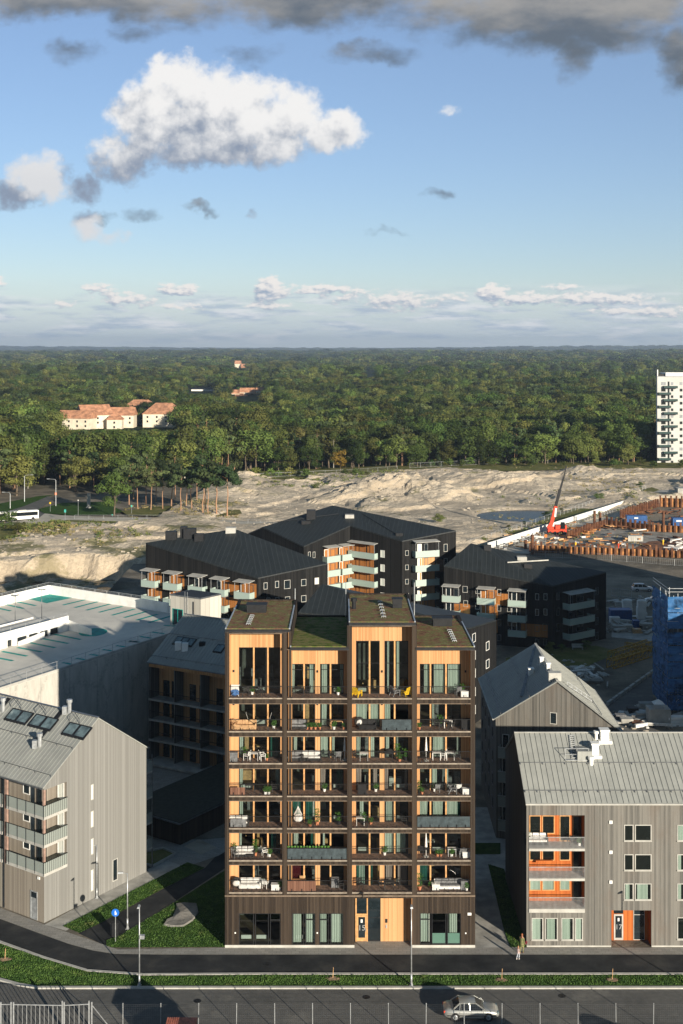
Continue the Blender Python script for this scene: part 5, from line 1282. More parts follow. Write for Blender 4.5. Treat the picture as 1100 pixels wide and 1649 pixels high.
# the one just behind the tower
Fc, Gc, Hc, Ic, Jc = V3(18.5, 180.5, 14.3), V3(23.7, 190, 13.4), V3(12, 196, 14.6), V3(-3, 193, 18.3), V3(-6.5, 186.5, 15.3)
b4 = black_house('low black timber house half hidden right behind the tower', [(Jc, Fc), (Fc, Gc), (Gc, Hc), (Hc, Jc)], [(Jc, Fc, Ic), (Fc, Gc, Hc), (Fc, Hc, Ic)])
for px, py in ((763, 1027), (763, 1056), (763, 1085), (763, 1115), (763, 1144), (785, 1040), (785, 1069), (785, 1098), (785, 1127)):
    z = seen_z(Fc, Gc, px, py); frame_on(b4, Fc, Gc, px - 2.5, px + 2.5, z - .65, z + .65, 'whitepaint', 'darkglass', w=.075)
# parts of the black houses
DG = 'darkglass'
def stack(t, A, B, px0, px1, zs, wood=None, inner=True, depth=1.5):
    for k, z in enumerate(zs):
        balcony(t, A, B, px0, px1, z, depth, awning=(k == 0))
        w = (px1 - px0)
        if wood: patch_on(t, A, B, px0 + w * .1, px1 + w * .12, z, z + 2.4, 'pine_red' if wood is True else wood)
        frame_on(t, A, B, px0 + w * .12, px0 + w * .42, z + .05, z + 2.25, 'whitepaint', DG, w=.1, name='balcony_door')
        frame_on(t, A, B, px0 + w * .58, px0 + w * .95, z + .7, z + 2.2, 'zinc', DG, w=.1)
M['pine_dull'] = boards('weathered_orange_boards', (0.30, 0.115, 0.03), (0.44, 0.19, 0.06), .14, gap=.4)
za = [12.8, 10.05, 7.3, 4.55, 1.8]
for px0, px1, w in ((236, 258, True), (271, 294, True), (311, 334, None), (347, 370, None), (385, 410, True)): stack(b1, Ll, Cc, px0, px1, [z - .0 for z in za], 'pine_dull' if w else None)
patch_on(b1, Ll, Cc, 357, 385, 12.8, 15.2, 'pine_dull'); patch_on(b1, Ll, Cc, 357, 385, 10.0, 12.4, 'pine_dull')
for px, py, w in ((427.5, 943.5, 6), (446, 941, 6), (462.5, 941, 10), (489, 938, 8), (510, 935.5, 7), (432, 968, 6), (446.5, 967, 6), (463, 966, 8), (489, 964, 8)):
    z = seen_z(Cc, Rr_, px, py); h = .95 if w < 10 else 1.3
    frame_on(b1, Cc, Rr_, px - w / 2, px + w / 2, z - h / 2 - .1, z + h / 2 + .1, 'palecrete', 'curtain' if px in (510,) else DG, w=.075)
patch_on(b1, Cc, Rr_, 441, 478, 8.0, 10.2, 'pine_dull')
# middle house
zc = [13.4, 10.65, 7.9, 5.15, 2.4]
stack(b2, C1, V1, 519.5, 541, zc, 'pine_dull'); stack(b2, C1, V1, 544, 562, zc, 'pine_dull')
z2 = [14.0, 11.25, 8.5, 5.75, 3.0]
for k, z in enumerate(z2):
    balcony(b2, V1, C2, 566, 608.5, z, 1.1, awning=(k == 0)); patch_on(b2, V1, C2, 565, 602, z, z + 2.4, 'pine_dull')
    for a in (573, 590): frame_on(b2, V1, C2, a, a + 6, z + .1, z + 2.2, 'darkmetal', DG, name='balcony_door')
    frame_on(b2, V1, C2, 613, 619.5, z + .3, z + 1.7, 'whitepaint', 'curtain', w=.075)
zr = [15.0, 12.25, 9.5, 6.75, 4.0]
for k, z in enumerate(zr):
    balcony(b2, C2, R2, 664, 702, z, 1.6, awning=(k == 0)); frame_on(b2, C2, R2, 672, 679, z + .1, z + 2.2, 'whitepaint', 'curtain', name='balcony_door'); frame_on(b2, C2, R2, 683, 689, z + .7, z + 2.2, 'zinc', DG)
    frame_on(b2, C2, R2, 652.5, 658, z + .1, z + 1.1, 'palecrete', DG, w=.075)
    if k > 0: patch_on(b2, C2, R2, 676, 700, z, z + 2.3, 'pine')
frame_on(b2, C2, R2, 714.5, 720.5, 15.4, 16.9, 'palecrete', DG, w=.075); frame_on(b2, C2, R2, 714.5, 720.5, 12.6, 14.1, 'palecrete', DG, w=.075)
patch_on(b2, C2, R2, 702, 716, 11.6, 13.9, mat('brown_shutter', (.12, .07, .04), .8), name='shutter')
for px, py in ((498, 893.5), (505.5, 893.5)): z = seen_z(C1, V1, px, py); frame_on(b2, C1, V1, px - 2, px + 2, z - .6, z + .6, 'palecrete', DG, w=.075)
z = seen_z(W1, C1, 479, 894); frame_on(b2, W1, C1, 475.5, 483, z - .5, z + .5, 'whitepaint', 'curtain', w=.075)
balcony(b2, W1, C1, 436, 468, 12.6, 1.5, awning=True)
# right house
z3 = [7.75, 5.0, 2.25]
for px0, px1, w in ((715, 742, False), (771, 798.5, True), (820.5, 849, False)): stack(b3, Lc, Ac, px0, px1, z3, 'pine_dull' if w else None)
patch_on(b3, Lc, Ac, 731, 757, 4.8, 7.2, 'pine_dull'); patch_on(b3, Lc, Ac, 798, 819, 7.4, 9.6, 'pine_dull'); patch_on(b3, Lc, Ac, 839, 882, 2.1, 4.4, 'pine_dull')
for px, py, w in ((749, 949, 8), (750, 972, 7), (804, 954, 6), (770, 951, 8), (769, 976, 7), (865, 961, 6), (878.5, 961, 6), (804, 979, 6), (820, 980, 6), (878.5, 985.5, 6), (865, 986, 6), (804, 1003, 6), (804, 1027, 6), (820, 1003, 6), (865, 1012, 7), (877, 1010, 6), (865, 1034, 6), (878, 1034, 6)):
    z = seen_z(Lc, Ac, px, py); frame_on(b3, Lc, Ac, px - w / 2, px + w / 2, z - .6, z + .6, 'palecrete' if py < 1000 else 'zinc', DG, w=.075)
for k, z in enumerate([7.25, 4.5, 1.75]): balcony(b3, Ac, Rc, 906, 945.5, z, 1.9, awning=(k == 0)); frame_on(b3, Ac, Rc, 915, 922, z + .1, z + 2.2, 'zinc', DG, name='balcony_door'); frame_on(b3, Ac, Rc, 928, 940, z + .7, z + 2.2, 'zinc', DG)
for px, py in ((898.5, 960), (898.5, 985), (898.5, 1010), (961, 952), (961, 976), (961, 1000), (961, 1024)):
    z = seen_z(Ac, Rc, px, py); frame_on(b3, Ac, Rc, px - 2.5, px + 2.5, z - .7, z + .7, 'zinc', DG, w=.075)
# roof fittings
def plane_pt(r, px, py):
    a, b, c_ = map(Vector, r); n = (b - a).cross(c_ - a); d = Vector(((px - CX) / F, 1, -(py - HOR) / F)); o = Vector((0, 0, H))
    return o + d * ((a - o).dot(n) / d.dot(n))
def roof_box(parent, tri, px, py, w, d, h, material='darkmetal', name='roof_vent', lift=0.2):
    p = plane_pt(tri, px, py); mb = MB(); mb.box(p.x - w / 2, p.x + w / 2, p.y - d / 2, p.y + d / 2, p.z - .4, p.z + lift + h); mb.build(name, material, parent)
T_ = (Ll, Cc, Pp)
for px, py, w, h in ((276, 868, 2.0, 1.2), (296, 864, 1.2, 1.6), (306, 866, 2.2, 1.5), (321, 870, 1.6, 1.0)): roof_box(b1, T_, px, py, w, 1.5, h)
roof_box(b1, T_, 372, 857, 1.8, 1.6, .7, 'palecrete', 'roof_hatch')
T_ = (W1, V1, T1)
roof_box(b2, T_, 501, 836, 1.8, 1.6, 1.7); roof_box(b2, T_, 493, 844, 1.8, 1.2, .5); roof_box(b2, (V1, C2, T1), 563, 834, 1.8, 1.6, .5, 'palecrete', 'roof_hatch'); roof_box(b2, (V1, C2, T1), 643, 864, 1.4, .8, .5)
roof_box(b3, (Lc, Ac, Pc), 785, 885, 1.4, .8, .7); roof_box(b3, (Ac, Rc, Pc), 840, 902, 1.8, 1.6, .5, 'palecrete', 'roof_hatch'); roof_box(b3, (Ac, Rc, Pc), 850, 915, 1.5, 1, .6)
mb = MB(); mb.bar(plane_pt((Ac, Rc, Pc), 817, 909) + Vector((0, 0, .4)), plane_pt((Ac, Rc, Pc), 883, 907) + Vector((0, 0, .6)), .2, .2); mb.build('roof_rail', 'palecrete', b3)
mb = MB(); 
for a, b in (((430, 845), (545, 830)), ((583, 830), (640, 864))):
    tr = (W1, V1, T1) if a[0] < 500 else (V1, C2, T1)
    p, q = plane_pt(tr, *a), plane_pt(tr, *b); u = Vector((0, 0, .35)); mb.bar(p + u, q + u, .08)
    for k in range(14): r = p.lerp(q, k / 13); mb.bar(r, r + u, .08)
mb.build('snow_guard', 'darkmetal', b2)

# ------------------------------------------------------------------ parking deck
DZ = 14.4
NR, FC = Vector((-18.6, 186.2, 0)), Vector((-48.5, 206, 0)); NL = Vector((-46.5, 138.3, 0)); FL_ = NL + (FC - NR)
pk = thing('parking_garage', 'pale concrete parking garage with turquoise bay markings and white parapets', 'building', (NL.x, NL.y, 0))
m, t, N, b = new_mat('garage_panels')
u, pos = along(N); x_, y_, z_ = N.sep(pos)
f = N.noise(N.xyz(N.m('MULTIPLY', u, .9), N.m('MULTIPLY', z_, .22), 0), .9, 8.0, .7); wv = N.noise(pos, 3.0, 6.0, .65)
joint = N.m('LESS_THAN', N.m('FRACT', N.m('DIVIDE', u, 5.2)), .012)
cr = N.n('ShaderNodeTexVoronoi', feature='DISTANCE_TO_EDGE'); N.put(cr.inputs['Vector'], N.xyz(N.m('MULTIPLY', u, .28), N.m('MULTIPLY', z_, .16), 0)); cr.inputs['Scale'].default_value = 1.0
tw = N.m('MULTIPLY', N.ss(cr.outputs['Distance'], .10, .0), N.ss(wv, .42, .6))
col = N.mix(N.ss(f, .3, .7), (.40, .39, .35), (.54, .52, .47)); col = N.mix(N.m('MULTIPLY', tw, .45), col, (.20, .19, .17)); col = N.mix(joint, col, (.22, .22, .2))
N.put(b.inputs['Base Color'], col); b.inputs['Roughness'].default_value = .85; M['garage_panels'] = m
pts = [NL, NR, FC, FL_]
mb = MB(); mb.prism([(p.x, p.y) for p in pts], 0, DZ - .06); mb.build('wall', 'garage_panels', pk)
M['deckfloor'] = ground_mat('concrete_deck', [(.3, (.50, .485, .44)), (.5, (.62, .60, .54)), (.7, (.72, .69, .61))], .18, 8, fine=(.8, .3, (.50, .48, .44)), bs=6, bmp=.1)
mb = MB(); mb.prism([(p.x, p.y) for p in pts], DZ - .05, DZ); mb.build('parking_deck', 'deckfloor', pk)
def wall_line(a, b, w, z0, z1, material, name, off=0.0):
    t_ = (b - a).normalized(); n = Vector((t_.y, -t_.x, 0)) * w; a = a + n.normalized() * off if off else a; b = b + n.normalized() * off if off else b
    mb = MB(); p = [a, b, b - n, a - n]; mb.hexa([(q.x, q.y, z0) for q in p] + [(q.x, q.y, z1) for q in p]); return mb.build(name, material, pk)
tf = (FC - NR).normalized()
wall_line(NR + tf * 9.6, FC, .3, DZ, DZ + 1.5, 'whitepaint', 'parapet'); wall_line(NR + tf * .2, NR + tf * 9.4, .3, DZ, DZ + .95, 'whitepaint', 'parapet')
wall_line(FC, FL_, .3, DZ, DZ + 1.5, 'whitepaint', 'parapet'); wall_line(NL, NR, .25, DZ, DZ + .3, 'palecrete', 'deck_kerb', off=.0)
def prail(a, b, z, name='railing', step=2.6, h=1.0):
    mb = MB(); n = int((b - a).length / step)
    mb.bar((a.x, a.y, z + h), (b.x, b.y, z + h), .05); mb.bar((a.x, a.y, z + h / 2), (b.x, b.y, z + h / 2), .03)
    for k in range(n + 1): q = a.lerp(b, k / n); mb.bar((q.x, q.y, z), (q.x, q.y, z + h), .05)
    mb.build(name, 'lightmetal', pk)
prail(NL, NR, DZ + .3); prail(NR + tf * 9.6, FC, DZ + 1.5, h=.4); prail(FC, FL_, DZ + 1.5, h=.4)
# painted bays
M['turq'] = mat('turquoise_paint', (.004, .27, .24), .7, .12, 1.0)
def stripe(pa, pb, w=.58):
    a, b = G(*pa, DZ), G(*pb, DZ); t_ = (b - a).normalized(); n = Vector((-t_.y, t_.x, 0)) * w / 2; z = DZ + .012
    mb = MB(); mb.quad(*[(q.x, q.y, z) for q in (a - n, b - n, b + n, a + n)]); return mb.build('painted_stripe', 'turq', pk)
cs = lambda x, y: (x / 5.5, 900 + y / 5.5)
mb = MB(); mb.quad(*[(q.x, q.y, DZ + .012) for q in [G(*cs(*p), DZ) for p in ((415, 393), (665, 340), (440, 296), (215, 347))]]); mb.build('painted_square', 'turq', pk)
for p in (((555, 410), (770, 358)), ((662, 432), (872, 378)), ((765, 455), (975, 400)), ((875, 474), (1085, 420)), ((990, 500), (1190, 445)), ((105, 370), (318, 415)), ((0, 392), (210, 440)), ((-110, 415), (95, 462)),
          ((480, 668), (715, 715)), ((385, 708), (605, 750)), ((265, 742), (490, 788)), ((155, 785), (370, 825)), ((20, 820), (240, 862)), ((-100, 862), (115, 903)), ((555, 918), (640, 935)), ((675, 880), (760, 895)), ((795, 845), (880, 858)), ((910, 802), (990, 815)), ((1030, 768), (1110, 780)), ((1140, 728), (1230, 738)), ((140, 575), (190, 580)), ((-40, 612), (60, 605)), ((250, 548), (300, 556))):
    stripe(cs(*p[0]), cs(*p[1]))
c6 = lambda x, y: (200 + x / 6.11, 930 + y / 6.11)
for p in (((-0, 395), (220, 335)), ((120, 420), (330, 362)), ((240, 445), (460, 380)), ((390, 470), (520, 480)), ((275, 538), (395, 553)), ((155, 580), (265, 597)), ((50, 625), (150, 638))): stripe(c6(*p[0]), c6(*p[1]))
mb = MB(); g = G(*cs(825, 650), DZ); k0 = len(mb.v); mb.v += [(g.x + 2.0 * math.cos(2 * math.pi * i / 24), g.y + 2.6 * math.sin(2 * math.pi * i / 24), DZ + .012) for i in range(24)]; mb.f.append(tuple(range(24))); mb.build('painted_square', 'turq', pk)
# ramp house on the deck
ra, rb = Vector((-50.8, 160.5, 0)), Vector((-39.4, 179.3, 0)); tr_ = (rb - ra).normalized(); nr = Vector((-tr_.y, tr_.x, 0)) * 7.0
wall_line(ra, rb, .25, DZ + .95, DZ + 2.15, 'whitepaint', 'ramp_parapet'); 
for s0, s1 in ((0, 3.3), (4.8, 10.2), (11.1, 12.0), (13.9, 14.2), (16.0, 16.3), (18.0, 18.3), (20.0, 21.9)): wall_line(ra + tr_ * s0, ra + tr_ * s1, .24, DZ, DZ + .949, 'whitepaint', 'ramp_pier')
wall_line(ra + nr, rb + nr, .25, DZ, DZ + 1.15, 'whitepaint', 'ramp_parapet')
prail(ra + nr * .03, rb + nr * .03, DZ + 2.15, h=.4)
mb = MB(); i_ = ra + nr * .06; j_ = rb + nr * .06; k_ = rb + nr * .97; l_ = ra + nr * .97
mb.prism([(q.x, q.y) for q in (i_, j_, k_, l_)], DZ + .05, DZ + .98); mb.build('ramp_roof', 'deckfloor', pk)
mb = MB(); mb.prism([(q.x, q.y) for q in (ra + nr * .042, rb + nr * .042, rb + nr * .056, ra + nr * .056)], DZ + .015, DZ + .93); mb.build('ramp_inner', 'darkglass', pk)
w0 = rb; w1 = G(147, 1023, DZ)
mb = MB(); t_ = (w1 - w0).normalized(); n_ = Vector((-t_.y, t_.x, 0)) * .25; w0 = Vector((w0.x, w0.y, 0)); w1 = Vector((w1.x, w1.y, 0))
mb.hexa([(q.x, q.y, DZ) for q in (w0, w1, w1 + n_, w0 + n_)] + [(w0.x, w0.y, DZ + 1.5), (w1.x, w1.y, DZ + .9), (w1.x + n_.x, w1.y + n_.y, DZ + .9), (w0.x + n_.x, w0.y + n_.y, DZ + 1.5)]); mb.build('ramp_wedge', 'whitepaint', pk)
a, b = G(*cs(165, 768), DZ), G(*cs(397, 705), DZ); n_ = Vector((-.6, .8, 0)) * .25; mb = MB()
mb.hexa([(a.x, a.y, DZ), (b.x, b.y, DZ), (b.x + n_.x, b.y + n_.y, DZ), (a.x + n_.x, a.y + n_.y, DZ), (a.x, a.y, DZ + .5), (b.x, b.y, DZ + .95), (b.x + n_.x, b.y + n_.y, DZ + .95), (a.x + n_.x, a.y + n_.y, DZ + .5)]); mb.build('ramp_wedge', 'whitepaint', pk)
# lamps on the deck
def deck_lamp():
    t_ = thing('lamp_post', '', 'street lamp'); MB().tube((0, 0, 0), (0, 0, 4.6), .06, .04, 8).build('post', 'zinc', t_, smooth=True); m_ = MB(); m_.box(-.45, .45, -.08, .08, 4.55, 4.65); m_.box(-.6, -.25, -.12, .12, 4.6, 4.68); m_.box(.25, .6, -.12, .12, 4.6, 4.68); m_.build('lamp_head', 'zinc', t_); return t_
DL = Proto(deck_lamp)
for (px, py), lab in ((cs(370, 545), 'slim twin-headed lamp post on the parking deck, nearest the turquoise square'), (cs(135, 600), 'slim twin-headed lamp post behind the ramp wall of the parking deck')):
    g = G(px, py, DZ); DL.put(g.x, g.y, DZ, label=lab)
# stair house
sA, sB, sC, sD = Vector((-25.2, 182.9, 0)), Vector((-20.4, 180.0, 0)), Vector((-17.8, 183.2, 0)), Vector((-22.6, 186.2, 0))
sh_ = thing('stair_tower', 'pale square stair tower at the corner of the parking deck', 'stair tower', (sB.x, sB.y, 0))
mb = MB(); mb.prism([(p.x, p.y) for p in (sA, sB, sC, sD)], 0, 18.75); mb.build('wall', boards('pale_panels', (.40, .385, .34), (.52, .50, .445), .9, gap=.25), sh_)
cen = (sA + sB + sC + sD) / 4; mb = MB(); mb.prism([(p.x, p.y) for p in [cen + (q - cen) * 1.02 for q in (sA, sB, sC, sD)]], 18.75, 18.95); mb.build('roof_edge', 'zinc', sh_)
mb = MB(); mb.prism([(p.x, p.y) for p in [cen + (q - cen) * .95 for q in (sA, sB, sC, sD)]], 18.95, 18.97); mb.build('roof', 'darkmetal', sh_)
frame_pts(sh_, sA.lerp(sB, .08), sA.lerp(sB, .42), DZ + .05, DZ + 2.5, 'turq', 'darkglass', name='door', mull=1)
mb = MB(); q = sA.lerp(sB, .5); q2 = sA.lerp(sB, .58); n_ = Vector((-.5, -.85, 0)) * .12
for p in (q, q2): mb.tube((p.x + n_.x, p.y + n_.y, DZ), (p.x + n_.x, p.y + n_.y, 19.6), .025, .025, 6)
for k in range(16): mb.bar((q.x + n_.x, q.y + n_.y, DZ + .3 * k), (q2.x + n_.x, q2.y + n_.y, DZ + .3 * k), .02)
mb.build('ladder', 'lightmetal', sh_)
mb = MB(); q = sA.lerp(sB, .78) + n_; mb.tube((q.x, q.y, DZ), (q.x, q.y, 18.3), .06, .06, 6); mb.build('downpipe', 'darkmetal', sh_)

# off to the right, outside the picture: a block whose long shadow lies over the yard
ob = thing('apartment_block', 'plain plastered apartment block beyond the scaffolding, right of the picture', 'building', (74, 214, 0))
mb = MB(); mb.prism([(76, 204), (112, 208), (112, 246), (74, 240)], 0, 25); mb.build('wall', 'plaster', ob); mb = MB(); mb.prism([(75.6, 203.6), (112.4, 207.6), (112.4, 246.4), (73.6, 240.4)], 25, 25.3); mb.build('roof', 'darkmetal', ob)
for k in range(6):
    for q in range(5): frame_pts(ob, Vector((75.8, 204.5, 0)).lerp(Vector((72, 240, 0)), .08 + q * .18) + Vector((-.03, 0, 0)), Vector((75.8, 204.5, 0)).lerp(Vector((72, 240, 0)), .16 + q * .18) + Vector((-.03, 0, 0)), 1.5 + 3.2 * k, 3 + 3.2 * k, 'whitepaint', 'darkglass')
# ------------------------------------------------------------------ street furniture
def lamp(h=6.9, arm=.55):
    def f():
        t = thing('street_lamp', '', 'street lamp')
        m_ = MB(); m_.tube((0, 0, 0), (0, 0, 1.0), .09, .085, 10); m_.tube((0, 0, 1.0), (0, 0, h), .065, .045, 10); m_.build('post', 'lightmetal', t, smooth=True)
        m_ = MB(); m_.box(-.16, .16, -.16, .16, 0, .05); m_.tube((0, 0, .05), (0, 0, .25), .13, .11, 10); m_.build('base', 'lightmetal', t)
        m_ = MB(); m_.bar((0, 0, h - .05), (-arm, 0, h + .06), .05); m_.build('arm', 'lightmetal', t)
        m_ = MB(); m_.hexa([(-arm - .45, -.13, h + .0), (-arm + .1, -.1, h + .0), (-arm + .1, .1, h + .0), (-arm - .45, .13, h + .0), (-arm - .4, -.08, h + .12), (-arm + .1, -.06, h + .14), (-arm + .1, .06, h + .14), (-arm - .4, .08, h + .12)]); m_.build('lamp_head', 'lightmetal', t)
        return t
    return f
LP = Proto(lamp(6.9, .12)); LQ = Proto(lamp(5.3, .5))
for px, py, lab in ((224.5, 1589, 'tall galvanised street lamp on the verge, left of the tower'), (662.5, 1589, 'tall galvanised street lamp in front of the tower entrance, casting a long shadow'), (1110, 1589, 'galvanised street lamp on the verge just past the right edge')):
    g = G(px, py); LP.put(g.x, g.y, .1, rz=R(90), label=lab)
g = G(205.3, 1496); LQ.put(g.x, g.y, 0, label='pale path lamp on the lawn beside the tall street lamp')
g = G(159, 1445); o = LQ.put(g.x - .15, g.y - .2, 0, label='dark path lamp standing close to the grey gable wall')
for k in kids(o): pass
# second box on the tall lamp by the verge
g = G(224.5, 1589); m_ = MB(); m_.box(g.x + .05, g.x + .45, g.y - .2, g.y + .1, 4.2, 4.5); m_.bar((g.x, g.y, 4.3), (g.x + .2, g.y, 4.3), .05); solo(m_, 'camera_box', 'lightmetal', 'small camera box fixed halfway up the tall left street lamp', 'camera box')
# round blue path sign
g = G(186, 1517); t = thing('path_sign', 'round blue footpath sign on a thin post at the path mouth', 'road sign', (g.x, g.y, 0))
MB().tube((g.x, g.y, 0), (g.x, g.y, 3.0), .035, .035, 8).build('post', 'lightmetal', t)
MB().tube((g.x, g.y - .06, 2.75), (g.x, g.y - .03, 2.75), .36, .36, 24).build('sign_plate', mat('sign_blue', (.015, .13, .52), .4, .02), t)
m_ = MB(); m_.tube((g.x, g.y - .061, 2.75), (g.x, g.y - .0605, 2.75), .34, .34, 24)
m_ = MB(); zc_ = 2.75; y_ = g.y - .068
def flat(mb, pts): mb.quad(*[(g.x + a, y_, zc_ + b) for a, b in pts])
flat(m_, [(-.03, .14), (.03, .14), (.03, .20), (-.03, .20)]); flat(m_, [(-.06, -.02), (.06, -.02), (.05, .12), (-.05, .12)]); flat(m_, [(-.06, -.2), (-.01, -.2), (0, -.02), (-.05, -.02)]); flat(m_, [(.01, -.2), (.07, -.2), (.05, -.02), (0, -.02)]); flat(m_, [(.08, -.12), (.12, -.12), (.12, .02), (.08, .02)]); flat(m_, [(.12, -.2), (.15, -.2), (.12, -.12), (.09, -.12)])
m_.build('pictogram', 'whitepaint', t)
# sign and dark pole by the gable: utility cabinet
g = G(184, 1510); m_ = MB(); m_.box(g.x - .35, g.x + .35, g.y + .1, g.y + .5, 0, 1.25); m_.box(g.x - .4, g.x + .4, g.y + .06, g.y + .54, 1.25, 1.32); solo(m_, 'litter_bin', 'darkmetal', 'dark box-shaped bin behind the round blue path sign', 'bin')
# flat boulder bed on the lawn
mb = MB(); pts = GP([(262, 1492), (267, 1484), (276, 1480), (284, 1462), (283, 1456), (296, 1454), (318, 1455), (322, 1470), (312, 1484), (296, 1494), (276, 1495)]); k = random.Random(2)
cx_ = sum(p[0] for p in pts) / len(pts); cy_ = sum(p[1] for p in pts) / len(pts)
ring0 = [(p[0], p[1], -.05) for p in pts]; ring1 = [(cx_ + (p[0] - cx_) * .9, cy_ + (p[1] - cy_) * .9, .16 + k.uniform(-.05, .06)) for p in pts]; ring2 = [(cx_ + (p[0] - cx_) * .5, cy_ + (p[1] - cy_) * .5, .22 + k.uniform(-.07, .07)) for p in pts]
n = len(pts); mb.v = ring0 + ring1 + ring2 + [(cx_, cy_, .4)]
for i in range(n):
    j = (i + 1) % n
    for r_ in (0, 1): mb.f.append((r_ * n + i, r_ * n + j, (r_ + 1) * n + j, (r_ + 1) * n + i))
    mb.f.append((2 * n + i, 2 * n + j, 3 * n))
solo(mb, 'bedrock_outcrop', 'greyrock', 'low grey bedrock outcrop rising from the lawn beside the tower', 'rock')
# stakes on the verge
for px, py, lab in ((8, 1547, 'short wooden stake in bare soil on the verge, at the left edge'), (536, 1578, 'young planted whip with bare soil on the verge, left of the entrance'), (808, 1580, 'bare soil patch with a whip on the verge under the car'), (986, 1580, 'bare soil patch with a whip on the verge, right of the car')):
    g = G(px, py); t = thing('young_tree', lab.replace('bare soil patch with a whip', 'thin planted whip').replace('under the car', 'above the car'), 'young tree', (g.x, g.y, .1))
    MB().tube((g.x, g.y, .1), (g.x + .05, g.y, 1.1), .03, .02, 6).build('stake', 'woodraw', t); m_ = MB(); m_.blob((g.x, g.y, .12), .55, .3, .08, 12, .3); m_.build('soil', 'sand' if False else mat('bare_soil', (.20, .14, .09), .95) if 'bare_soil' not in bpy.data.materials else bpy.data.materials['bare_soil'], t)
# wire fence with steel posts
FY = 100.7
for k in range(17):
    px = 198 + 61.05 * k
    if px > 1110: break
    x = (px - CX) * FY / F; wob = random.uniform(-.03, .03)
    m_ = MB(); m_.tube((x + wob, FY, -.2), (x, FY, 2.14), .035, .035, 8); m_.tube((x, FY, 2.14), (x, FY, 2.17), .045, .02, 8)
    solo(m_, 'fence_post', 'lightmetal', 'slim galvanised post of the wire fence along the near street edge', 'fence post', 'posts of the wire fence', base=(x, FY, 0))
m_ = MB(); xa, xb = (152 - CX) * FY / F, 29.0
for z in (2.05, 1.2, .25): m_.bar((xa, FY - .04, z), (xb, FY - .04, z), .008)
xx = xa
while xx < xb: m_.bar((xx, FY - .045, .05), (xx, FY - .045, 2.05), .004); xx += .16
for k in range(10): m_.bar((xa, FY - .045, .3 + .18 * k), (xb, FY - .045, .3 + .18 * k), .004)
solo(m_, 'wire_mesh', 'zinc', 'thin wire mesh strung along the posts of the street fence', 'wire fence')
# steel gate with upright bars
def fx(px): return (px - CX) * FY / F
t = thing('steel_gate', 'pale steel double gate of upright bars at the lower left corner', 'gate', (fx(75), FY, 0))
for px0, px1, za_, zb_ in ((22, 99.5, 2.05, 1.98), (104, 143, 1.98, 2.08)):
    m_ = MB(); a, b = fx(px0), fx(px1); m_.bar((a, FY, za_), (b, FY, zb_), .06); m_.bar((a, FY, .2), (b, FY, .2), .06)
    n = int((px1 - px0) / 6.6)
    for k in range(n + 1):
        f_ = k / n; x = a + (b - a) * f_; m_.bar((x, FY, .2), (x, FY, za_ + (zb_ - za_) * f_), .05 if k % 3 == 0 else .03)
    m_.build('gate_leaf', 'lightmetal', t)
for px in (1.5, 18, 22, 100.5, 103.5, 143.5, 148): x = fx(px); m_ = MB(); m_.box(x - .05, x + .05, FY - .05, FY + .05, -.1, 2.35 if px in (143.5, 100.5) else 2.25); m_.build('gate_post', 'lightmetal', t)
m_ = MB(); m_.bar((fx(149), FY, 1.95), (fx(182), FY - .3, .1), .05); m_.build('brace', 'lightmetal', t)
m_ = MB(); m_.bar((fx(-60), FY, 2.06), (fx(18), FY, 2.06), .05); m_.bar((fx(-60), FY, .2), (fx(18), FY, .2), .05)
for k in range(12): x = fx(-60 + 6.5 * k); m_.bar((x, FY, .2), (x, FY, 2.06), .02)
m_.build('gate_leaf', 'lightmetal', t)
# things in the near yard, mostly below the picture
g = Q(268, 1638, 97.6); t = thing('site_container', 'rust-red corrugated container roof at the bottom edge of the picture', 'container', (-12.6, 96.6, 0))
x0, x1 = (270 - CX) * 97.6 / F, (318 - CX) * 97.6 / F; zt = g.z
MB().box(x0 + .03, x1 - .03, 95.2, 97.55, 0, zt - .08).build('body', 'rust', t)
m_ = MB(); n = 14
for k in range(n): a = x0 + (x1 - x0) * k / n; b = a + (x1 - x0) / n * .6; m_.box(a, b, 95.1, 97.6, zt - .08, zt); m_.box(b, a + (x1 - x0) / n, 95.1, 97.6, zt - .08, zt - .05)
m_.build('roof', mat('faded_red_sheet', (.42, .14, .09), .5, .2), t)
t = thing('site_hut', 'gabled site hut below the picture whose shadow crosses the street', 'hut', (-8, 89, 0))
m_ = MB(); m_.prism([(-9.4, 88.2), (-6.6, 88.2), (-6.6, 92), (-9.4, 92)], 0, 3.4); m_.build('wall', 'whitepaint', t); m_ = MB(); k = len(m_.v)
m_.v += [(-9.6, 88, 3.4), (-6.4, 88, 3.4), (-6.4, 92.2, 3.4), (-9.6, 92.2, 3.4), (-8, 88, 4.9), (-8, 92.2, 4.9)]; m_.f += [(0, 4, 5, 3), (1, 2, 5, 4), (0, 1, 4), (2, 3, 5), (0, 3, 2, 1)]; m_.build('roof', 'darkmetal', t)
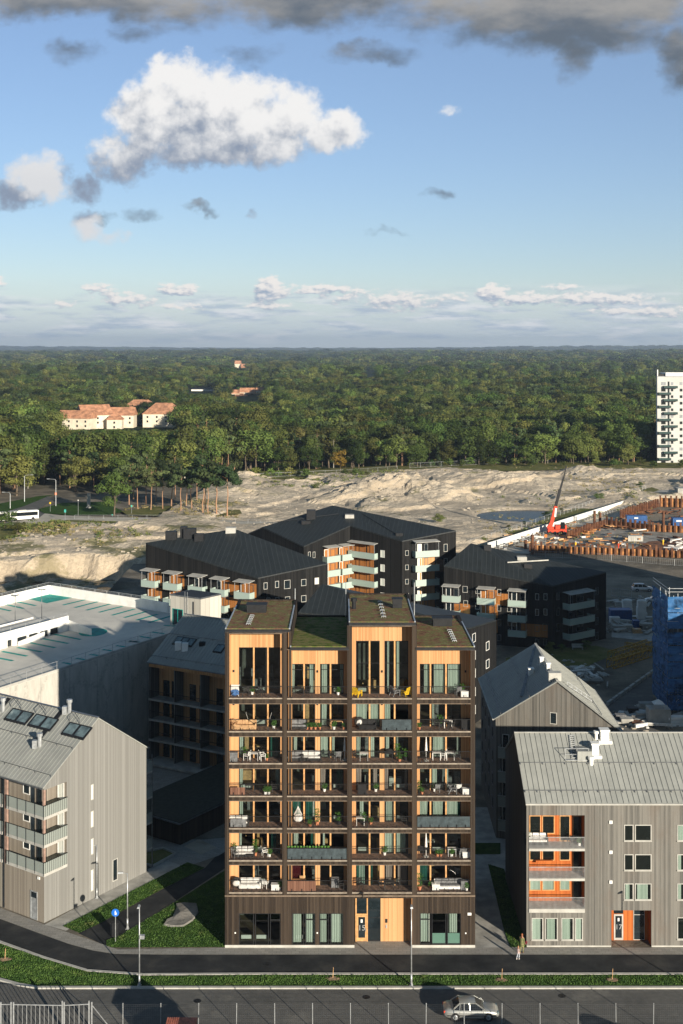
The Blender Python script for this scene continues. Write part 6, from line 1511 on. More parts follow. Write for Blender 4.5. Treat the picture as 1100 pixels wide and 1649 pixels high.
for x, y, w, d, h, nm in ((18.6, 90.0, 4.6, 2.6, 3.9, 'a'), (27.5, 91, 4.0, 2.4, 3.3, 'b')):
    t = thing('delivery_van', 'white high-roofed van parked below the picture, ' + ('left one of two' if nm == 'a' else 'right one of two'), 'van', (x, y, 0))
    m_ = MB(); m_.hexa([(x - w / 2, y - d / 2, .4), (x + w / 2, y - d / 2, .4), (x + w / 2, y + d / 2, .4), (x - w / 2, y + d / 2, .4), (x - w / 2 + .2, y - d / 2 + .2, h - .5), (x + w / 2 - .8, y - d / 2 + .2, h - .7), (x + w / 2 - .8, y + d / 2 - .2, h - .7), (x - w / 2 + .2, y + d / 2 - .2, h - .5)])
    m_.blob((x - .3, y, h - .7), w / 2 - .5, d / 2 - .25, .7, 16, .02); m_.build('body', 'whitepaint', t, smooth=False)
    for sx in (-1, 1):
        for sy in (-1, 1): MB().tube((x + sx * w * .3, y + sy * (d / 2 - .1), .38), (x + sx * w * .3, y + sy * (d / 2 + .05), .38), .38, .38, 16).build('wheel', 'rubber', t)

# ------------------------------------------------------------------ cars
def make_car(kind, paint, nm):
    """length along +x (nose), origin on the ground below the middle"""
    t = thing(nm, '', 'car')
    suv = kind == 'suv'
    Ln = 4.55 if not suv else 4.65; hw = .87 if not suv else .92; hb = .92 if not suv else 1.08; ht = 1.42 if not suv else 1.72; gc = .2 if not suv else .28
    # body loft: stations from tail to nose: x, half width, top height, lower height
    S = [(-Ln / 2, .62, .78 * hb, .42), (-Ln / 2 + .05, .74, .93 * hb, .32), (-Ln / 2 + .35, hw - .03, hb + .03, gc + .05), (-1.45, hw, hb + .04, gc), (-.9, hw, hb + .02, gc), (0, hw, hb, gc), (.8, hw, hb, gc), (1.25, hw, hb - .02, gc), (1.6, hw - .02, hb - .06, gc), (2.0, hw - .08, hb - .16, gc + .04), (Ln / 2 - .07, .70, hb - .27, .33), (Ln / 2, .58, hb - .36, .42)]
    m_ = MB(); cs = [(-1, .02), (-1, .30), (-1.0, .62), (-.94, .88), (-.80, .98), (-.4, 1.0), (0, 1.01), (.4, 1.0), (.80, .98), (.94, .88), (1.0, .62), (1, .30), (1, .02)]
    arches = (-1.36, 1.36)
    for (x, w, top, low) in S:
        for (cy, cz) in cs: m_.v.append((x, cy * w * (.96 if cz < .2 else 1), low + (top - low) * cz))
    n = len(cs)
    for i in range(len(S) - 1):
        for j in range(n - 1): a = i * n + j; m_.f.append((a, a + n, a + n + 1, a + 1))
        m_.f.append((i * n, i * n + n - 1, (i + 1) * n + n - 1, (i + 1) * n))
    m_.f.append(tuple(range(n))); m_.f.append(tuple(reversed(range((len(S) - 1) * n, len(S) * n))))
    body = m_.build('body', paint, t, smooth=True)
    # dark wheel arches
    for ax in arches:
        for sy in (-1, 1): MB().tube((ax, sy * (hw - .12), .33), (ax, sy * (hw + .004), .33), .37, .37, 20).build('wheel_arch', 'rubber', body)
    # cabin: glass loft and roof skin
    if suv: C = [(-2.1, -1.85, .80), (-1.2, -1.1, .80), (-.2, -.15, .80), (.95, .35, .78)]; xr0, xr1, xf = -2.12, -1.75, 1.15; rx0, rx1 = -1.9, .25
    else: rx0, rx1 = -.95, .28
    gb = [(-1.62 if not suv else -2.18), (1.12 if not suv else 1.25)]
    wb, wt_ = hw - .08, hw - .27
    g_ = MB(); g_.hexa([(gb[0], -wb, hb - .05), (gb[1], -wb, hb - .05), (gb[1], wb, hb - .05), (gb[0], wb, hb - .05), (rx0, -wt_, ht - .04), (rx1, -wt_, ht - .04), (rx1, wt_, ht - .04), (rx0, wt_, ht - .04)]); g_.build('windows', 'carglass', t)
    r_ = MB(); nseg = 5
    for i in range(nseg + 1):
        f = i / nseg; x = rx0 - .06 + (rx1 - rx0 + .12) * f; zc2 = ht - .035 + .05 * math.sin(math.pi * f)
        for (cy, dz) in ((-1.03, -.05), (-.85, .0), (0, .03), (.85, 0), (1.03, -.05)): r_.v.append((x, cy * wt_, zc2 + dz))
    for i in range(nseg):
        for j in range(4): a = i * 5 + j; r_.f.append((a, a + 5, a + 6, a + 1))
    r_.build('roof', paint, t, smooth=True)
    p_ = MB()
    for sy in (-1, 1):
        p_.bar((gb[0] + .02, sy * wb, hb - .03), (rx0 - .03, sy * (wt_ + .01), ht - .05), .09); p_.bar((gb[1] - .02, sy * wb, hb - .03), (rx1 + .03, sy * (wt_ + .01), ht - .05), .07)
        p_.bar((-.15, sy * (wb + .005), hb - .03), (-.2, sy * (wt_ + .015), ht - .05), .06); p_.bar((rx0 - .05, sy * (wt_ + .01), ht - .06), (rx1 + .05, sy * (wt_ + .01), ht - .06), .06)
        if suv: p_.bar((-1.15, sy * (wb + .005), hb - .03), (-1.15, sy * (wt_ + .015), ht - .05), .07)
        else: p_.bar((-1.0, sy * (wb + .005), hb - .03), (-.92, sy * (wt_ + .012), ht - .05), .06)
    p_.build('pillars', paint, t)
    for ax in arches:
        for sy in (-1, 1):
            w_ = MB().tube((ax, sy * (hw - .2), .32), (ax, sy * (hw + .015), .32), .315, .315, 24).build('wheel', 'rubber', t); MB().tube((ax, sy * (hw + .014), .32), (ax, sy * (hw + .03), .32), .20, .17, 16).build('rim', 'lightmetal', w_)
            m_ = MB()
            for q in range(5): th = 2 * math.pi * q / 5; m_.bar((ax, sy * (hw + .032), .32), (ax + .18 * math.cos(th), sy * (hw + .032), .32 + .18 * math.sin(th)), .03)
            m_.build('spokes', 'zinc', w_)
    for sy in (-1, 1):
        MB().hexa([(Ln / 2 - .14, sy * .62 - .12, .58), (Ln / 2 - .02, sy * .55 - .12, .58), (Ln / 2 - .02, sy * .55 + .12, .58), (Ln / 2 - .14, sy * .62 + .12, .58), (Ln / 2 - .18, sy * .62 - .12, .70), (Ln / 2 - .05, sy * .55 - .12, .70), (Ln / 2 - .05, sy * .55 + .12, .70), (Ln / 2 - .18, sy * .62 + .12, .70)]).build('headlight', 'skyglass', t)
        MB().box(-Ln / 2 - .01, -Ln / 2 + .12, sy * .6 - .13, sy * .6 + .13, .62, .80).build('tail_light', 'red_paint', t)
        MB().box(.85, .99, sy * (hw + .04) - .07, sy * (hw + .04) + .07, hb - .02, hb + .11).build('wing_mirror', paint, t)
    d_ = MB()
    for sy in (-1, 1):
        for x in (-1.0, -.05, .95): d_.box(x - .006, x + .006, sy * (hw + .001) - .004, sy * (hw + .001) + .004, .35, hb - .12)
        d_.box(-2.0, 2.0, sy * (hw - .004) - .01, sy * (hw - .004) + .01, .44, .50)
    d_.build('door_gap', 'darkmetal', t)
    return t
m, tt, N, b = new_mat('silver_car_paint'); b.inputs['Base Color'].default_value = (.42, .43, .41, 1); b.inputs['Metallic'].default_value = .55; b.inputs['Roughness'].default_value = .32; b.inputs['Coat Weight'].default_value = .6; M['silver'] = m
m, tt, N, b = new_mat('white_car_paint'); b.inputs['Base Color'].default_value = (.72, .72, .71, 1); b.inputs['Roughness'].default_value = .35; b.inputs['Coat Weight'].default_value = .5; M['carwhite'] = m
o = make_car('sedan', 'silver', 'parked_car'); g = G(760, 1645); o.location = (g.x, g.y + .85, 0); tag(o, 'silver saloon car on the street in front of the tower, facing right', 'car')
o = make_car('suv', 'carwhite', 'parked_car'); g = G(1036, 953); o.location = (g.x, g.y + .9, 0); tag(o, 'white estate car on the dirt yard before the sheet-pile pit', 'car')
o = make_car('suv', 'carwhite', 'parked_car'); g = G(1056, 971); o.location = (g.x, g.y, 0); o.rotation_euler = (0, 0, R(172)); tag(o, 'white pickup-like car half hidden behind the blue scaffolding', 'car')

# ------------------------------------------------------------------ people
def skin_person(name, label, loc, s, joints, edges, radii, material, extras):
    """one continuous skinned body; extras are clothing and hair meshes"""
    t = thing(name, label, 'person', loc)
    me = bpy.data.meshes.new('body'); me.from_pydata([tuple(c * s for c in j) for j in joints], edges, []); ob = bpy.data.objects.new('body', me); COL.objects.link(ob); ob.parent = t
    md = ob.modifiers.new('skin', 'SKIN'); sk = me.skin_vertices[0].data if me.skin_vertices else None
    if sk is None: bpy.context.view_layer.update(); sk = me.skin_vertices[0].data
    for i, r_ in enumerate(radii): sk[i].radius = (r_ * s, r_ * s)
    sk[0].use_root = True
    sd_ = ob.modifiers.new('sub', 'SUBSURF'); sd_.levels = 1; sd_.render_levels = 2
    me.materials.append(M[material]); 
    for nm, mb, mt in extras:
        mb.v = [(x * s, y * s, z * s) for x, y, z in mb.v]; me2 = bpy.data.meshes.new(nm); me2.from_pydata(mb.v, [], mb.f); me2.materials.append(M[mt]); me2.polygons.foreach_set('use_smooth', [True] * len(me2.polygons)); o2 = bpy.data.objects.new(nm, me2); COL.objects.link(o2); o2.parent = t
    return t
# walking figure, facing +y away; unit height 1.75
J = [(0, 0, .95), (0, .01, 1.15), (0, .02, 1.38), (0, .02, 1.50), (0, .03, 1.60), (0, .04, 1.70),
     (.09, 0, .90), (.10, .10, .50), (.10, .02, .10), (.10, .14, .04), (-.09, 0, .90), (-.10, -.02, .50), (-.10, -.22, .12), (-.10, -.12, .03),
     (.17, .01, 1.40), (.24, -.05, 1.14), (.25, .08, .93), (.25, .12, .85), (-.17, .01, 1.40), (-.23, .03, 1.14), (-.25, .14, .93), (-.25, .17, .85),
     (.235, .15, .80), (.26, .16, .79), (-.24, .20, .80), (-.265, .21, .79), (.23, .12, .84), (-.23, .17, .84)]
E = [(0, 1), (1, 2), (2, 3), (3, 4), (4, 5), (0, 6), (6, 7), (7, 8), (8, 9), (0, 10), (10, 11), (11, 12), (12, 13), (2, 14), (14, 15), (15, 16), (16, 17), (2, 18), (18, 19), (19, 20), (20, 21), (17, 22), (17, 23), (21, 24), (21, 25), (17, 26), (21, 27)]
RD = [.14, .13, .15, .055, .095, .085, .09, .065, .045, .04, .09, .065, .045, .04, .06, .045, .035, .032, .06, .045, .035, .032, .012, .012, .012, .012, .012, .012]
def cone_wrap(z0, r0, z1, r1, n=12, oy=0.0, ax=1.0):
    m_ = MB()
    for z, r_ in ((z0, r0), ((z0 + z1) / 2, (r0 + r1) / 2 * 1.03), (z1, r1)):
        for i in range(n): th = 2 * math.pi * i / n; m_.v.append((r_ * ax * math.cos(th), oy + r_ * .8 * math.sin(th), z))
    for k in range(2):
        for i in range(n): j = (i + 1) % n; m_.f.append((k * n + i, k * n + j, (k + 1) * n + j, (k + 1) * n + i))
    return m_
M['floral'] = mat('green_patterned_cloth', (.06, .10, .03), .9, .2, 14, col2=(.28, .24, .12)); M['hair'] = mat('auburn_hair', (.20, .07, .03), .7, .2, 10); M['kidcloth'] = mat('pale_blue_cloth', (.42, .45, .50), .9, .15, 10); M['fairhair'] = mat('light_brown_hair', (.30, .16, .09), .7, .2, 10)
def shoes():
    m_ = MB(); m_.blob((.10, .1, .045), .05, .13, .045, 8, 0); m_.blob((-.10, -.16, .05), .05, .13, .05, 8, 0); return m_
def hair(l):
    m_ = MB(); m_.blob((0, .02, 1.68), .105, .115, .12, 10, .04); m_.blob((0, -.03, 1.60 - l / 2), .085, .06, .10 + l / 2, 8, .05); return m_
g = G(840.5, 1535)
tors = cone_wrap(.62, .21, 1.42, .185); tors.tube((.18, .01, 1.40), (.24, -.05, 1.14), .07, .055, 8); tors.tube((.24, -.05, 1.14), (.25, .07, .95), .055, .045, 8); tors.tube((-.18, .01, 1.40), (-.23, .03, 1.14), .07, .055, 8)
leg = MB(); leg.tube((.10, .08, .6), (.10, .03, .12), .07, .05, 8); leg.tube((-.10, -.03, .6), (-.10, -.2, .14), .07, .05, 8)
face = MB(); face.blob((0, .135, 1.645), .012, .015, .016, 6, 0)
bag = MB(); bag.blob((.42, .03, 1.0), .12, .08, .15, 8, .1)
o = skin_person('person', 'adult in a green patterned outfit walking beside a child on the pavement', (g.x, g.y, .012), 1.0, J, E, RD, 'skin', [('dress', tors, 'floral'), ('trousers', leg, 'floral'), ('hair', hair(.2), 'hair'), ('shoes', shoes(), 'rubber'), ('nose', face, 'skin')]); o.rotation_euler = (0, 0, R(-35))
solo(bag, 'shoulder_bag', 'curtain_red', 'small dark red bag held by the walking adult', 'bag'); bpy.data.objects['shoulder_bag'].location = (g.x + .38, g.y - .05, .85); 
g = G(834.5, 1545)
sh1 = cone_wrap(.80, .18, 1.42, .17); sh1.tube((.18, .01, 1.40), (.24, -.05, 1.14), .065, .05, 8); sh1.tube((-.18, .01, 1.40), (-.23, .03, 1.14), .065, .05, 8)
leg = MB(); leg.tube((.09, .03, .95), (.10, .10, .5), .11, .08, 8); leg.tube((.10, .10, .5), (.10, .03, .12), .08, .055, 8); leg.tube((-.09, 0, .95), (-.10, -.02, .5), .11, .08, 8); leg.tube((-.10, -.02, .5), (-.10, -.2, .14), .08, .055, 8)
o = skin_person('person', 'small child in pale clothes walking on the dark path beside an adult', (g.x, g.y, .02), .68, J, E, RD, 'skin', [('shirt', sh1, 'curtain_rose'), ('trousers', leg, 'kidcloth'), ('hair', hair(.1), 'fairhair'), ('shoes', shoes(), 'whitecloth')]); o.rotation_euler = (0, 0, R(-50))

# ------------------------------------------------------------------ grass blades on the verges
def grass_field(name, polys, z, dens, hmin, hmax, label_mat):
    rnd = random.Random(5); mb = MB()
    def inside(x, y, P):
        c_ = False; j = len(P) - 1
        for i in range(len(P)):
            if (P[i][1] > y) != (P[j][1] > y) and x < (P[j][0] - P[i][0]) * (y - P[i][1]) / (P[j][1] - P[i][1]) + P[i][0]: c_ = not c_
            j = i
        return c_
    for P in polys:
        P = [(p[0], p[1]) for p in GP(P)]
        x0, x1 = max(-45, min(p[0] for p in P)), min(40, max(p[0] for p in P)); y0, y1 = min(p[1] for p in P), min(150, max(p[1] for p in P))
        n = int((x1 - x0) * (y1 - y0) * dens)
        for _ in range(n):
            x, y = rnd.uniform(x0, x1), rnd.uniform(y0, y1)
            if not inside(x, y, P): continue
            q = .55 + .6 * (fb(x, y, .8, 3, 2.0) + .5); h = rnd.uniform(hmin, hmax) * max(.35, q); th = rnd.uniform(0, 6.28); w = .035
            for k in range(2):
                th += 1.3; lx, ly = rnd.uniform(-.06, .06), rnd.uniform(-.06, .06); c_, s_ = math.cos(th) * w, math.sin(th) * w
                mb.quad((x - c_, y - s_, z), (x + c_, y + s_, z), (x + lx, y + ly, z + h))
    return struct(mb, name, label_mat, 'stuff')
m, t, N, b = new_mat('grass_blades'); pos = N.n('ShaderNodeNewGeometry').outputs['Position']
col = N.mix(N.ss(N.noise(pos, .9, 7.0, .65), .35, .68), (.034, .088, .012), (.105, .195, .034)); col = N.mix(N.m('MULTIPLY', N.ss(N.noise(pos, .35, 5.0, .7), .56, .72), .6), col, (.20, .17, .07))
N.put(b.inputs['Base Color'], col); b.inputs['Roughness'].default_value = .8; M['blades'] = m
grass_field('verge_grass', [[(-60, 1504), (0, 1522), (70, 1546), (140, 1567), (230, 1574), (420, 1572.5), (1150, 1572.5), (1150, 1588), (60, 1588), (30, 1583), (0, 1575), (-60, 1560)]], .10, 80, .05, .15, 'blades')
grass_field('lawn_grass', [[(101, 1492), (128, 1503), (160, 1488), (262, 1432), (330, 1398), (302, 1389), (250, 1416)], [(172, 1524), (180, 1526.5), (364, 1526), (372, 1526), (372, 1396), (275, 1458), (192, 1508), (171, 1515)], [(822, 1526), (848, 1526), (846, 1518), (812, 1400), (786, 1392), (800, 1450), (812, 1500)]], .05, 40, .05, .13, 'blades')
# ------------------------------------------------------------------ things on the balconies
def legs4(mb, w, d, h, r=.02):
    for sx in (-1, 1):
        for sy in (-1, 1): mb.bar((sx * (w / 2 - r), sy * (d / 2 - r), 0), (sx * (w / 2 - r), sy * (d / 2 - r), h), r * 2)
    return mb
def chair(mt, seat_m=None):
    def f():
        t = thing('chair', '', 'chair')
        for sx in (-1, 1):
            for sy in (-1, 1): MB().bar((sx * .21, sy * .2, 0), (sx * .23, sy * .22, .43), .035).build('leg', mt, t)
        MB().box(-.25, .25, -.24, .24, .43, .47).build('seat', seat_m or mt, t)
        m_ = MB(); m_.bar((-.23, .23, .47), (-.24, .32, .92), .035); m_.bar((.23, .23, .47), (.24, .32, .92), .035)
        for k in range(4): z = .56 + .1 * k; m_.bar((-.23, .24 + (z - .47) * .2, z), (.23, .24 + (z - .47) * .2, z), .06)
        m_.build('backrest', mt, t)
        for sx in (-1, 1): m_ = MB(); m_.bar((sx * .25, -.2, .66), (sx * .25, .26, .66), .035); m_.bar((sx * .25, -.2, .45), (sx * .25, -.2, .66), .03); m_.build('armrest', mt, t)
        return t
    return f
def table(mt, w, d, h, top=None):
    def f():
        t = thing('table', '', 'table'); MB().box(-w / 2, w / 2, -d / 2, d / 2, h - .03, h).build('table_top', top or mt, t)
        for sx in (-1, 1):
            for sy in (-1, 1): MB().bar((sx * (w / 2 - .05), sy * (d / 2 - .05), 0), (sx * (w / 2 - .05), sy * (d / 2 - .05), h - .03), .04).build('leg', mt, t)
        return t
    return f
def sofa(mt, cm, w):
    def f():
        t = thing('sofa', '', 'sofa'); m_ = MB(); m_.box(-w / 2, w / 2, -.35, .35, .06, .3); m_.build('base', mt, t)
        m_ = MB(); m_.box(-w / 2, w / 2, .25, .36, .3, .78); m_.build('backrest', mt, t)
        for sx in (-1, 1): MB().box(sx * (w / 2 - .05) - .05, sx * (w / 2 - .05) + .05, -.35, .25, .3, .58).build('armrest', mt, t)
        n = max(2, int(w / .6))
        for k in range(n):
            a = -w / 2 + .11 + (w - .22) * k / n; b_ = a + (w - .22) / n - .02
            m_ = MB(); m_.box(a, b_, -.33, .24, .3, .44); m_.build('seat_cushion', cm, t); m_ = MB(); m_.hexa([(a, .08, .44), (b_, .08, .44), (b_, .24, .44), (a, .24, .44), (a + .03, .16, .84), (b_ - .03, .16, .84), (b_ - .03, .26, .84), (a + .03, .26, .84)]); m_.build('back_cushion', cm, t)
        return t
    return f
def pot(pm, lm, h=.7, r=.16):
    def f():
        t = thing('potted_plant', '', 'potted plant'); m_ = MB(); m_.tube((0, 0, 0), (0, 0, r * 1.7), r * .75, r, 12); m_.build('pot', pm, t)
        m_ = MB(); rnd = random.Random(h * 100)
        for k in range(90):
            th = rnd.uniform(0, 6.28); rr = rnd.uniform(.1, 1) * r * 1.7; z = r * 1.7 + rnd.uniform(0, 1) * (h - r * 1.7); x, y = rr * math.cos(th), rr * math.sin(th); s_ = .06
            m_.quad((x - s_, y, z), (x, y - s_, z + rnd.uniform(-.04, .04)), (x + s_, y, z + rnd.uniform(0, .06)), (x, y + s_, z + .03))
        m_.build('leaves', lm, t); return t
    return f
def grill():
    t = thing('barbecue', '', 'barbecue'); legs4(MB(), .7, .5, .75).build('stand', 'darkmetal', t); m_ = MB(); m_.box(-.42, .42, -.27, .27, .72, .85); m_.build('firebox', 'darkmetal', t); m_ = MB(); m_.blob((0, 0, .86), .40, .27, .26, 12, 0); m_.build('lid', 'rubber', t, smooth=True); MB().box(.42, .72, -.22, .22, .80, .83).build('side_shelf', 'darkmetal', t); return t
def boxy(nm, cat, mt, w, d, h, lidm=None):
    def f():
        t = thing(nm, '', cat); MB().box(-w / 2, w / 2, -d / 2, d / 2, .02, h - .05).build('body', mt, t); MB().box(-w / 2 - .02, w / 2 + .02, -d / 2 - .02, d / 2 + .02, h - .05, h).build('lid', lidm or mt, t); legs4(MB(), w, d, .02).build('feet', mt, t); return t
    return f
def egg():
    t = thing('hanging_chair', '', 'chair'); m_ = MB()
    for k in range(14): th = 2 * math.pi * k / 14; m_.bar((0, 0, 1.75), (.38 * math.cos(th), .32 * math.sin(th), .95), .02)
    m_.build('ropes', 'whitecloth', t); m_ = MB(); m_.blob((0, 0, .65), .42, .36, .34, 14, .08); m_.build('net_seat', 'whitecloth', t); MB().bar((0, 0, 1.75), (0, 0, 2.35), .02).build('hanger', 'lightmetal', t); return t
def roundchair():
    t = thing('wicker_chair', '', 'chair'); m_ = MB(); m_.blob((0, .05, .6), .48, .25, .46, 14, .03); m_.build('shell', 'wicker', t, smooth=True); MB().blob((0, -.12, .55), .34, .16, .3, 12, .05).build('cushion', 'whitecloth', t, smooth=True); legs4(MB(), .5, .4, .22).build('base', 'wicker', t); return t
def adiron(mt):
    def f():
        t = thing('deck_chair', '', 'chair'); MB().hexa([(-.3, -.35, .32), (.3, -.35, .32), (.3, .2, .22), (-.3, .2, .22), (-.3, -.35, .37), (.3, -.35, .37), (.3, .2, .27), (-.3, .2, .27)]).build('seat', mt, t)
        m_ = MB()
        for k in range(5): x = -.26 + .13 * k; m_.bar((x, .18, .25), (x, .48, 1.0 - abs(k - 2) * .04), .1, .03)
        m_.build('backrest', mt, t)
        for sx in (-1, 1): m_ = MB(); m_.bar((sx * .34, -.4, .55), (sx * .34, .35, .58), .12, .04); m_.bar((sx * .34, -.33, 0), (sx * .34, -.33, .55), .08); m_.bar((sx * .33, .4, 0), (sx * .33, .1, .56), .08); m_.build('side_frame', mt, t)
        return t
    return f
def rack():
    t = thing('drying_rack', '', 'drying rack'); m_ = MB(); m_.bar((-.4, -.2, 0), (.4, .2, .95), .03); m_.bar((.4, -.2, 0), (-.4, .2, .95), .03); m_.bar((-.4, .2, .95), (.4, .2, .95), .03); m_.build('frame', 'whitepaint', t); MB().hexa([(-.38, .0, .45), (.38, .0, .45), (.3, .25, .45), (-.3, .25, .45), (-.36, .1, .98), (.36, .1, .98), (.36, .22, .98), (-.36, .22, .98)]).build('white_sheet', 'whitecloth', t); MB().blob((0, -.08, .3), .38, .16, .3, 10, .25).build('blue_cloth', 'blanket', t); return t
def parasol(mt):
    def f():
        t = thing('closed_parasol', '', 'parasol'); MB().tube((0, 0, 0), (0, 0, 2.3), .03, .03, 8).build('pole', 'whitepaint', t); MB().tube((0, 0, .9), (0, 0, 2.2), .13, .04, 10).build('canopy', mt, t); MB().tube((0, 0, 0), (0, 0, .08), .25, .25, 12).build('base', 'concrete', t); return t
    return f
def shelf_plants():
    t = thing('plant_table', '', 'plant stand'); MB().box(-.55, .55, -.2, .2, .68, .71).build('table_top', 'woodraw', t); legs4(MB(), 1.1, .4, .68).build('leg_frame', 'woodraw', t)
    return t
def hammock():
    t = thing('hammock', '', 'hammock'); m_ = MB(); n = 12
    for k in range(n):
        a, b_ = k / n, (k + 1) / n; za, zb_ = .85 - .5 * math.sin(math.pi * a), .85 - .5 * math.sin(math.pi * b_)
        m_.quad((-1 + 2 * a, -.25, za + .12), (-1 + 2 * b_, -.25, zb_ + .12), (-1 + 2 * b_, .25, zb_ - .02), (-1 + 2 * a, .25, za - .02))
    m_.build('cloth', mat('pale_green_cloth', (.38, .5, .42), .9, .3, 6), t); m_ = MB(); m_.bar((-1, 0, .85), (-1.2, 0, 1.5), .015); m_.bar((1, 0, .85), (1.2, 0, 1.5), .015); m_.build('ropes', 'whitecloth', t); return t
PR = {k: Proto(v) for k, v in dict(
    dkchair=chair('wicker'), whchair=chair('whitepaint'), wdchair=chair('woodraw'), gychair=chair('greycloth'),
    dktable=table('wicker', .9, .6, .7), whtable=table('whitepaint', .8, .6, .7), wdtable=table('woodraw', 1.1, .55, .75), lowtable=table('wicker', .8, .5, .38),
    dksofa=sofa('wicker', 'greycloth', 1.7), whsofa=sofa('whitepaint', 'whitecloth', 2.0), wdsofa=sofa('woodraw', 'woodraw', 2.0), gysofa=sofa('wicker', 'whitecloth', 1.9), longsofa=sofa('whitepaint', 'greycloth', 2.6), blksofa=sofa('rubber', 'rubber', 1.6),
    tpot=pot('terracotta', 'leafpot', .55, .14), wpot=pot('whitepaint', 'leafpot', .75, .15), bush=pot('darkmetal', 'leafpot', 1.1, .2), tall=pot('terracotta', 'leafpot', 1.5, .18),
    grill=grill, dkbox=boxy('storage_box', 'box', 'rubber', .8, .5, .9), whbox=boxy('storage_box', 'box', 'whitepaint', .7, .5, .55), plbox=boxy('wooden_box', 'box', 'woodraw', .7, .45, .7), gybox=boxy('storage_box', 'box', 'greycloth', .7, .45, .85),
    egg=egg, rchair=roundchair, ychair=adiron('yellow_paint'), bchair=adiron('greycloth'), rack=rack, par=parasol('whitecloth'), gpar=parasol('curtain_green'), stand=shelf_plants, hammock=hammock).items()}
DESC = dict(dkchair='dark wicker armchair', whchair='white slatted chair', wdchair='raw wooden chair', gychair='grey chair', dktable='dark table', whtable='white table', wdtable='raw wooden table', lowtable='low dark table',
    dksofa='dark sofa with grey cushions', whsofa='white sofa with white cushions', wdsofa='raw wooden pallet sofa', gysofa='dark sofa with white cushions', longsofa='long white slatted bench sofa', blksofa='black outdoor sofa', tpot='plant in a small terracotta pot', wpot='plant in a white pot', bush='bushy plant in a dark pot', tall='tall plant in a terracotta pot',
    grill='black barbecue', dkbox='black storage box', whbox='white storage box', plbox='raw wooden box', gybox='grey storage box', egg='white rope hanging chair', rchair='round wicker chair with white cushion', ychair='yellow deck chair', bchair='grey reclining deck chair', rack='drying rack with blue cloth', par='closed white parasol', gpar='closed green parasol', stand='narrow wooden plant stand', hammock='pale green hammock')
ORD = ['top', 'second', 'third', 'fourth', 'fifth', 'sixth', 'lowest']; CN = ['first', 'second', 'third', 'last']
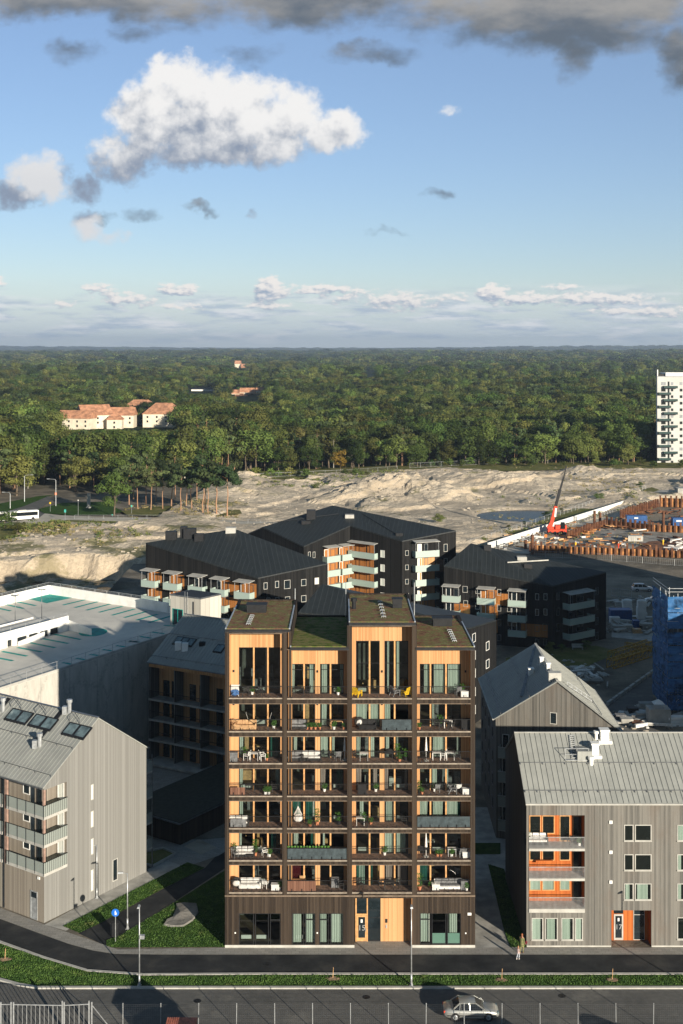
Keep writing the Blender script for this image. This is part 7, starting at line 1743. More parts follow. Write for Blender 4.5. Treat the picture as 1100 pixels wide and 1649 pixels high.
# row: bay: list of (kind, fraction across, depth 0..1, turn in degrees)
FURN = {
 (0, 0): [('rack', .10, .4, 0), ('dkchair', .30, .45, 200), ('dkchair', .60, .45, 160), ('dktable', .45, .6, 0), ('wpot', .42, .8, 0)],
 (0, 1): [('dkchair', .06, .5, 90), ('dktable', .20, .5, 0), ('dkchair', .33, .5, 270), ('wpot', .85, .8, 0)],
 (0, 2): [('ychair', .08, .3, 150), ('ychair', .92, .3, 210), ('bchair', .72, .6, 120)],
 (0, 3): [('whbox', .90, .25, 0), ('gychair', .78, .5, 200), ('bush', .88, .6, 0)],
 (1, 0): [('wdsofa', .30, .4, 0), ('wdchair', .10, .3, 20), ('hammock', .55, .5, 0), ('wpot', .83, .5, 0)],
 (1, 1): [('dksofa', .18, .45, 0), ('tpot', .33, .3, 0), ('tpot', .40, .3, 0), ('tpot', .47, .3, 0), ('tpot', .54, .3, 0), ('stand', .83, .5, 0), ('wpot', .78, .3, 0), ('tpot', .95, .3, 0)],
 (1, 2): [('blksofa', .26, .35, 0), ('rchair', .12, .6, 20)],
 (1, 3): [('dktable', .52, .5, 0), ('dkchair', .38, .5, 90), ('dkchair', .66, .5, 270), ('dkbox', .92, .4, 0), ('tpot', .05, .3, 0), ('whtable', .6, .8, 0), ('bush', .46, .9, 0)],
 (2, 0): [('gybox', .08, .3, 0), ('whchair', .32, .5, 250), ('whtable', .46, .5, 0), ('whchair', .62, .5, 110), ('tpot', .70, .5, 0), ('bush', .28, .85, 0)],
 (2, 1): [('dksofa', .12, .5, 0), ('gysofa', .40, .5, 0), ('lowtable', .28, .2, 0), ('gychair', .84, .5, 200), ('par', .96, .5, 0), ('dkchair', .74, .6, 100)],
 (2, 2): [('dkchair', .08, .4, 60), ('whtable', .2, .5, 0), ('grill', .62, .4, 0), ('tpot', .80, .25, 0), ('tall', .77, .6, 0), ('bush', .90, .5, 0)],
 (2, 3): [('whtable', .38, .7, 0), ('whchair', .50, .7, 250), ('whtable', .64, .7, 0), ('dkchair', .78, .5, 90), ('par', .18, .4, 0), ('lowtable', .1, .2, 0)],
 (3, 0): [('dktable', .38, .7, 0), ('wpot', .68, .1, 0), ('wpot', .74, .1, 0), ('dkchair', .85, .6, 90)],
 (3, 1): [('wpot', .62, .8, 0)],
 (3, 2): [('dkbox', .17, .35, 0), ('wpot', .4, .8, 0)],
 (3, 3): [('gychair', .38, .6, 200), ('bchair', .68, .5, 90), ('whchair', .78, .6, 200), ('whbox', .93, .2, 0), ('bush', .05, .4, 0), ('tpot', .1, .2, 0), ('wpot', .34, .85, 0)],
 (4, 0): [('gysofa', .17, .4, 0)],
 (4, 1): [('egg', .18, .45, 0), ('lowtable', .38, .4, 0), ('tpot', .38, .15, 0), ('tall', .5, .5, 0), ('bush', .86, .6, 0)],
 (4, 2): [('whtable', .14, .5, 0), ('bush', .2, .6, 0), ('tpot', .32, .6, 0), ('dkchair', .88, .6, 90), ('lowtable', .2, .3, 0)],
 (4, 3): [('dktable', .4, .6, 0)],
 (5, 0): [('gysofa', .28, .6, 0), ('lowtable', .4, .15, 0), ('bush', .08, .8, 0), ('whchair', .66, .6, 110), ('wpot', .75, .5, 0), ('gychair', .1, .3, 40), ('tall', .48, .7, 0)],
 (5, 1): [('dktable', .25, .6, 0), ('dkchair', .45, .6, 90)],
 (5, 2): [('wpot', .55, .85, 0)],
 (5, 3): [('grill', .06, .3, 0), ('par', .18, .5, 0), ('whbox', .93, .4, 0), ('tpot', .4, .6, 0), ('tpot', .46, .6, 0), ('whtable', .67, .7, 0), ('wpot', .66, .5, 0), ('bchair', .88, .6, 180)],
 (6, 0): [('rchair', .12, .5, 10), ('whsofa', .38, .65, 0), ('whchair', .67, .6, 160), ('whbox', .86, .3, 0), ('wpot', .95, .3, 0)],
 (6, 1): [('wdtable', .12, .6, 0), ('wdchair', .25, .8, 0), ('dkchair', .90, .3, 100), ('gybox', .8, .8, 0)],
 (6, 2): [('dkchair', .14, .5, 30), ('dktable', .62, .5, 0), ('dkchair', .5, .5, 90), ('dkchair', .76, .6, 250)],
 (6, 3): [('longsofa', .60, .55, 0), ('whbox', .36, .35, 0), ('gybox', .90, .35, 0), ('tpot', .27, .5, 0), ('tall', .06, .3, 0), ('wpot', .93, .1, 0)],
}
cnt = {}
for (r, i), items in FURN.items():
    z = tz(BOT1[i]) if r == 0 else tz(ROWS[r - 1][1]); xa, xb = tx(OPEN[i][0]), tx(OPEN[i][1])
    kinds = [it[0] for it in items]
    for n_, (kd, fx_, fy_, rot) in enumerate(items):
        loc = f"on the tower's {ORD[r]} loggia of its {CN[i]} column"
        same = [q for q, it in enumerate(items) if it[0] == kd]
        w = ''
        if len(same) > 1:
            order = sorted(same, key=lambda q: items[q][1]).index(n_)
            w = {2: ['left ', 'right '], 3: ['leftmost ', 'middle ', 'rightmost '], 4: ['leftmost ', 'second ', 'third ', 'rightmost '], 5: ['leftmost ', 'second ', 'third ', 'fourth ', 'rightmost ']}[len(same)][order]
        lab = w + DESC[kd] + ' ' + loc
        PR[kd].put(xa + (xb - xa) * fx_, TD + .12 + (BD - .35) * fy_ + .1, z + .003, R(rot), 1.0, lab)
# screens behind the railings: cloth and reed
def screen(r, i, f0, f1, mt, lab, h=1.0):
    z = tz(BOT1[i]) if r == 0 else tz(ROWS[r - 1][1]); xa, xb = tx(OPEN[i][0]), tx(OPEN[i][1]); a, b_ = xa + (xb - xa) * f0, xa + (xb - xa) * f1; mb = MB(); n = max(3, int((b_ - a) / .45))
    for k in range(n): x0_, x1_ = a + (b_ - a) * k / n, a + (b_ - a) * (k + 1) / n; y0_, y1_ = TD + (.035, .05)[k % 2], TD + (.05, .035)[k % 2]; mb.quad((x0_, y0_, z + .08), (x1_, y1_, z + .08), (x1_, y1_, z + h), (x0_, y0_, z + h))
    solo(mb, 'privacy_screen', mt, lab, 'screen')
screen(1, 2, .50, .99, 'screen', "dark cloth screen on half of the tower's second loggia, third column", 1.06)
screen(4, 3, .01, .99, 'screen', "blue-grey cloth screen along the tower's fifth loggia of its last column", 1.06)
screen(5, 1, .01, .99, 'screen', "blue-grey cloth screen along the tower's sixth loggia of its second column", 1.06)
screen(6, 1, .01, .48, 'bamboo', "brown reed screen on the left half of the tower's lowest second-column loggia", 1.0)
screen(3, 0, .02, .30, 'bamboo', "brown slatted screen at the left of the tower's fourth loggia, first column", .75)
screen(4, 0, .03, .32, 'greycloth', "grey cloth screen at the left of the tower's fifth loggia, first column", .8)
# hanging flower boxes along the sixth loggia
z = tz(ROWS[4][1]); mb = MB(); m2 = MB(); xa, xb = tx(OPEN[1][0]), tx(OPEN[1][1])
for k in range(14): x = xa + .15 + k * .28; m2.blob((x, TD + .2, z + 1.15), .12, .09, .1, 7, .35)
t = thing('flower_box', "row of small plants above the cloth screen of the tower's sixth loggia", 'flower box', (xa, TD + .2, z + 1)); MB().box(xa + .05, xb - .05, TD + .12, TD + .28, z + .95, z + 1.08).build('trough', 'darkmetal', t); m2.build('plants', 'leafpot', t)
# sofa and benches at number 17
z = FL[0]; PR['gysofa'].put(rx(866), rhY + .9, z + .021, 0, 1.15, 'dark sofa with white pillows on the top balcony of house number 17'); PR['bush'].put(rx(855), rhY + 1.2, z + .021, 0, .9, 'bushy green plant left of the sofa at number 17'); PR['wpot'].put(rx(935), rhY + .6, z + .021, 0, 1, 'white-potted plant at the right end of the top balcony, number 17'); PR['dkchair'].put(rx(922), rhY + .9, z + .021, R(200), 1, 'dark chair on the top balcony of house number 17')
mb = MB(); z = FL[1]; mb.box(rx(866), rx(894), rhY + 1.1, rhY + 1.3, z + .95, z + 1.15); solo(mb, 'flower_trough', 'pine_red', 'long red-brown trough on the second balcony of house number 17', 'flower box')
for k, (a, zz) in enumerate(((857, 0), (880, 0), (908, 1))): pass
# ------------------------------------------------------------------ the building site
# sheet-pile walls: rows of rusty U-shaped piles (each wall one thing)
def pile_wall(label, pts, top, h, step=1.15, jit=.6, seed=1, face='rustlight'):
    rnd = random.Random(seed); t = thing('sheet_pile_wall', label, 'sheet piles', (pts[0][0], pts[0][1], 0)); mb = MB(); pl_ = MB()
    for a, b_ in zip(pts, pts[1:]):
        a, b_ = Vector((a[0], a[1], 0)), Vector((b_[0], b_[1], 0)); d = (b_ - a).normalized(); n = Vector((d.y, -d.x, 0)); L_ = (b_ - a).length; k = 0.0
        while k < L_:
            p = a + d * k; z1 = top + rnd.uniform(-jit, jit)
            for s0, s1, o0, o1 in ((0, .12, -.35, .2), (.12, .42, .08, .2), (.42, .54, -.35, .2)):
                c_ = [p + d * s0 + n * o0, p + d * s1 + n * o0, p + d * s1 + n * o1, p + d * s0 + n * o1]; mb.prism([(q.x, q.y) for q in c_], top - h, z1)
            k += step
        q0, q1 = a - n * .42, b_ - n * .42; pl_.quad((q0.x, q0.y, top - h), (q1.x, q1.y, top - h), (q1.x, q1.y, top - .9), (q0.x, q0.y, top - .9))
    mb.build('steel_piles', 'rust', t); pl_.build('timber_lagging', face, t); return t
g1, g2, g3 = G(852, 889), G(1062, 897), G(1180, 903)
pile_wall('long front row of rusty steel piles along the near side of the pit', [g1, g2, g3], 2.7, 3.6, 1.5, .5, 1)
r1, r2, r3 = G(976, 848), G(1050, 856), G(1180, 862)
pile_wall('middle row of rusty steel piles across the pit behind the blue containers', [r1, r2, r3], 2.9, 3.6, 1.6, .2, 2)
u1, u2 = G(1062, 816), G(1200, 822)
pile_wall('farthest row of rusty steel piles at the far end of the pit', [u1, u2], 4.0, 4.6, 1.8, .2, 3)
pile_wall('orange timbered pit side running from the crane to the middle pile row', [G(915, 868), G(976, 848)], 2.4, 3.0, 2.0, .2, 4)
pile_wall('orange timbered pit side running to the farthest pile row', [G(1000, 836), G(1062, 816)], 3.0, 3.4, 2.2, .2, 5)
for px, py, h, lab in ((857, 893, 5.2, 'tall single rusty pile at the left end of the front pile row'), (957, 846, 4.5, 'leaning tall rusty pile left of the blue container'), (966, 846, 4.0, 'tall rusty pile beside the leaning one near the blue container'), (1068, 856, 6.0, 'thick rusty pile between the two blue containers'), (846, 884, 2.5, 'short stout rusty pile beside the white barrier')):
    g = G(px, py); solo(MB().tube((g.x, g.y, -1), (g.x + .1, g.y, h), .42, .42, 10), 'steel_pile', 'rust', lab, 'steel pile')
sheet('pit_floor', [(870, 886), (930, 858), (985, 848), (1100, 852), (1200, 880), (1200, 900), (1060, 894)], ground_mat('wet_concrete_floor', [(.35, (.14, .13, .11)), (.5, (.33, .32, .29)), (.62, (.46, .45, .42))], .22, 6, fine=(.9, .5, (.12, .09, .06))), .012)
sheet('pit_floor_rusty', [(1018, 884), (1045, 872), (1100, 868), (1200, 872), (1200, 892), (1030, 893)], mat('rusty_formwork', (.16, .075, .04), .9, .3, .5), .03)
sheet('pit_far_floor', [(1000, 838), (1062, 818), (1200, 824), (1200, 856), (1050, 850)], 'dirt', .014)
# white barrier
b0, b1 = G(786, 884), G(1030, 806); d = (b1 - b0); n_ = 34
t = thing('white_barrier', 'long white concrete barrier running diagonally past the red crane', 'barrier', (b0.x, b0.y, 0))
for k in range(n_):
    a, b_ = b0.lerp(b1, k / n_), b0.lerp(b1, (k + .975) / n_); a.z = b_.z = .85; mb = MB(); mb.bar(a, b_, .35, 1.7); mb.build('barrier_section', 'whitepaint', t)
b0, b1 = G(792, 889), G(1035, 811); t = thing('safety_railing', 'steel safety railing beside the white barrier above the pit', 'railing', (b0.x, b0.y, 0)); mb = MB()
for f0 in (1.0, .55): mb.bar((b0.x, b0.y, f0), (b1.x, b1.y, f0), .06)
for k in range(50): q = b0.lerp(b1, k / 49); mb.bar((q.x, q.y, 0), (q.x, q.y, 1.05), .07)
mb.build('rail', 'lightmetal', t)
sheet('site_haul_road', [(800, 888), (1030, 806), (1062, 806), (1062, 814), (985, 844), (905, 868), (850, 892)], 'gravelroad', .016)
sheet('site_slab', [(1030, 803), (1056, 790), (1180, 784), (1180, 804), (1062, 806)], 'concrete', .06)
sheet('barrier_verge', [(752, 880), (786, 882), (1030, 802), (1062, 790), (1050, 786), (960, 808), (820, 858)], 'drygrass', .35)
# fences of wire panels
def mesh_fence(label, pts, h=2.0, step=3.5, z=0.0, group=None):
    t = thing('site_fence', label, 'fence', (pts[0][0], pts[0][1], z)); mb = MB()
    for a, b_ in zip(pts, pts[1:]):
        a, b_ = Vector((a[0], a[1], z)), Vector((b_[0], b_[1], z)); L_ = (b_ - a).length; n = max(1, int(L_ / step))
        mb.bar(a + Vector((0, 0, h)), b_ + Vector((0, 0, h)), .05); mb.bar(a + Vector((0, 0, .15)), b_ + Vector((0, 0, .15)), .04)
        for k in range(n + 1): q = a.lerp(b_, k / n); mb.bar(q, q + Vector((0, 0, h)), .07)
        for k in range(int(L_ / .5)): q = a.lerp(b_, k / max(1, int(L_ / .5))); mb.bar(q + Vector((0, 0, .15)), q + Vector((0, 0, h)), .012)
    mb.build('panels', 'lightmetal', t); return t
mesh_fence('long wire fence on the verge between pond and white barrier', [G(757, 880), G(800, 866), G(870, 843), G(960, 812), G(1040, 790)], 1.9)
mesh_fence('wire fence panels in front of the pile row', [G(852, 897), G(960, 901), G(1060, 909), G(1140, 915)], 1.6)
mesh_fence('wire fence along the gravel track, left of the black houses', [G(120, 838), G(260, 838), G(420, 846)], 1.3, 4.0, .4)
mesh_fence('pale fence along the edge of the wood', [G(352, 776), G(430, 772), G(560, 766), G(640, 760)], 1.7, 5.0, .9)
mesh_fence('white fence before the trees, right of the yellow tree', [G(660, 757), G(760, 752), G(800, 750)], 2.2, 5.0, .9)
mesh_fence('wire fence behind the parked white estate car', [G(985, 960), G(1050, 968)], 1.8)
# red mobile crane
g = G(897, 860); cx_, cy_ = g.x, g.y
t = thing('mobile_crane', 'red mobile crane with a long black and red boom beside the white barrier', 'crane', (cx_, cy_, 0))
m_ = MB(); m_.box(cx_ - 2.8, cx_ + 2.6, cy_ - 1.3, cy_ + 1.3, .7, 1.5); m_.build('chassis', 'red_paint', t)
m_ = MB(); m_.box(cx_ - .6, cx_ + 2.7, cy_ - 1.2, cy_ + 1.2, 1.6, 2.7); m_.build('engine_housing', 'red_paint', t)
m_ = MB(); m_.hexa([(cx_ + .8, cy_ - 1.35, 1.7), (cx_ + 2.2, cy_ - 1.35, 1.7), (cx_ + 2.2, cy_ - .3, 1.7), (cx_ + .8, cy_ - .3, 1.7), (cx_ + 1.0, cy_ - 1.3, 3.6), (cx_ + 2.1, cy_ - 1.3, 3.6), (cx_ + 2.1, cy_ - .35, 3.6), (cx_ + 1.0, cy_ - .35, 3.6)]); m_.build('cab', 'carglass', t)
for k in range(4):
    for sy in (-1, 1): MB().tube((cx_ - 2.2 + 1.4 * k, cy_ + sy * 1.1, .5), (cx_ - 2.2 + 1.4 * k, cy_ + sy * 1.4, .5), .5, .5, 12).build('wheel', 'rubber', t)
bp0 = Vector((cx_ - 2.0, cy_, 2.4)); 
def bq(px, py): return Q(px, py, cy_)
for a, b_, w, mt, nm in (((883, 851), (889, 840), 1.0, 'red_paint', 'boom_base'), ((886, 850), (895, 815), .95, 'red_paint', 'boom'), ((894.4, 817), (902, 788), .75, 'darkmetal', 'boom_extension'), ((901.6, 790), (908, 768), .5, 'darkmetal', 'boom_extension'), ((907.6, 770), (912, 750), .3, 'darkmetal', 'boom_tip')):
    MB().bar(bq(*a), bq(*b_), w).build(nm, mt, t)
MB().bar(bq(893.5, 832) + Vector((0, -.5, 0)), bq(895, 818) + Vector((0, -.5, 0)), .5, .04).build('boom_sign', 'whitepaint', t)
MB().bar(bq(883, 851), bq(905, 850), 1.1, .9).build('slewing_arm', 'red_paint', t)
# containers
def container(px0, px1, py, h, d, mt, lab):
    a, b_ = G(px0, py), G(px1, py + .5); t = thing('container', lab, 'container', (a.x, a.y, 0)); m_ = MB(); m_.box(a.x, b_.x, a.y, a.y + d, .05, h); m_.build('body', mt, t); m_ = MB(); n = max(4, int((b_.x - a.x) / .5))
    for k in range(n + 1): x = a.x + (b_.x - a.x) * k / n; m_.box(x - .07, x + .07, a.y - .05, a.y - .002, .1, h - .1)
    m_.build('ribs', mt, t); MB().box(a.x - .03, b_.x + .03, a.y - .08, a.y + d + .03, h, h + .1).build('top_frame', mt, t); return t, a, b_
tt_, a, b_ = container(1010, 1043, 843, 2.3, 2.4, 'blue_paint', 'blue open container standing inside the pit, left of two')
MB().box((a.x + b_.x) / 2 - .9, (a.x + b_.x) / 2 + .3, a.y - .07, a.y - .055, 1.5, 1.9).build('sign_patch', 'whitepaint', tt_)
tt_, a, b_ = container(1084, 1140, 847, 2.3, 2.4, 'blue_paint', 'blue open container at the right edge of the pit'); MB().box(a.x + 1.0, a.x + 2.6, a.y - .07, a.y - .055, 1.3, 1.8).build('sign_patch', 'whitepaint', tt_)
container(1012, 1036, 872, 1.5, 2.0, 'palecrete', 'pale tarpaulined stack on the pit floor')
container(1092, 1180, 802, 3.4, 5, 'concrete', 'grey concrete site building at the far right of the pit')
container(984, 1018, 1001, 2.2, 2.4, 'blue_paint', 'dark blue container in the shaded yard beside the black house')
container(1046, 1080, 1170, 2.4, 2.3, 'palecrete', 'pale site cabin below the blue scaffolding')
g = G(1063, 1171); t = thing('peaked_tent', 'small white peaked shelter on top of the pale site cabin', 'shelter', (g.x, g.y + 1.1, 2.5)); m_ = MB(); x, y, z = g.x, g.y + 1.1, 2.5; m_.v += [(x - .8, y - .8, z + .7), (x + .8, y - .8, z + .7), (x + .8, y + .8, z + .7), (x - .8, y + .8, z + .7), (x, y, z + 1.3)]; m_.f += [(0, 1, 4), (1, 2, 4), (2, 3, 4), (3, 0, 4)]; m_.build('canopy', 'whitepaint', t); m_ = MB(); [m_.bar((x + a_ * .75, y + b2 * .75, z), (x + a_ * .75, y + b2 * .75, z + .7), .08) for a_ in (-1, 1) for b2 in (-1, 1)]; m_.build('posts', 'palecrete', t)
# workers in high-visibility clothing
for px, py, c_, lab in ((927, 882, 'yellow_paint', 'worker in yellow high-visibility clothing standing in the pit by the piles'), (1068, 878, 'yellow_paint', 'worker in yellow high-visibility clothing on the rusty formwork'), (996, 884, 'red_paint', 'worker in red clothing bending over the pit floor'), (1080, 846, 'orange_paint', 'worker in orange clothing near the far blue container')):
    g = G(px, py); tors = cone_wrap(.85, .19, 1.45, .19); tors.tube((.18, .01, 1.40), (.24, -.05, 1.14), .07, .055, 8); tors.tube((-.18, .01, 1.40), (-.23, .03, 1.14), .07, .055, 8); leg = MB(); leg.tube((.09, .03, .95), (.10, .10, .5), .11, .09, 8); leg.tube((.10, .10, .5), (.10, .03, .1), .09, .07, 8); leg.tube((-.09, 0, .95), (-.10, -.02, .5), .11, .09, 8); leg.tube((-.10, -.02, .5), (-.10, -.2, .12), .09, .07, 8); hm = MB(); hm.blob((0, .02, 1.72), .14, .16, .12, 10, 0)
    skin_person('person', lab, (g.x, g.y, .03), 1.0, J, E, RD, 'skin', [('jacket', tors, c_), ('trousers', leg, c_), ('helmet', hm, 'whitepaint'), ('shoes', shoes(), 'rubber')])
# yellow crane lattice lying in the yard
def lattice(pa, pb, z, w, lab, mt='yellow_paint'):
    a, b_ = G(*pa), G(*pb); a.z = b_.z = z; d = (b_ - a).normalized(); s = Vector((-d.y, d.x, 0)) * w; u = Vector((0, 0, w)); mb = MB(); n = 9
    for o in (s * 0, s, u, s + u): mb.bar(a + o, b_ + o, .13)
    for k in range(n):
        p, q = a.lerp(b_, k / n), a.lerp(b_, (k + 1) / n)
        mb.bar(p, q + s, .07); mb.bar(p + u, q + s + u, .07); mb.bar(p, q + u, .07); mb.bar(p + s, q + s + u, .07); mb.bar(p, p + u, .07); mb.bar(p + s, p + s + u, .07); mb.bar(p + u, p + s + u, .07)
    solo(mb, 'crane_mast_section', mt, lab, 'crane section')
M['dullyellow'] = mat('dull_yellow_paint', (.42, .25, .04), .7, .2, 2)
lattice((990, 1066), (1052, 1046), .2, 1.4, 'upper yellow lattice crane section lying in the yard', 'dullyellow'); lattice((988, 1078), (1050, 1058), .1, 1.4, 'lower yellow lattice crane section lying in the yard', 'dullyellow'); lattice((1006, 1042), (1052, 1050), .1, .7, 'thin yellow crane section at the top of the pile', 'dullyellow')
# row of pale kerb blocks
k0, k1 = G(978, 1136), G(1056, 1080)
for k in range(9):
    a, b_ = k0.lerp(k1, k / 9), k0.lerp(k1, (k + .8) / 9); a.z = b_.z = .25; mb = MB(); mb.bar(a, b_, .4, .5); solo(mb, 'road_barrier_block', 'palecrete', 'pale concrete block in the row edging the shaded site road', 'barrier block', 'blocks edging the site road')
# heaps and stacks of material in the yard
rnd = random.Random(11)
STK = [(1010, 985, 'whitepaint', 2.4, 'wrapped'), (1033, 996, 'whitepaint', 3.6, 'wrapped'), (1000, 980, 'palecrete', 1.5, 'b'), (1024, 1010, 'blue_paint', 1.4, 'b'), (990, 1003, 'whitepaint', 1.2, 'b'), (1012, 1016, 'palecrete', 1.2, 'b'), (1040, 1012, 'concrete', 1.0, 'b'), (1026, 1019, 'woodraw', .8, 'b'), (996, 1017, 'concrete', 1.2, 'b'), (1046, 1002, 'palecrete', 1.1, 'b'),
       (925, 1082, 'concrete', .9, 'b'), (938, 1092, 'palecrete', .8, 'b'), (948, 1084, 'concrete', .7, 'b'), (932, 1100, 'concrete', .6, 'b'), (955, 1098, 'concrete', .7, 'b'), (1020, 1150, 'darkmetal', 1.0, 'b'), (1032, 1160, 'palecrete', 1.2, 'b'), (1010, 1166, 'concrete', .9, 'b'), (1090, 1168, 'whitepaint', 1.3, 'b'), (1040, 1146, 'concrete', 1.4, 'b'), (1026, 1168, 'rust', .6, 'b'), (1000, 1158, 'greycloth', .7, 'b')]
cols = {'whitepaint': 'white', 'palecrete': 'pale grey', 'blue_paint': 'blue', 'concrete': 'grey', 'woodraw': 'raw wooden', 'darkmetal': 'black', 'rust': 'rusty', 'greycloth': 'dark grey'}
for q, (px, py, mt, h, kd) in enumerate(STK):
    g = G(px, py); t_ = MB(); w = rnd.uniform(.7, 1.3)
    n = 3 if h > 1 else 2
    for k in range(n): ww = w * rnd.uniform(.85, 1.05); ox = rnd.uniform(-.12, .12); t_.box(g.x - ww + ox, g.x + ww + ox, g.y - .6, g.y + .7, h * k / n + (.05 if k else 0), h * (k + 1) / n)
    if kd == 'wrapped': t_.blob((g.x, g.y, h), w, .6, .3, 10, .1)
    where = 'near the pit fence' if py < 1025 else ('behind the skewed gabled house' if px < 970 else 'at the foot of the scaffolding')
    solo(t_, 'material_stack', mt, f"{'wrapped ' if kd == 'wrapped' else ''}{cols[mt]} stack of building material {where}, {'tall' if h > 2 else ('low' if h < 1 else 'knee-high' if h < 1.15 else 'waist-high')} {['front', 'second', 'third', 'fourth', 'fifth', 'sixth', 'seventh', 'eighth', 'ninth', 'tenth', 'rearmost'][sorted(range(len(STK)), key=lambda i_: -STK[i_][1]).index(q) // 2]} {['left', 'right'][int(STK[q][0] > STK[sorted(range(len(STK)), key=lambda i_: -STK[i_][1])[sorted(range(len(STK)), key=lambda i_: -STK[i_][1]).index(q) ^ 1]][0])]} one", 'material stack')
for q, (px, py, s_) in enumerate(((905, 1065, 1), (1000, 1012, 1), (930, 1090, 1.2), (1018, 1156, 1), (985, 1012, .8), (1040, 1168, 1.1), (1085, 1160, 1))):
    mb = MB(); g = G(px, py)
    for k in range(16): x, y = g.x + rnd.gauss(0, 2.2) * s_, g.y + rnd.gauss(0, 2.0) * s_; s2 = rnd.uniform(.12, .5); mb.blob((x, y, .1), s2, s2 * .7, s2 * .5, 6, .3)
    struct(mb, 'rubble', rnd.choice(['rock', 'concrete', 'palecrete']), 'stuff')
g = G(930, 1046); t = thing('bench', 'pale bench on the grass below the black house balconies', 'bench', (g.x, g.y, 0)); MB().box(g.x - 1, g.x + 1, g.y - .3, g.y + .3, .42, .5).build('seat', 'palecrete', t); MB().box(g.x - 1, g.x + 1, g.y + .3, g.y + .38, .5, 1.0).build('backrest', 'palecrete', t); [MB().box(g.x + s_ - .05, g.x + s_ + .05, g.y - .3, g.y + .3, 0, .42).build('leg', 'palecrete', t) for s_ in (-.9, .9)]
# ------------------------------------------------------------------ building wrapped in blue scaffolding net
SX, SY = 48.9, 186.0
t = thing('scaffolded_building', 'building under construction wrapped in blue scaffolding net at the right edge', 'building', (SX, SY, 0))
M['net'] = None
m, tr_, N, b = new_mat('blue_net'); out = tr_.nodes['Material Output']; tn = N.n('ShaderNodeBsdfTransparent'); tn.inputs[0].default_value = (.3, .55, .8, 1); mx = N.n('ShaderNodeMixShader')
u, pos = along(N); x_, y_, z_ = N.sep(pos); nf = N.noise(pos, .55, 6.0, .7); tr_.links.new(N.ss(nf, .34, .56, .25, .93), mx.inputs[0])
N.put(b.inputs['Base Color'], N.mix(nf, (.008, .060, .20), (.03, .17, .40))); b.inputs['Roughness'].default_value = .7; tr_.links.new(tn.outputs[0], mx.inputs[1]); tr_.links.new(b.outputs[0], mx.inputs[2]); tr_.links.new(mx.outputs[0], out.inputs[0]); M['net'] = m
SH = 17.0; SW = 9; SDp = 9
MB().box(SX + 9.3, SX + 32, SY + .2, SY + 15, 0, 23).build('taller_block', 'plaster', t)
MB().box(SX + 2.2, SX + SW, SY + 2.2, SY + SDp, 0, SH - 1.2).build('concrete_core', mat('raw_core', (.16, .15, .14), .9), t)
for k in range(7):
    z = 1.0 + 2.45 * k
    m_ = MB(); m_.box(SX + .2, SX + SW, SY + .2, SY + 1.4, z, z + .08); m_.box(SX + .2, SX + 1.4, SY + 1.4, SY + SDp, z, z + .08); m_.build('scaffold_deck', 'woodraw' if k % 2 else 'palecrete', t)
m_ = MB(); rr_ = random.Random(4)
for k in range(4):
    x = SX + .1 + k * 2.4
    for y in (SY + .1, SY + 1.5): m_.tube((x, y, 0), (x, y, SH + (1.2 if k % 2 else 2.0) - .5), .06, .06, 6)
for k in range(4):
    y = SY + .1 + k * 2.4
    for x in (SX + .1, SX + 1.5): m_.tube((x, y, 0), (x, y, SH + (.6 if k % 2 else 1.4)), .06, .06, 6)
for k in range(8):
    z = 1.0 + 2.45 * k - .3
    for dz in (.5, 1.0): m_.bar((SX, SY, z + dz + .3), (SX + SW, SY, z + dz + .3), .06); m_.bar((SX, SY, z + dz + .3), (SX, SY + SDp, z + dz + .3), .06)
for k in range(3): m_.bar((SX + 2.4 * k, SY - .02, 1 + 2.45 * k), (SX + 2.4 * (k + 1), SY - .02, 1 + 2.45 * (k + 1)), .06)
m_.build('scaffold_tubes', 'lightmetal', t)
def netq(x0, y0, x1, y1, z0, z1):
    mb = MB(); n = 14; m2 = 6
    for i in range(n + 1):
        for j in range(m2 + 1):
            f, g_ = i / n, j / m2; w = .18 * fb(x0 + f * 9, z0 + g_ * 7, 1.6, 3); dx, dy = (x1 - x0), (y1 - y0); L_ = math.hypot(dx, dy); mb.v.append((x0 + dx * f + dy / L_ * w, y0 + dy * f - dx / L_ * w, z0 + (z1 - z0) * g_))
    for i in range(n):
        for j in range(m2): a = i * (m2 + 1) + j; mb.f.append((a, a + m2 + 1, a + m2 + 2, a + 1))
    mb.build('scaffold_net', 'net', t)
for k in range(7):
    z = .9 + 2.45 * k
    gap = .55 if k in (4,) else .12
    netq(SX - .05, SY - .08, SX + SW, SY - .08, z, z + 2.45 - gap); netq(SX - .08, SY + SDp, SX - .08, SY - .05, z, z + 2.4)
for k in range(26):
    z = 1.1 + 2.45 * rr_.randrange(7); x = SX + rr_.uniform(.3, 8); m_ = MB() if k == 0 else m_
    m_.box(x, x + rr_.uniform(.3, 1.1), SY + .4, SY + 1.1, z, z + rr_.uniform(.2, .8))
m_.build('planks_and_sheets', 'whitecloth', t)
ob = thing('apartment_block', 'plastered apartment block with windows, outside the picture right of the long grey house', 'building', (63, 150, 0))
MB().box(63, 88, 150, 166, 0, 20.5).build('wall', 'plaster', ob); MB().box(62.7, 88.3, 149.7, 166.3, 20.5, 20.8).build('roof', 'darkmetal', ob)
for k in range(6):
    for q in range(6): frame_pts(ob, (64.5 + q * 4, 149.97, 0), (66 + q * 4, 149.97, 0), 1.5 + 3.2 * k, 3 + 3.2 * k, 'whitepaint', 'darkglass')
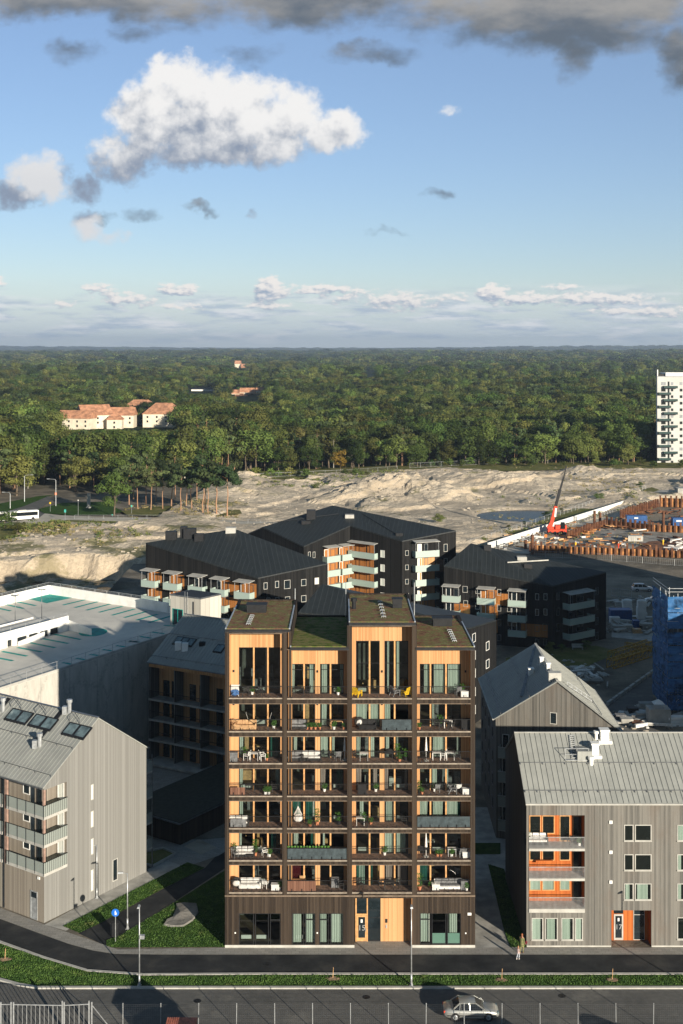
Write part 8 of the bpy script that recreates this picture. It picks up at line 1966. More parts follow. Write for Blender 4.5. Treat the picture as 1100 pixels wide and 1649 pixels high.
# white high-rise far right
hy = 583.0; hx = (1058.5 - CX) * hy / F; t = thing('white_tower_block', 'white thirteen-storey apartment block at the far right, dark balconies staggered', 'building', (hx, hy, 0))
hp = lambda py: H - (py - HOR) * hy / F
ht_ = hp(607); MB().prism([(hx, hy), (hx + 30, hy), (hx + 33, hy + 14), (hx + 3, hy + 14)], 0, ht_).build('wall', mat('white_render', (.50, .50, .47), .85, .04, .2), t)
MB().prism([(hx - .1, hy - .1), (hx + 30, hy - .1), (hx + 33, hy + 14.1), (hx + 2.9, hy + 14.1)], ht_, ht_ + .35).build('roof_edge', 'zinc', t); MB().box(hx + 4.5, hx + 30, hy + 2, hy + 12, ht_ + .35, ht_ + 2.0).build('roof_house', 'whitepaint', t); MB().box(hx + 1, hx + 4, hy + 3, hy + 8, ht_ + .35, ht_ + 1.3).build('roof_house', 'darkmetal', t); MB().tube((hx + .6, hy + 2, ht_), (hx + .6, hy + 2, ht_ + 3.4), .3, .3, 8).build('mast', 'whitepaint', t)
hX = lambda q: hx + (q - 360) / 9.16 * hy / F      # from the 9.16x crop
sy_ = 96.5 / 9.16
for k in range(13):
    zc_ = hp(580 + (345 + 96.5 * k) / 9.16)
    for a, b_, hh in ((415, 485, 1.5), (512, 542, 2.0), (560, 598, 1.3), (690, 733, 1.4), (790, 830, 1.4), (900, 930, 1.4)):
        if k == 12 and a == 512: continue
        frame_pts(t, (hX(a), hy, 0), (hX(b_), hy, 0), zc_ - hh / 2 - (.3 if a == 512 else 0), zc_ + hh / 2, 'zinc', DI if (k * 7 + a) % 5 else 'zinc', w=.1)
    if k < 12:
        a, b_ = (445, 650) if k % 2 == 0 else (370, 552); z = zc_ - 2.2; m_ = MB(); m_.box(hX(a), hX(b_), hy - 1.6, hy - .01, z, z + .2); f_ = m_.build('balcony', 'darkmetal', t); m_ = MB(); m_.box(hX(a), hX(b_), hy - 1.62, hy - 1.58, z + .2, z + 1.15); m_.box(hX(a), hX(a) + .05, hy - 1.57, hy - .02, z + .2, z + 1.15); m_.build('balustrade', mat('dark_green_glass', (.02, .05, .045), .3) if k == 0 else bpy.data.materials['dark_green_glass'], f_)
# bus
g = G(20, 838); t = thing('city_bus', 'white articulated city bus at the left edge on the forest road', 'bus', (g.x, g.y, .3)); dv = Vector((.86, .51, 0)); nv = Vector((-dv.y, dv.x, 0))
bA = G(-30, 845); bA.z = 0
def bus_sec(s0, s1, nm):
    p = bA + dv * s0; q = bA + dv * s1; c_ = [p, q, q + nv * 2.5, p + nv * 2.5]; m_ = MB(); m_.prism([(v.x, v.y) for v in c_], .75, 3.35); m_.build('body', 'whitepaint', t)
    m_ = MB(); o = -nv * .03; a, b_ = p + o + dv * .3, q + o - dv * .3; m_.quad((a.x, a.y, 1.8), (b_.x, b_.y, 1.8), (b_.x, b_.y, 2.95), (a.x, a.y, 2.95)); e = dv * .03; a, b_ = q + e + nv * .15, q + e + nv * 2.35; m_.quad((a.x, a.y, 1.5), (b_.x, b_.y, 1.5), (b_.x, b_.y, 3.0), (a.x, a.y, 3.0)); m_.build('windows', 'carglass', t)
    for f in (.2, .8): w = p.lerp(q, f); m_ = MB(); m_.tube((w.x - nv.x * .02, w.y - nv.y * .02, .8), (w.x + nv.x * .3, w.y + nv.y * .3, .8), .5, .5, 12); m_.build('wheel', 'rubber', t)
    m_ = MB(); w = p.lerp(q, .3) + nv * .6; w2 = p.lerp(q, .6) + nv * .6; m_.prism([(v.x, v.y) for v in (w, w2, w2 + nv * 1.3, w + nv * 1.3)], 3.351, 3.6); m_.build('roof_unit', 'palecrete', t)
LB = (G(40, 834) - bA).length; bus_sec(-6, LB * .45, 'a'); bus_sec(LB * .45 + .8, LB, 'b'); q = bA + dv * (LB * .45); MB().prism([(v.x, v.y) for v in (q + nv * .1, q + dv * .8 + nv * .1, q + dv * .8 + nv * 2.4, q + nv * 2.4)], .8, 3.25).build('bellows', 'rubber', t)
# tall road lamps and small signs by the forest road
def road_lamp(h=9.5, arm=2.6):
    def f():
        t = thing('road_lamp', '', 'street lamp'); m_ = MB(); m_.tube((0, 0, 0), (0, 0, h), .13, .08, 8); m_.build('post', 'lightmetal', t); m_ = MB(); m_.tube((0, 0, h), (.4, 0, h + .35), .07, .06, 6); m_.tube((.4, 0, h + .35), (arm, 0, h + .5), .06, .05, 6); m_.build('arm', 'lightmetal', t); MB().box(arm - .2, arm + .7, -.15, .15, h + .42, h + .6).build('lamp_head', 'lightmetal', t); return t
    return f
RLp = Proto(road_lamp(9.0, 2.4)); RLs = Proto(road_lamp(5.0, 2.0))
for P_, px, py, rz, lab in ((RLp, 39.5, 809, 0, 'tall curved road lamp left of the forest road'), (RLp, 90, 817, R(180), 'tall curved road lamp right of the forest road'), (RLs, 16.5, 820, R(180), 'short curved lamp behind the bus')):
    g = G(px, py); P_.put(g.x, g.y, .3, rz, 1, lab)
def small_sign(px, py, h, mt, lab, w=.5, hh=.6):
    g = G(px, py); t = thing('road_sign', lab, 'road sign', (g.x, g.y, .4)); MB().tube((g.x, g.y, .3), (g.x, g.y, h), .05, .05, 6).build('post', 'lightmetal', t); MB().box(g.x - w / 2, g.x + w / 2, g.y - .09, g.y - .05, h - hh, h).build('sign_plate', mt, t)
small_sign(81, 826, 3.6, 'yellow_paint', 'yellow road sign on a post beside the forest road'); small_sign(126, 832, 5.5, 'whitepaint', 'slim pale pole with a small plate on the road verge', .3, .3); small_sign(105, 842, 4.2, mat('teal_sign', (.05, .35, .3), .6), 'turquoise bus stop sign at the junction', .6, .9); small_sign(52, 834, 2.6, 'whitepaint', 'white post by the bus', .5, 1.2); small_sign(212, 830, 3.4, bpy.data.materials['teal_sign'], 'small blue-green sign under the pines'); small_sign(90, 808, 3.3, 'orange_paint', 'orange warning sign fixed beside the right road lamp', .7, .9); small_sign(181, 834, 1.2, bpy.data.materials['teal_sign'], 'low green marker at the track edge', .4, .4); small_sign(879, 878, 3.0, 'orange_paint', 'orange sign on the fence left of the red crane', .7, .8)
g = G(143, 820); t = thing('concrete_pillar', 'pale weathered pillar standing before the dark trees', 'pillar', (g.x, g.y, .3)); MB().box(g.x - .5, g.x + .5, g.y - .5, g.y + .5, .3, 5.3).build('shaft', 'concrete', t); MB().box(g.x - .8, g.x + .8, g.y - .8, g.y + .8, .3, .8).build('base', 'concrete', t)
# boulders on the pit rim and rocks
rnd = random.Random(21); mb = MB()
for k in range(420):
    if k < 150: px, py = rnd.gauss(640, 60), rnd.gauss(806, 7)
    elif k < 230: px, py = rnd.uniform(355, 520), rnd.uniform(800, 850)
    elif k < 330: px, py = rnd.uniform(0, 235), rnd.uniform(868, 905)
    else: px, py = rnd.uniform(520, 1040), rnd.uniform(765, 850)
    g = G(px, py); 
    if sand_mask(g.x, g.y) < .9: continue
    s_ = abs(rnd.gauss(.18, .28)) + .12; z = sand_h(g.x, g.y) + .25; mb.blob((g.x, g.y, z), s_, s_ * .8, s_ * .65, 6, .28, rnd)
struct(mb, 'scattered_stones', 'rock', 'stuff')

# loose formwork, timber and sheets lying about the pit and the haul road
rnd = random.Random(77)
for nm, mt, n, regs in (('formwork_clutter', 'rustlight', 60, [(880, 1050, 858, 884), (900, 1060, 846, 856)]), ('white_clutter', 'whitecloth', 50, [(890, 1040, 858, 882), (800, 870, 866, 884), (1080, 1100, 872, 892)]), ('dark_clutter', 'rust', 70, [(880, 1100, 850, 892), (1010, 1100, 818, 840)]), ('timber_clutter', 'woodraw', 40, [(880, 1090, 846, 884), (810, 900, 862, 884)]), ('yard_clutter', 'concrete', 60, [(985, 1050, 1004, 1020), (1000, 1090, 1140, 1172), (900, 980, 1075, 1105), (980, 1050, 960, 985)]), ('yard_timber', 'whitecloth', 30, [(985, 1050, 985, 1020), (1000, 1090, 1145, 1175), (915, 965, 1080, 1100)])):
    mb = MB()
    for k in range(n):
        r_ = rnd.choice(regs); g = G(rnd.uniform(*r_[:2]), rnd.uniform(*r_[2:])); a = rnd.uniform(0, 3.14); l_ = rnd.uniform(.3, 2.2); d = Vector((math.cos(a), math.sin(a), 0)) * l_; z = rnd.uniform(.1, .9); mb.bar((g.x - d.x, g.y - d.y, z), (g.x + d.x, g.y + d.y, z + rnd.uniform(-.08, .25)), rnd.uniform(.15, .9), rnd.uniform(.08, .5))
    struct(mb, nm, mt, 'stuff')
for px, py, lab in ((318, 1612, 'round manhole cover in the street, left of the tower'), (590, 1606, 'round manhole cover in the street below the entrance'), (905, 1604, 'round manhole cover in the street, right of the car'), (430, 1553, 'round manhole cover in the dark bicycle path')):
    g = G(px, py); solo(MB().tube((g.x, g.y, .0), (g.x, g.y, .022), .32, .32, 20), 'manhole_cover', 'darkmetal', lab, 'manhole cover')
# ------------------------------------------------------------------ trees
def leaf_mat(name, c1, c2, c3=None):
    m, t, N, b = new_mat(name); pos = N.n('ShaderNodeNewGeometry').outputs['Position']; rn = N.n('ShaderNodeObjectInfo').outputs['Random']
    f = N.noise(pos, .55, 5.0, .7); col = N.mix(N.ss(f, .32, .68), c1, c2)
    lc = N.n('ShaderNodeObjectInfo').outputs['Location']; lf = N.noise(lc, .011, 4.0, .6); col = N.mix(N.m('MULTIPLY', N.ss(lf, .50, .60), .75), col, tuple(c * .42 for c in c1)); col = N.mix(N.m('MULTIPLY', N.ss(lf, .48, .38), .7), col, tuple(c * 1.25 for c in c2))
    col = N.mix(N.m('MULTIPLY', N.ss(rn, .25, 1.0), .6), col, c3 or (.085, .095, .025)); col = N.mix(N.m('MULTIPLY', N.ss(rn, .35, .0), .5), col, tuple(c * .6 for c in c1))
    h = N.n('ShaderNodeHueSaturation'); N.put(h.inputs['Color'], col); N.put(h.inputs['Value'], N.m('MULTIPLY_ADD', N.m('FRACT', N.m('MULTIPLY', rn, 7.3)), .95, .5)); N.put(h.inputs['Hue'], N.m('MULTIPLY_ADD', N.m('FRACT', N.m('MULTIPLY', rn, 13.7)), .035, .482))
    t.links.new(h.outputs[0], b.inputs['Base Color']); b.inputs['Roughness'].default_value = .75; b.inputs['Specular IOR Level'].default_value = .12
    out = t.nodes['Material Output']; tl = N.n('ShaderNodeBsdfTranslucent'); t.links.new(h.outputs[0], tl.inputs[0]); mx = N.n('ShaderNodeMixShader'); mx.inputs[0].default_value = .22; t.links.new(b.outputs[0], mx.inputs[1]); t.links.new(tl.outputs[0], mx.inputs[2]); t.links.new(mx.outputs[0], out.inputs[0]); return m
M['leaf'] = leaf_mat('broad_leaves', (.040, .079, .018), (.108, .158, .037), (.18, .165, .048))
M['needle'] = leaf_mat('pine_needles', (.035, .062, .026), (.080, .115, .042), (.11, .13, .05))
M['birchleaf'] = leaf_mat('birch_leaves', (.075, .115, .028), (.16, .20, .05), (.24, .20, .07))
M['yellowleaf'] = leaf_mat('yellow_leaves', (.20, .15, .02), (.34, .25, .04), (.3, .2, .04))

def crown_mesh(seed, kind, nl):
    """leaf clumps spread over uneven lobes; unit tree: height 1, rises from 0"""
    rnd = random.Random(seed); mb = MB(); lobes = []
    if kind == 'broad':
        for k in range(13):
            th = rnd.uniform(0, 6.28); z = rnd.uniform(.30, .86); rr = (.30 * math.sin(math.pi * min(1, (z - .12) / .95)) ** .6) * rnd.uniform(.35, 1.0)
            lobes.append((rr * math.cos(th), rr * math.sin(th), z, rnd.uniform(.09, .17)))
        lobes.append((0, 0, .85, .13)); lobes.append((0, 0, .6, .2))
    elif kind == 'pine':
        for k in range(13):
            th = rnd.uniform(0, 6.28); z = rnd.uniform(.52, .96); rr = .19 * (1.15 - z) / .6 * rnd.uniform(.5, 1.6); lobes.append((rr * math.cos(th), rr * math.sin(th), z, rnd.uniform(.055, .10)))
    elif kind == 'spruce':
        for k in range(16): z = .15 + .8 * k / 15; th = rnd.uniform(0, 6.28); rr = .12 * (1 - z); lobes.append((rr * math.cos(th), rr * math.sin(th), z, .03 + .13 * (1 - z)))
    else:
        for k in range(13): z = rnd.uniform(.22, .95); th = rnd.uniform(0, 6.28); rr = .14 * math.sin(math.pi * min(1, z)) * rnd.uniform(.2, 1.1); lobes.append((rr * math.cos(th), rr * math.sin(th), z, rnd.uniform(.05, .11)))
    tot = sum(l[3] ** 2 for l in lobes)
    for (cx_, cy_, cz_, r_) in lobes:
        for _ in range(int(nl * r_ * r_ / tot)):
            u = rnd.uniform(-1, 1); th = rnd.uniform(0, 6.28); q = math.sqrt(1 - u * u); rad = r_ * rnd.uniform(.62, 1.12) * (1 + .25 * math.sin(5 * th + seed) * q)
            n = Vector((q * math.cos(th), q * math.sin(th), u)); p = Vector((cx_, cy_, cz_)) + Vector((n.x * rad, n.y * rad, n.z * rad * (.8 if kind != 'pine' else .55)))
            n = (n + Vector((rnd.uniform(-.5, .5), rnd.uniform(-.5, .5), rnd.uniform(-.4, .6)))).normalized(); a = n.orthogonal().normalized(); b_ = n.cross(a); ph = rnd.uniform(0, 6.28); a2 = a * math.cos(ph) + b_ * math.sin(ph); b2 = n.cross(a2)
            s_ = (.017 if kind != 'broad' else .021) * rnd.uniform(.6, 1.35) * (2600 / nl) ** .5
            mb.quad(p - a2 * s_, p - b2 * s_ * .7, p + a2 * s_ * .9, p + b2 * s_ * .6)
    return mb
def trunk_mesh(seed, kind):
    rnd = random.Random(seed + 50); mb = MB(); top = {'broad': .7, 'pine': .92, 'spruce': .9, 'birch': .9}[kind]; r0 = {'broad': .018, 'pine': .013, 'spruce': .012, 'birch': .010}[kind]
    pts = [Vector((0, 0, 0))]
    for k in range(1, 6): pts.append(Vector((rnd.uniform(-.012, .012) * k ** .5, rnd.uniform(-.012, .012) * k ** .5, top * k / 5)))
    for k in range(5): mb.tube(pts[k], pts[k + 1], r0 * (1 - k / 5.6), r0 * (1 - (k + 1) / 5.6), 7, cap=False)
    for k in range(7 if kind != 'pine' else 9):
        z = rnd.uniform(.28 if kind != 'pine' else .5, top); i = min(4, int(z / top * 5)); p = pts[i].lerp(pts[i + 1], (z / top * 5) - i); th = rnd.uniform(0, 6.28); l_ = rnd.uniform(.1, .22) * (1.1 - z); q = p + Vector((math.cos(th) * l_, math.sin(th) * l_, l_ * .55)); mb.tube(p, q, r0 * .38, r0 * .12, 5, cap=False)
    return mb
def tree_proto(seed, kind, leafm, barkm, nl, nm):
    cr = crown_mesh(seed, kind, nl); tk = trunk_mesh(seed, kind)
    me1 = bpy.data.meshes.new(nm + '_crown'); me1.from_pydata(cr.v, [], cr.f); me1.materials.append(M[leafm])
    me2 = bpy.data.meshes.new(nm + '_trunk'); me2.from_pydata(tk.v, [], tk.f); me2.materials.append(M[barkm]); me2.polygons.foreach_set('use_smooth', [True] * len(me2.polygons))
    return me1, me2
KIND = {'broadleaf_tree': [tree_proto(s, 'broad', 'leaf', 'bark', 2300, 'broadleaf') for s in range(6)], 'pine_tree': [tree_proto(20 + s, 'pine', 'needle', 'pinebark', 1500, 'pine') for s in range(4)],
        'birch_tree': [tree_proto(40 + s, 'birch', 'birchleaf', 'birchbark', 1500, 'birch') for s in range(3)], 'spruce_tree': [tree_proto(60 + s, 'spruce', 'needle', 'bark', 1500, 'spruce') for s in range(2)], 'yellow_tree': [tree_proto(80, 'broad', 'yellowleaf', 'bark', 1500, 'yellow')],
        'bush': [tree_proto(7, 'broad', 'leaf', 'bark', 900, 'bush'), tree_proto(8, 'broad', 'leaf', 'bark', 420, 'bush'), tree_proto(9, 'broad', 'leaf', 'bark', 420, 'bush')]}
frn = random.Random(99)
def add_tree(kind, x, y, z, h, label=None, group=None, wide=1.0):
    c_, k_ = frn.choice(KIND[kind]); t = thing(kind, label, kind if kind == 'bush' else 'tree', (x, y, z), group); rz = frn.uniform(0, 6.28); sc = (h * wide * frn.uniform(.9, 1.15), h * wide * frn.uniform(.9, 1.15), h)
    t.rotation_euler = (0, 0, rz); t.scale = sc
    for nm, me in (('crown', c_), ('trunk', k_)): o = bpy.data.objects.new(nm, me); COL.objects.link(o); o.parent = t
    return t
# where the wood begins (distance) for each column of the picture
EDGE = [(-200, 445), (0, 450), (50, 466), (62, 496), (90, 492), (108, 466), (135, 474), (200, 470), (235, 490), (350, 530), (520, 548), (700, 566), (900, 574), (1020, 572), (1055, 590), (1300, 605)]
def edge(px):
    for (a, ya), (b_, yb_) in zip(EDGE, EDGE[1:]):
        if a <= px <= b_: return ya + (yb_ - ya) * (px - a) / (b_ - a)
    return 600
# sight lines kept open to houses in the wood: px range, lowest row that must stay visible, distance
OPENV = [(82, 296, 692, 850), (368, 432, 647, 1360), (296, 352, 634, 1500), (372, 404, 592, 3000), (1050, 1140, 742, 583), (585, 612, 607, 2600), (652, 668, 602, 2800)]
def top_limit(px, D):
    z = 99
    for (a, b_, row, dd) in OPENV:
        if a <= px <= b_ and D < dd + 14: z = min(z, H - (row - HOR) * D / F + frn.uniform(-1.0, 1.0))
    return z
# single trees first: pines in front of the wood, big round tree, yellow tree
for px, py, h in ((235, 814, 18), (251, 809, 16), (291, 829, 17), (300, 822, 15), (309, 826, 16), (327, 832, 19), (331, 827, 18), (335, 833, 17.5), (349, 832, 20), (366, 834, 19), (276, 818, 16), (262, 822, 14), (243, 824, 15), (282, 806, 17), (317, 812, 17), (222, 822, 15), (208, 815, 15), (215, 806, 17)):
    g = G(px, py); add_tree('pine_tree', g.x, g.y, .5, h, 'tall pine with bare orange trunk on the heath before the wood', 'pines standing before the wood', 1.0)
g = G(184, 833); add_tree('broadleaf_tree', g.x, g.y, .4, 15.5, 'round light green tree standing alone by the gravel track', None, 1.15)
g = G(548, 762); add_tree('yellow_tree', g.x, g.y, .8, 9.5, 'small tree with yellow autumn leaves at the edge of the wood', None, 1.1)
g = G(8, 858); add_tree('broadleaf_tree', g.x, g.y, .8, 6, 'dark low bushy tree before the bus at the left edge', None, 1.9)
g = G(28, 868); add_tree('broadleaf_tree', g.x, g.y, .8, 4.5, 'smaller bushy tree on the dry bank, right of the dark one', None, 1.8)
cand = []
y = 440.0
while y < 760:
    sp = 7.4; x = -.34 * y
    while x < .34 * y:
        X, Y = x + frn.uniform(-2.6, 2.6), y + frn.uniform(-2.6, 2.6); px = CX + F * X / Y; e_ = edge(px) + 5 * fb(X, Y, 30, 2)
        if Y > e_ and not (52 < px < 98 and Y < 530 and abs(px - (62 + (530 - Y) * -.3)) < 14 and Y < e_ + 14):
            if not (px > 1040 and 575 < Y < 612): cand.append((Y - e_, X, Y, px))
        x += sp
    y += sp
cand.sort(); NIND = 0; rest = []
for (de, X, Y, px) in cand:
    h = frn.uniform(12.5, 20.5) * (.8 if de < 5 else 1) * (1.22 if px < 420 else 1.0); lim = top_limit(px, Y); r_ = frn.random()
    if lim < 5: continue
    h = min(h, lim)
    if (px < 380 and r_ < .38) or r_ < .12: kd = 'pine_tree'
    elif r_ > .90 and de < 40: kd = 'birch_tree'
    elif r_ > .86: kd = 'spruce_tree'
    else: kd = 'broadleaf_tree'
    if NIND < 360 and de < 55:
        side = 'far left' if px < 200 else ('left' if px < 420 else ('middle' if px < 700 else 'right')); nm = {'pine_tree': 'dark green pine', 'birch_tree': 'slender pale green birch', 'spruce_tree': 'narrow dark spruce', 'broadleaf_tree': 'rounded green broadleaved tree'}[kd]
        add_tree(kd, X, Y, land(X, Y), h, f'{nm} in the dense wood, {side} part of the picture', f'{nm}s in the {side} part of the wood', 1.0 if kd != 'broadleaf_tree' else frn.uniform(.95, 1.25)); NIND += 1
    else: rest.append((X, Y, h))
# bushes along the edge of the wood
for k in range(46):
    px = frn.uniform(640, 1100) if k > 12 else frn.uniform(355, 640); g = G(px, (752 if px > 640 else 770) + frn.uniform(-3, 3) + (0 if px < 1000 else 3)); 
    o = add_tree('bush', g.x, g.y, .5, frn.uniform(2.2, 4.5), 'low yellow-green bush along the edge of the wood', 'bushes along the edge of the wood', 1.7); o.name = 'bush'; o['category'] = 'bush'
for px, py, h in ((880, 838, 2.6), (905, 828, 1.8), (965, 810, 3.2), (820, 855, 1.6), (1010, 794, 2.4), (845, 848, 1.4), (1030, 789, 3), (780, 876, 1.8), (705, 846, 3.5), (508, 792, 3.4)):
    g = G(px, py); o = add_tree('broadleaf_tree', g.x, g.y, .4, h, {880: 'low bush on the verge above the red crane', 705: 'bush behind the tallest black house on the sand', 508: 'lone green bush on the sandy slope'}.get(px, 'low bush on the verge beside the white barrier'), None if px in (880, 705, 508) else 'bushes on the barrier verge', 1.6); o.name = 'bush'; o['category'] = 'bush'
for px, py, h in ((885, 1052, 2.2), (905, 1050, 1.6), (845, 1030, 2.6), (870, 1056, 1.5), (945, 1046, 1.8)):
    g = G(px, py); o = add_tree('broadleaf_tree', g.x, g.y, 0, h, 'dark garden shrub at the foot of the black house by the pit', 'shrubs at the foot of the black house', 1.3); o.name = 'shrub'; o['category'] = 'shrub'

# everything beyond: one mass of wood, instanced crowns over the hills
pts = []; 
for (X, Y, h) in rest: pts.append((X, Y, land(X, Y), h, h * 1.1, 0))
y = 760.0
while y < 1500:
    sp = 8.5 if y < 1000 else 11; x = -.36 * y
    while x < .36 * y:
        X, Y = x + frn.uniform(-3.5, 3.5), y + frn.uniform(-3.5, 3.5); px = CX + F * X / Y; lim = top_limit(px, Y) - land(X, Y); h = frn.uniform(11, 20) * (1 + .25 * fb(X, Y, 120, 2))
        if lim > 4: pts.append((X, Y, land(X, Y), min(h, lim), h * 1.15, 0))
        x += sp
    y += sp
while y < 15000:
    sp = y * .0115; x = -.40 * y
    while x < .40 * y:
        X, Y = x + frn.uniform(-.5, .5) * sp, y + frn.uniform(-.5, .5) * sp; px = CX + F * X / Y; lim = top_limit(px, Y) - land(X, Y); h = frn.uniform(9, 24) * (1 + .5 * fb(X, Y, 300, 2))
        if lim > 4: pts.append((X, Y, land(X, Y) - .5, min(h, lim), max(h * 1.1, sp * 1.5), 1 if y > 2600 else 0))
        x += sp
    y += sp * 1.25
pts_me = bpy.data.meshes.new('forest'); pts_me.from_pydata([(p[0], p[1], p[2]) for p in pts], [], [])
for nm_, ty_ in (('sc', 'FLOAT_VECTOR'), ('rot', 'FLOAT'), ('pick', 'INT')): pts_me.attributes.new(nm_, ty_, 'POINT')
pts_me.attributes['sc'].data.foreach_set('vector', [v for p in pts for v in (p[4], p[4], p[3])])
pts_me.attributes['rot'].data.foreach_set('value', [frn.uniform(0, 6.28) for p in pts])
pts_me.attributes['pick'].data.foreach_set('value', [frn.choice((0, 1, 2, 0, 1, 3, 6)) if p[5] == 0 else frn.choice((4, 5)) for p in pts])
fo = bpy.data.objects.new('forest', pts_me); COL.objects.link(fo); fo['kind'] = 'stuff'
srcs = [KIND['broadleaf_tree'][0][0], KIND['broadleaf_tree'][1][0], KIND['bush'][0][0], KIND['pine_tree'][0][0], KIND['bush'][1][0], KIND['bush'][2][0], KIND['spruce_tree'][0][0]]
holder = {}
for o_ in bpy.data.objects:
    if o_.type == 'MESH' and o_.name.startswith('crown') and o_.data not in holder.values(): holder[o_.data.name] = o_
ng = bpy.data.node_groups.new('forest_scatter', 'GeometryNodeTree'); ng.interface.new_socket('Geometry', in_out='INPUT', socket_type='NodeSocketGeometry'); ng.interface.new_socket('Geometry', in_out='OUTPUT', socket_type='NodeSocketGeometry')
gi, go = ng.nodes.new('NodeGroupInput'), ng.nodes.new('NodeGroupOutput'); iop = ng.nodes.new('GeometryNodeInstanceOnPoints'); j2i = ng.nodes.new('GeometryNodeGeometryToInstance')
for me in reversed(srcs):
    so = holder[me.name]; oi = ng.nodes.new('GeometryNodeObjectInfo'); oi.inputs['Object'].default_value = so; oi.inputs['As Instance'].default_value = False; ng.links.new(oi.outputs['Geometry'], j2i.inputs[0])
def nattr(nm, ty):
    a = ng.nodes.new('GeometryNodeInputNamedAttribute'); a.data_type = ty; a.inputs['Name'].default_value = nm; return a.outputs[0]
cb = ng.nodes.new('ShaderNodeCombineXYZ'); ng.links.new(nattr('rot', 'FLOAT'), cb.inputs[2])
ng.links.new(gi.outputs[0], iop.inputs['Points']); ng.links.new(j2i.outputs[0], iop.inputs['Instance']); iop.inputs['Pick Instance'].default_value = True
ng.links.new(nattr('pick', 'INT'), iop.inputs['Instance Index']); ng.links.new(cb.outputs[0], iop.inputs['Rotation']); ng.links.new(nattr('sc', 'FLOAT_VECTOR'), iop.inputs['Scale']); ng.links.new(iop.outputs[0], go.inputs[0])
fm = fo.modifiers.new('scatter', 'NODES'); fm.node_group = ng
print('forest points', len(pts), 'individual trees', NIND)

# houses in the wood ----------------------------------------------------------
def wood_house(px0, px1, pyr, pye, pyb, D, lab, rot=0.0, wall='plaster', roof='tile', hip=False, dep=11, wins=4):
    """gabled or hipped house: columns px0..px1, ridge, eaves and base rows at distance D"""
    xa, xb = (px0 - CX) * D / F, (px1 - CX) * D / F; zr, ze, z0_ = [H - (p - HOR) * D / F for p in (pyr, pye, pyb)]; z0_ = min(z0_, land((xa + xb) / 2, D)) - 2; cx_ = (xa + xb) / 2; c_, s_ = math.cos(rot), math.sin(rot); w = (xb - xa) / 2
    def T(x, y, z): return (cx_ + x * c_ - y * s_, D + dep / 2 + x * s_ + y * c_, z)
    t = thing('red_roofed_house' if roof == 'tile' else 'wood_side_house', lab, 'house', (cx_, D, z0_)); d2 = dep / 2
    m_ = MB(); o = [T(-w, -d2, 0), T(w, -d2, 0), T(w, d2, 0), T(-w, d2, 0)]; m_.prism([(p[0], p[1]) for p in o], z0_, ze)
    if not hip: m_.quad(T(-w, -d2, ze), T(-w, d2, ze), T(-w, 0, zr)); m_.quad(T(w, -d2, ze), T(w, d2, ze), T(w, 0, zr))
    m_.build('wall', wall, t); r_ = MB(); k = w * (.45 if hip else 1.02); ov = .5
    a = [T(-w - ov, -d2 - ov, ze), T(w + ov, -d2 - ov, ze), T(w + ov, d2 + ov, ze), T(-w - ov, d2 + ov, ze), T(-k, 0, zr), T(k, 0, zr)]; r_.v += a + [(x, y, z + .25) for x, y, z in a]
    for q in ((0, 1, 5, 4), (2, 3, 4, 5), (1, 2, 5), (3, 0, 4)): r_.f.append(tuple(6 + i for i in q)); r_.f.append(tuple(reversed(q)))
    for i in range(4): j = (i + 1) % 4; r_.f.append((i, j, 6 + j, 6 + i))
    r_.build('roof', roof, t); nf = max(1, int((ze - z0_ - 3) / 3))
    if wins:
        for i in range(wins):
            x = -w + 2 * w * (i + .5) / wins
            for f in range(2): z = ze - 1.9 - 3.0 * f; m_ = MB(); m_.quad(T(x - .6, -d2 - .06, z - .7), T(x + .6, -d2 - .06, z - .7), T(x + .6, -d2 - .06, z + .7), T(x - .6, -d2 - .06, z + .7)); m_.build('window', 'darkglass', t)
    return t
wood_house(230, 290, 650.5, 667, 692, 850, 'cream house with wide hipped red roof, rightmost of the complex in the wood', 0, hip=True, dep=24)
wood_house(197, 250, 645, 657, 672, 880, 'cream wing with red roof rising behind the others of the complex', 0, hip=True, dep=20, wins=2)
wood_house(155, 215, 657, 669, 692, 845, 'cream middle wing with low red roof in the wood complex', 0, dep=14, wins=5)
wood_house(122, 172, 653, 669, 696, 835, 'cream gabled wing with red roof, left of the middle in the complex', R(28), dep=18, wins=3)
wood_house(92, 150, 662, 674, 694, 828, 'long low red-roofed wing at the left end of the complex', R(-14), dep=12, wins=4)
wood_house(172, 196, 668, 676, 690, 832, 'small cream bay with bright red roof in the middle of the complex', 0, hip=True, dep=8, wins=1)
wood_house(84, 128, 650, 654, 662, 960, 'low house with dark flat roof behind the red-roofed complex', 0, roof='darkmetal', dep=12)
wood_house(120, 165, 644, 650, 657, 985, 'low house with dark roof and red dormer behind the complex', 0, roof='darkmetal', dep=12); wood_house(138, 152, 642, 648, 655, 975, 'small red-roofed house behind the complex', 0, dep=10, wins=1)
for px0, px1, a, b_, lab in ((372, 392, 628, 633, 'leftmost'), (386, 410, 625, 631, 'second'), (400, 424, 627, 633, 'third'), (412, 432, 624, 629, 'rightmost'), (378, 398, 636, 642, 'nearest')): wood_house(px0, px1, a, b_ + 1, b_ + 14, 1350 if lab != 'nearest' else 1290, f'{lab} of the small red-roofed row houses in the middle distance', 0, dep=10, wins=3)
wood_house(308, 350, 625, 627, 633, 1450, 'long low white flat-roofed building deep in the wood', 0, wall='whitepaint', roof='darkmetal', dep=10, wins=0)
wood_house(378, 388, 581, 586, 592, 3000, 'tiny pale house with red roof on the far hillside, left one', 0, dep=12, wins=0); wood_house(388, 400, 586, 590, 594, 2990, 'tiny orange-walled house on the far hillside, right one', 0, wall='tile', dep=12, wins=0)
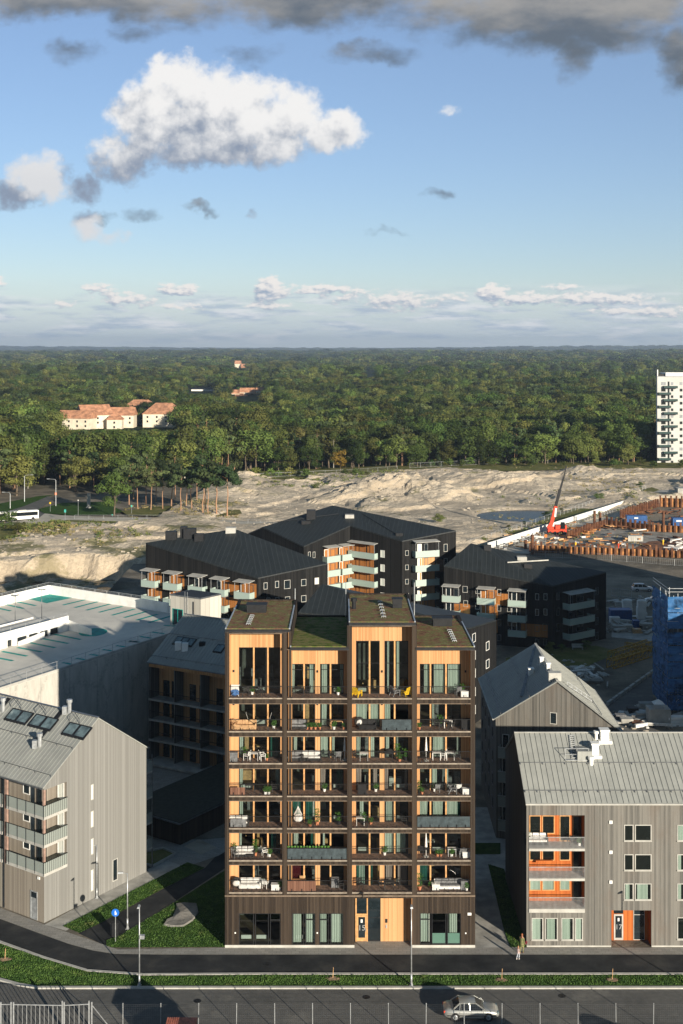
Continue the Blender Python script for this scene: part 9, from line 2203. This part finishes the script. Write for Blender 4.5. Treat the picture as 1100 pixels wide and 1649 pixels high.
wood_house(597, 610, 603, 606, 609, 2500, 'tiny red-roofed house far off in the middle of the wood', 0, dep=10, wins=0); wood_house(655, 662, 598, 601, 604, 2700, 'tiny red-roofed house far off, right of the middle', 0, dep=10, wins=0); wood_house(602, 607, 580, 583, 585, 3600, 'tiny red house in the far wood below the horizon', 0, wall='tile', dep=12, wins=0)
# ------------------------------------------------------------------ the air
hz = MB(); hz.box(-9000, 9000, -40, 16000, -9, 175); o = hz.build('haze', 'rubber'); o['kind'] = 'stuff'
m = bpy.data.materials.new('air'); m.use_nodes = True; t_ = m.node_tree; t_.nodes.clear(); ou = t_.nodes.new('ShaderNodeOutputMaterial'); pv = t_.nodes.new('ShaderNodeVolumePrincipled'); pv.inputs['Density'].default_value = .00008; pv.inputs['Color'].default_value = (.62, .78, 1.0, 1); pv.inputs['Anisotropy'].default_value = .2
t_.links.new(pv.outputs[0], ou.inputs['Volume']); o.data.materials[0] = m
# scrub and dry tufts on the banks
def scrub(name, regions, mt, n, smin, smax, seed):
    rnd = random.Random(seed); mb = MB(); q = 0
    while q < n:
        q += 1; (x0_, x1_, y0_, y1_) = rnd.choice(regions); px, py = rnd.uniform(x0_, x1_), rnd.uniform(y0_, y1_); g = G(px, py)
        if fb(g.x, g.y, 14, 3, 4.0) < -.05: continue
        z = (sand_h(g.x, g.y) + .25) * sand_mask(g.x, g.y) if g.y > 270 else 0; s_ = rnd.uniform(smin, smax)
        for k in range(12):
            a = Vector((rnd.gauss(0, s_ * .5), rnd.gauss(0, s_ * .5), rnd.uniform(0, s_ * .7))) + Vector((g.x, g.y, max(z, 0))); b_ = Vector((rnd.uniform(-1, 1), rnd.uniform(-1, 1), rnd.uniform(-.6, 1))).normalized() * s_ * .28; c_ = b_.orthogonal().normalized() * s_ * .22
            mb.quad(a - b_, a - c_, a + b_, a + c_)
    struct(mb, name, mt, 'stuff')
M['scrubleaf'] = mat('scrub_leaves', (.05, .08, .018), .9, .3, .15, col2=(.15, .16, .045)); M['drytuft'] = mat('dry_tufts', (.13, .12, .04), .9, .3, .2, col2=(.30, .24, .11))
scrub('scrub', [(0, 240, 846, 882), (0, 110, 845, 870), (380, 640, 772, 792), (400, 640, 760, 772), (640, 1080, 744, 756), (800, 1050, 790, 870), (0, 60, 840, 880), (900, 1100, 742, 752)], 'scrubleaf', 1500, .35, 1.3, 31)
scrub('dry_grass_tufts', [(0, 230, 850, 890), (20, 120, 852, 880), (200, 390, 815, 836), (350, 1080, 748, 776), (770, 1040, 800, 880), (900, 1040, 755, 800)], 'drytuft', 1700, .3, .9, 32)
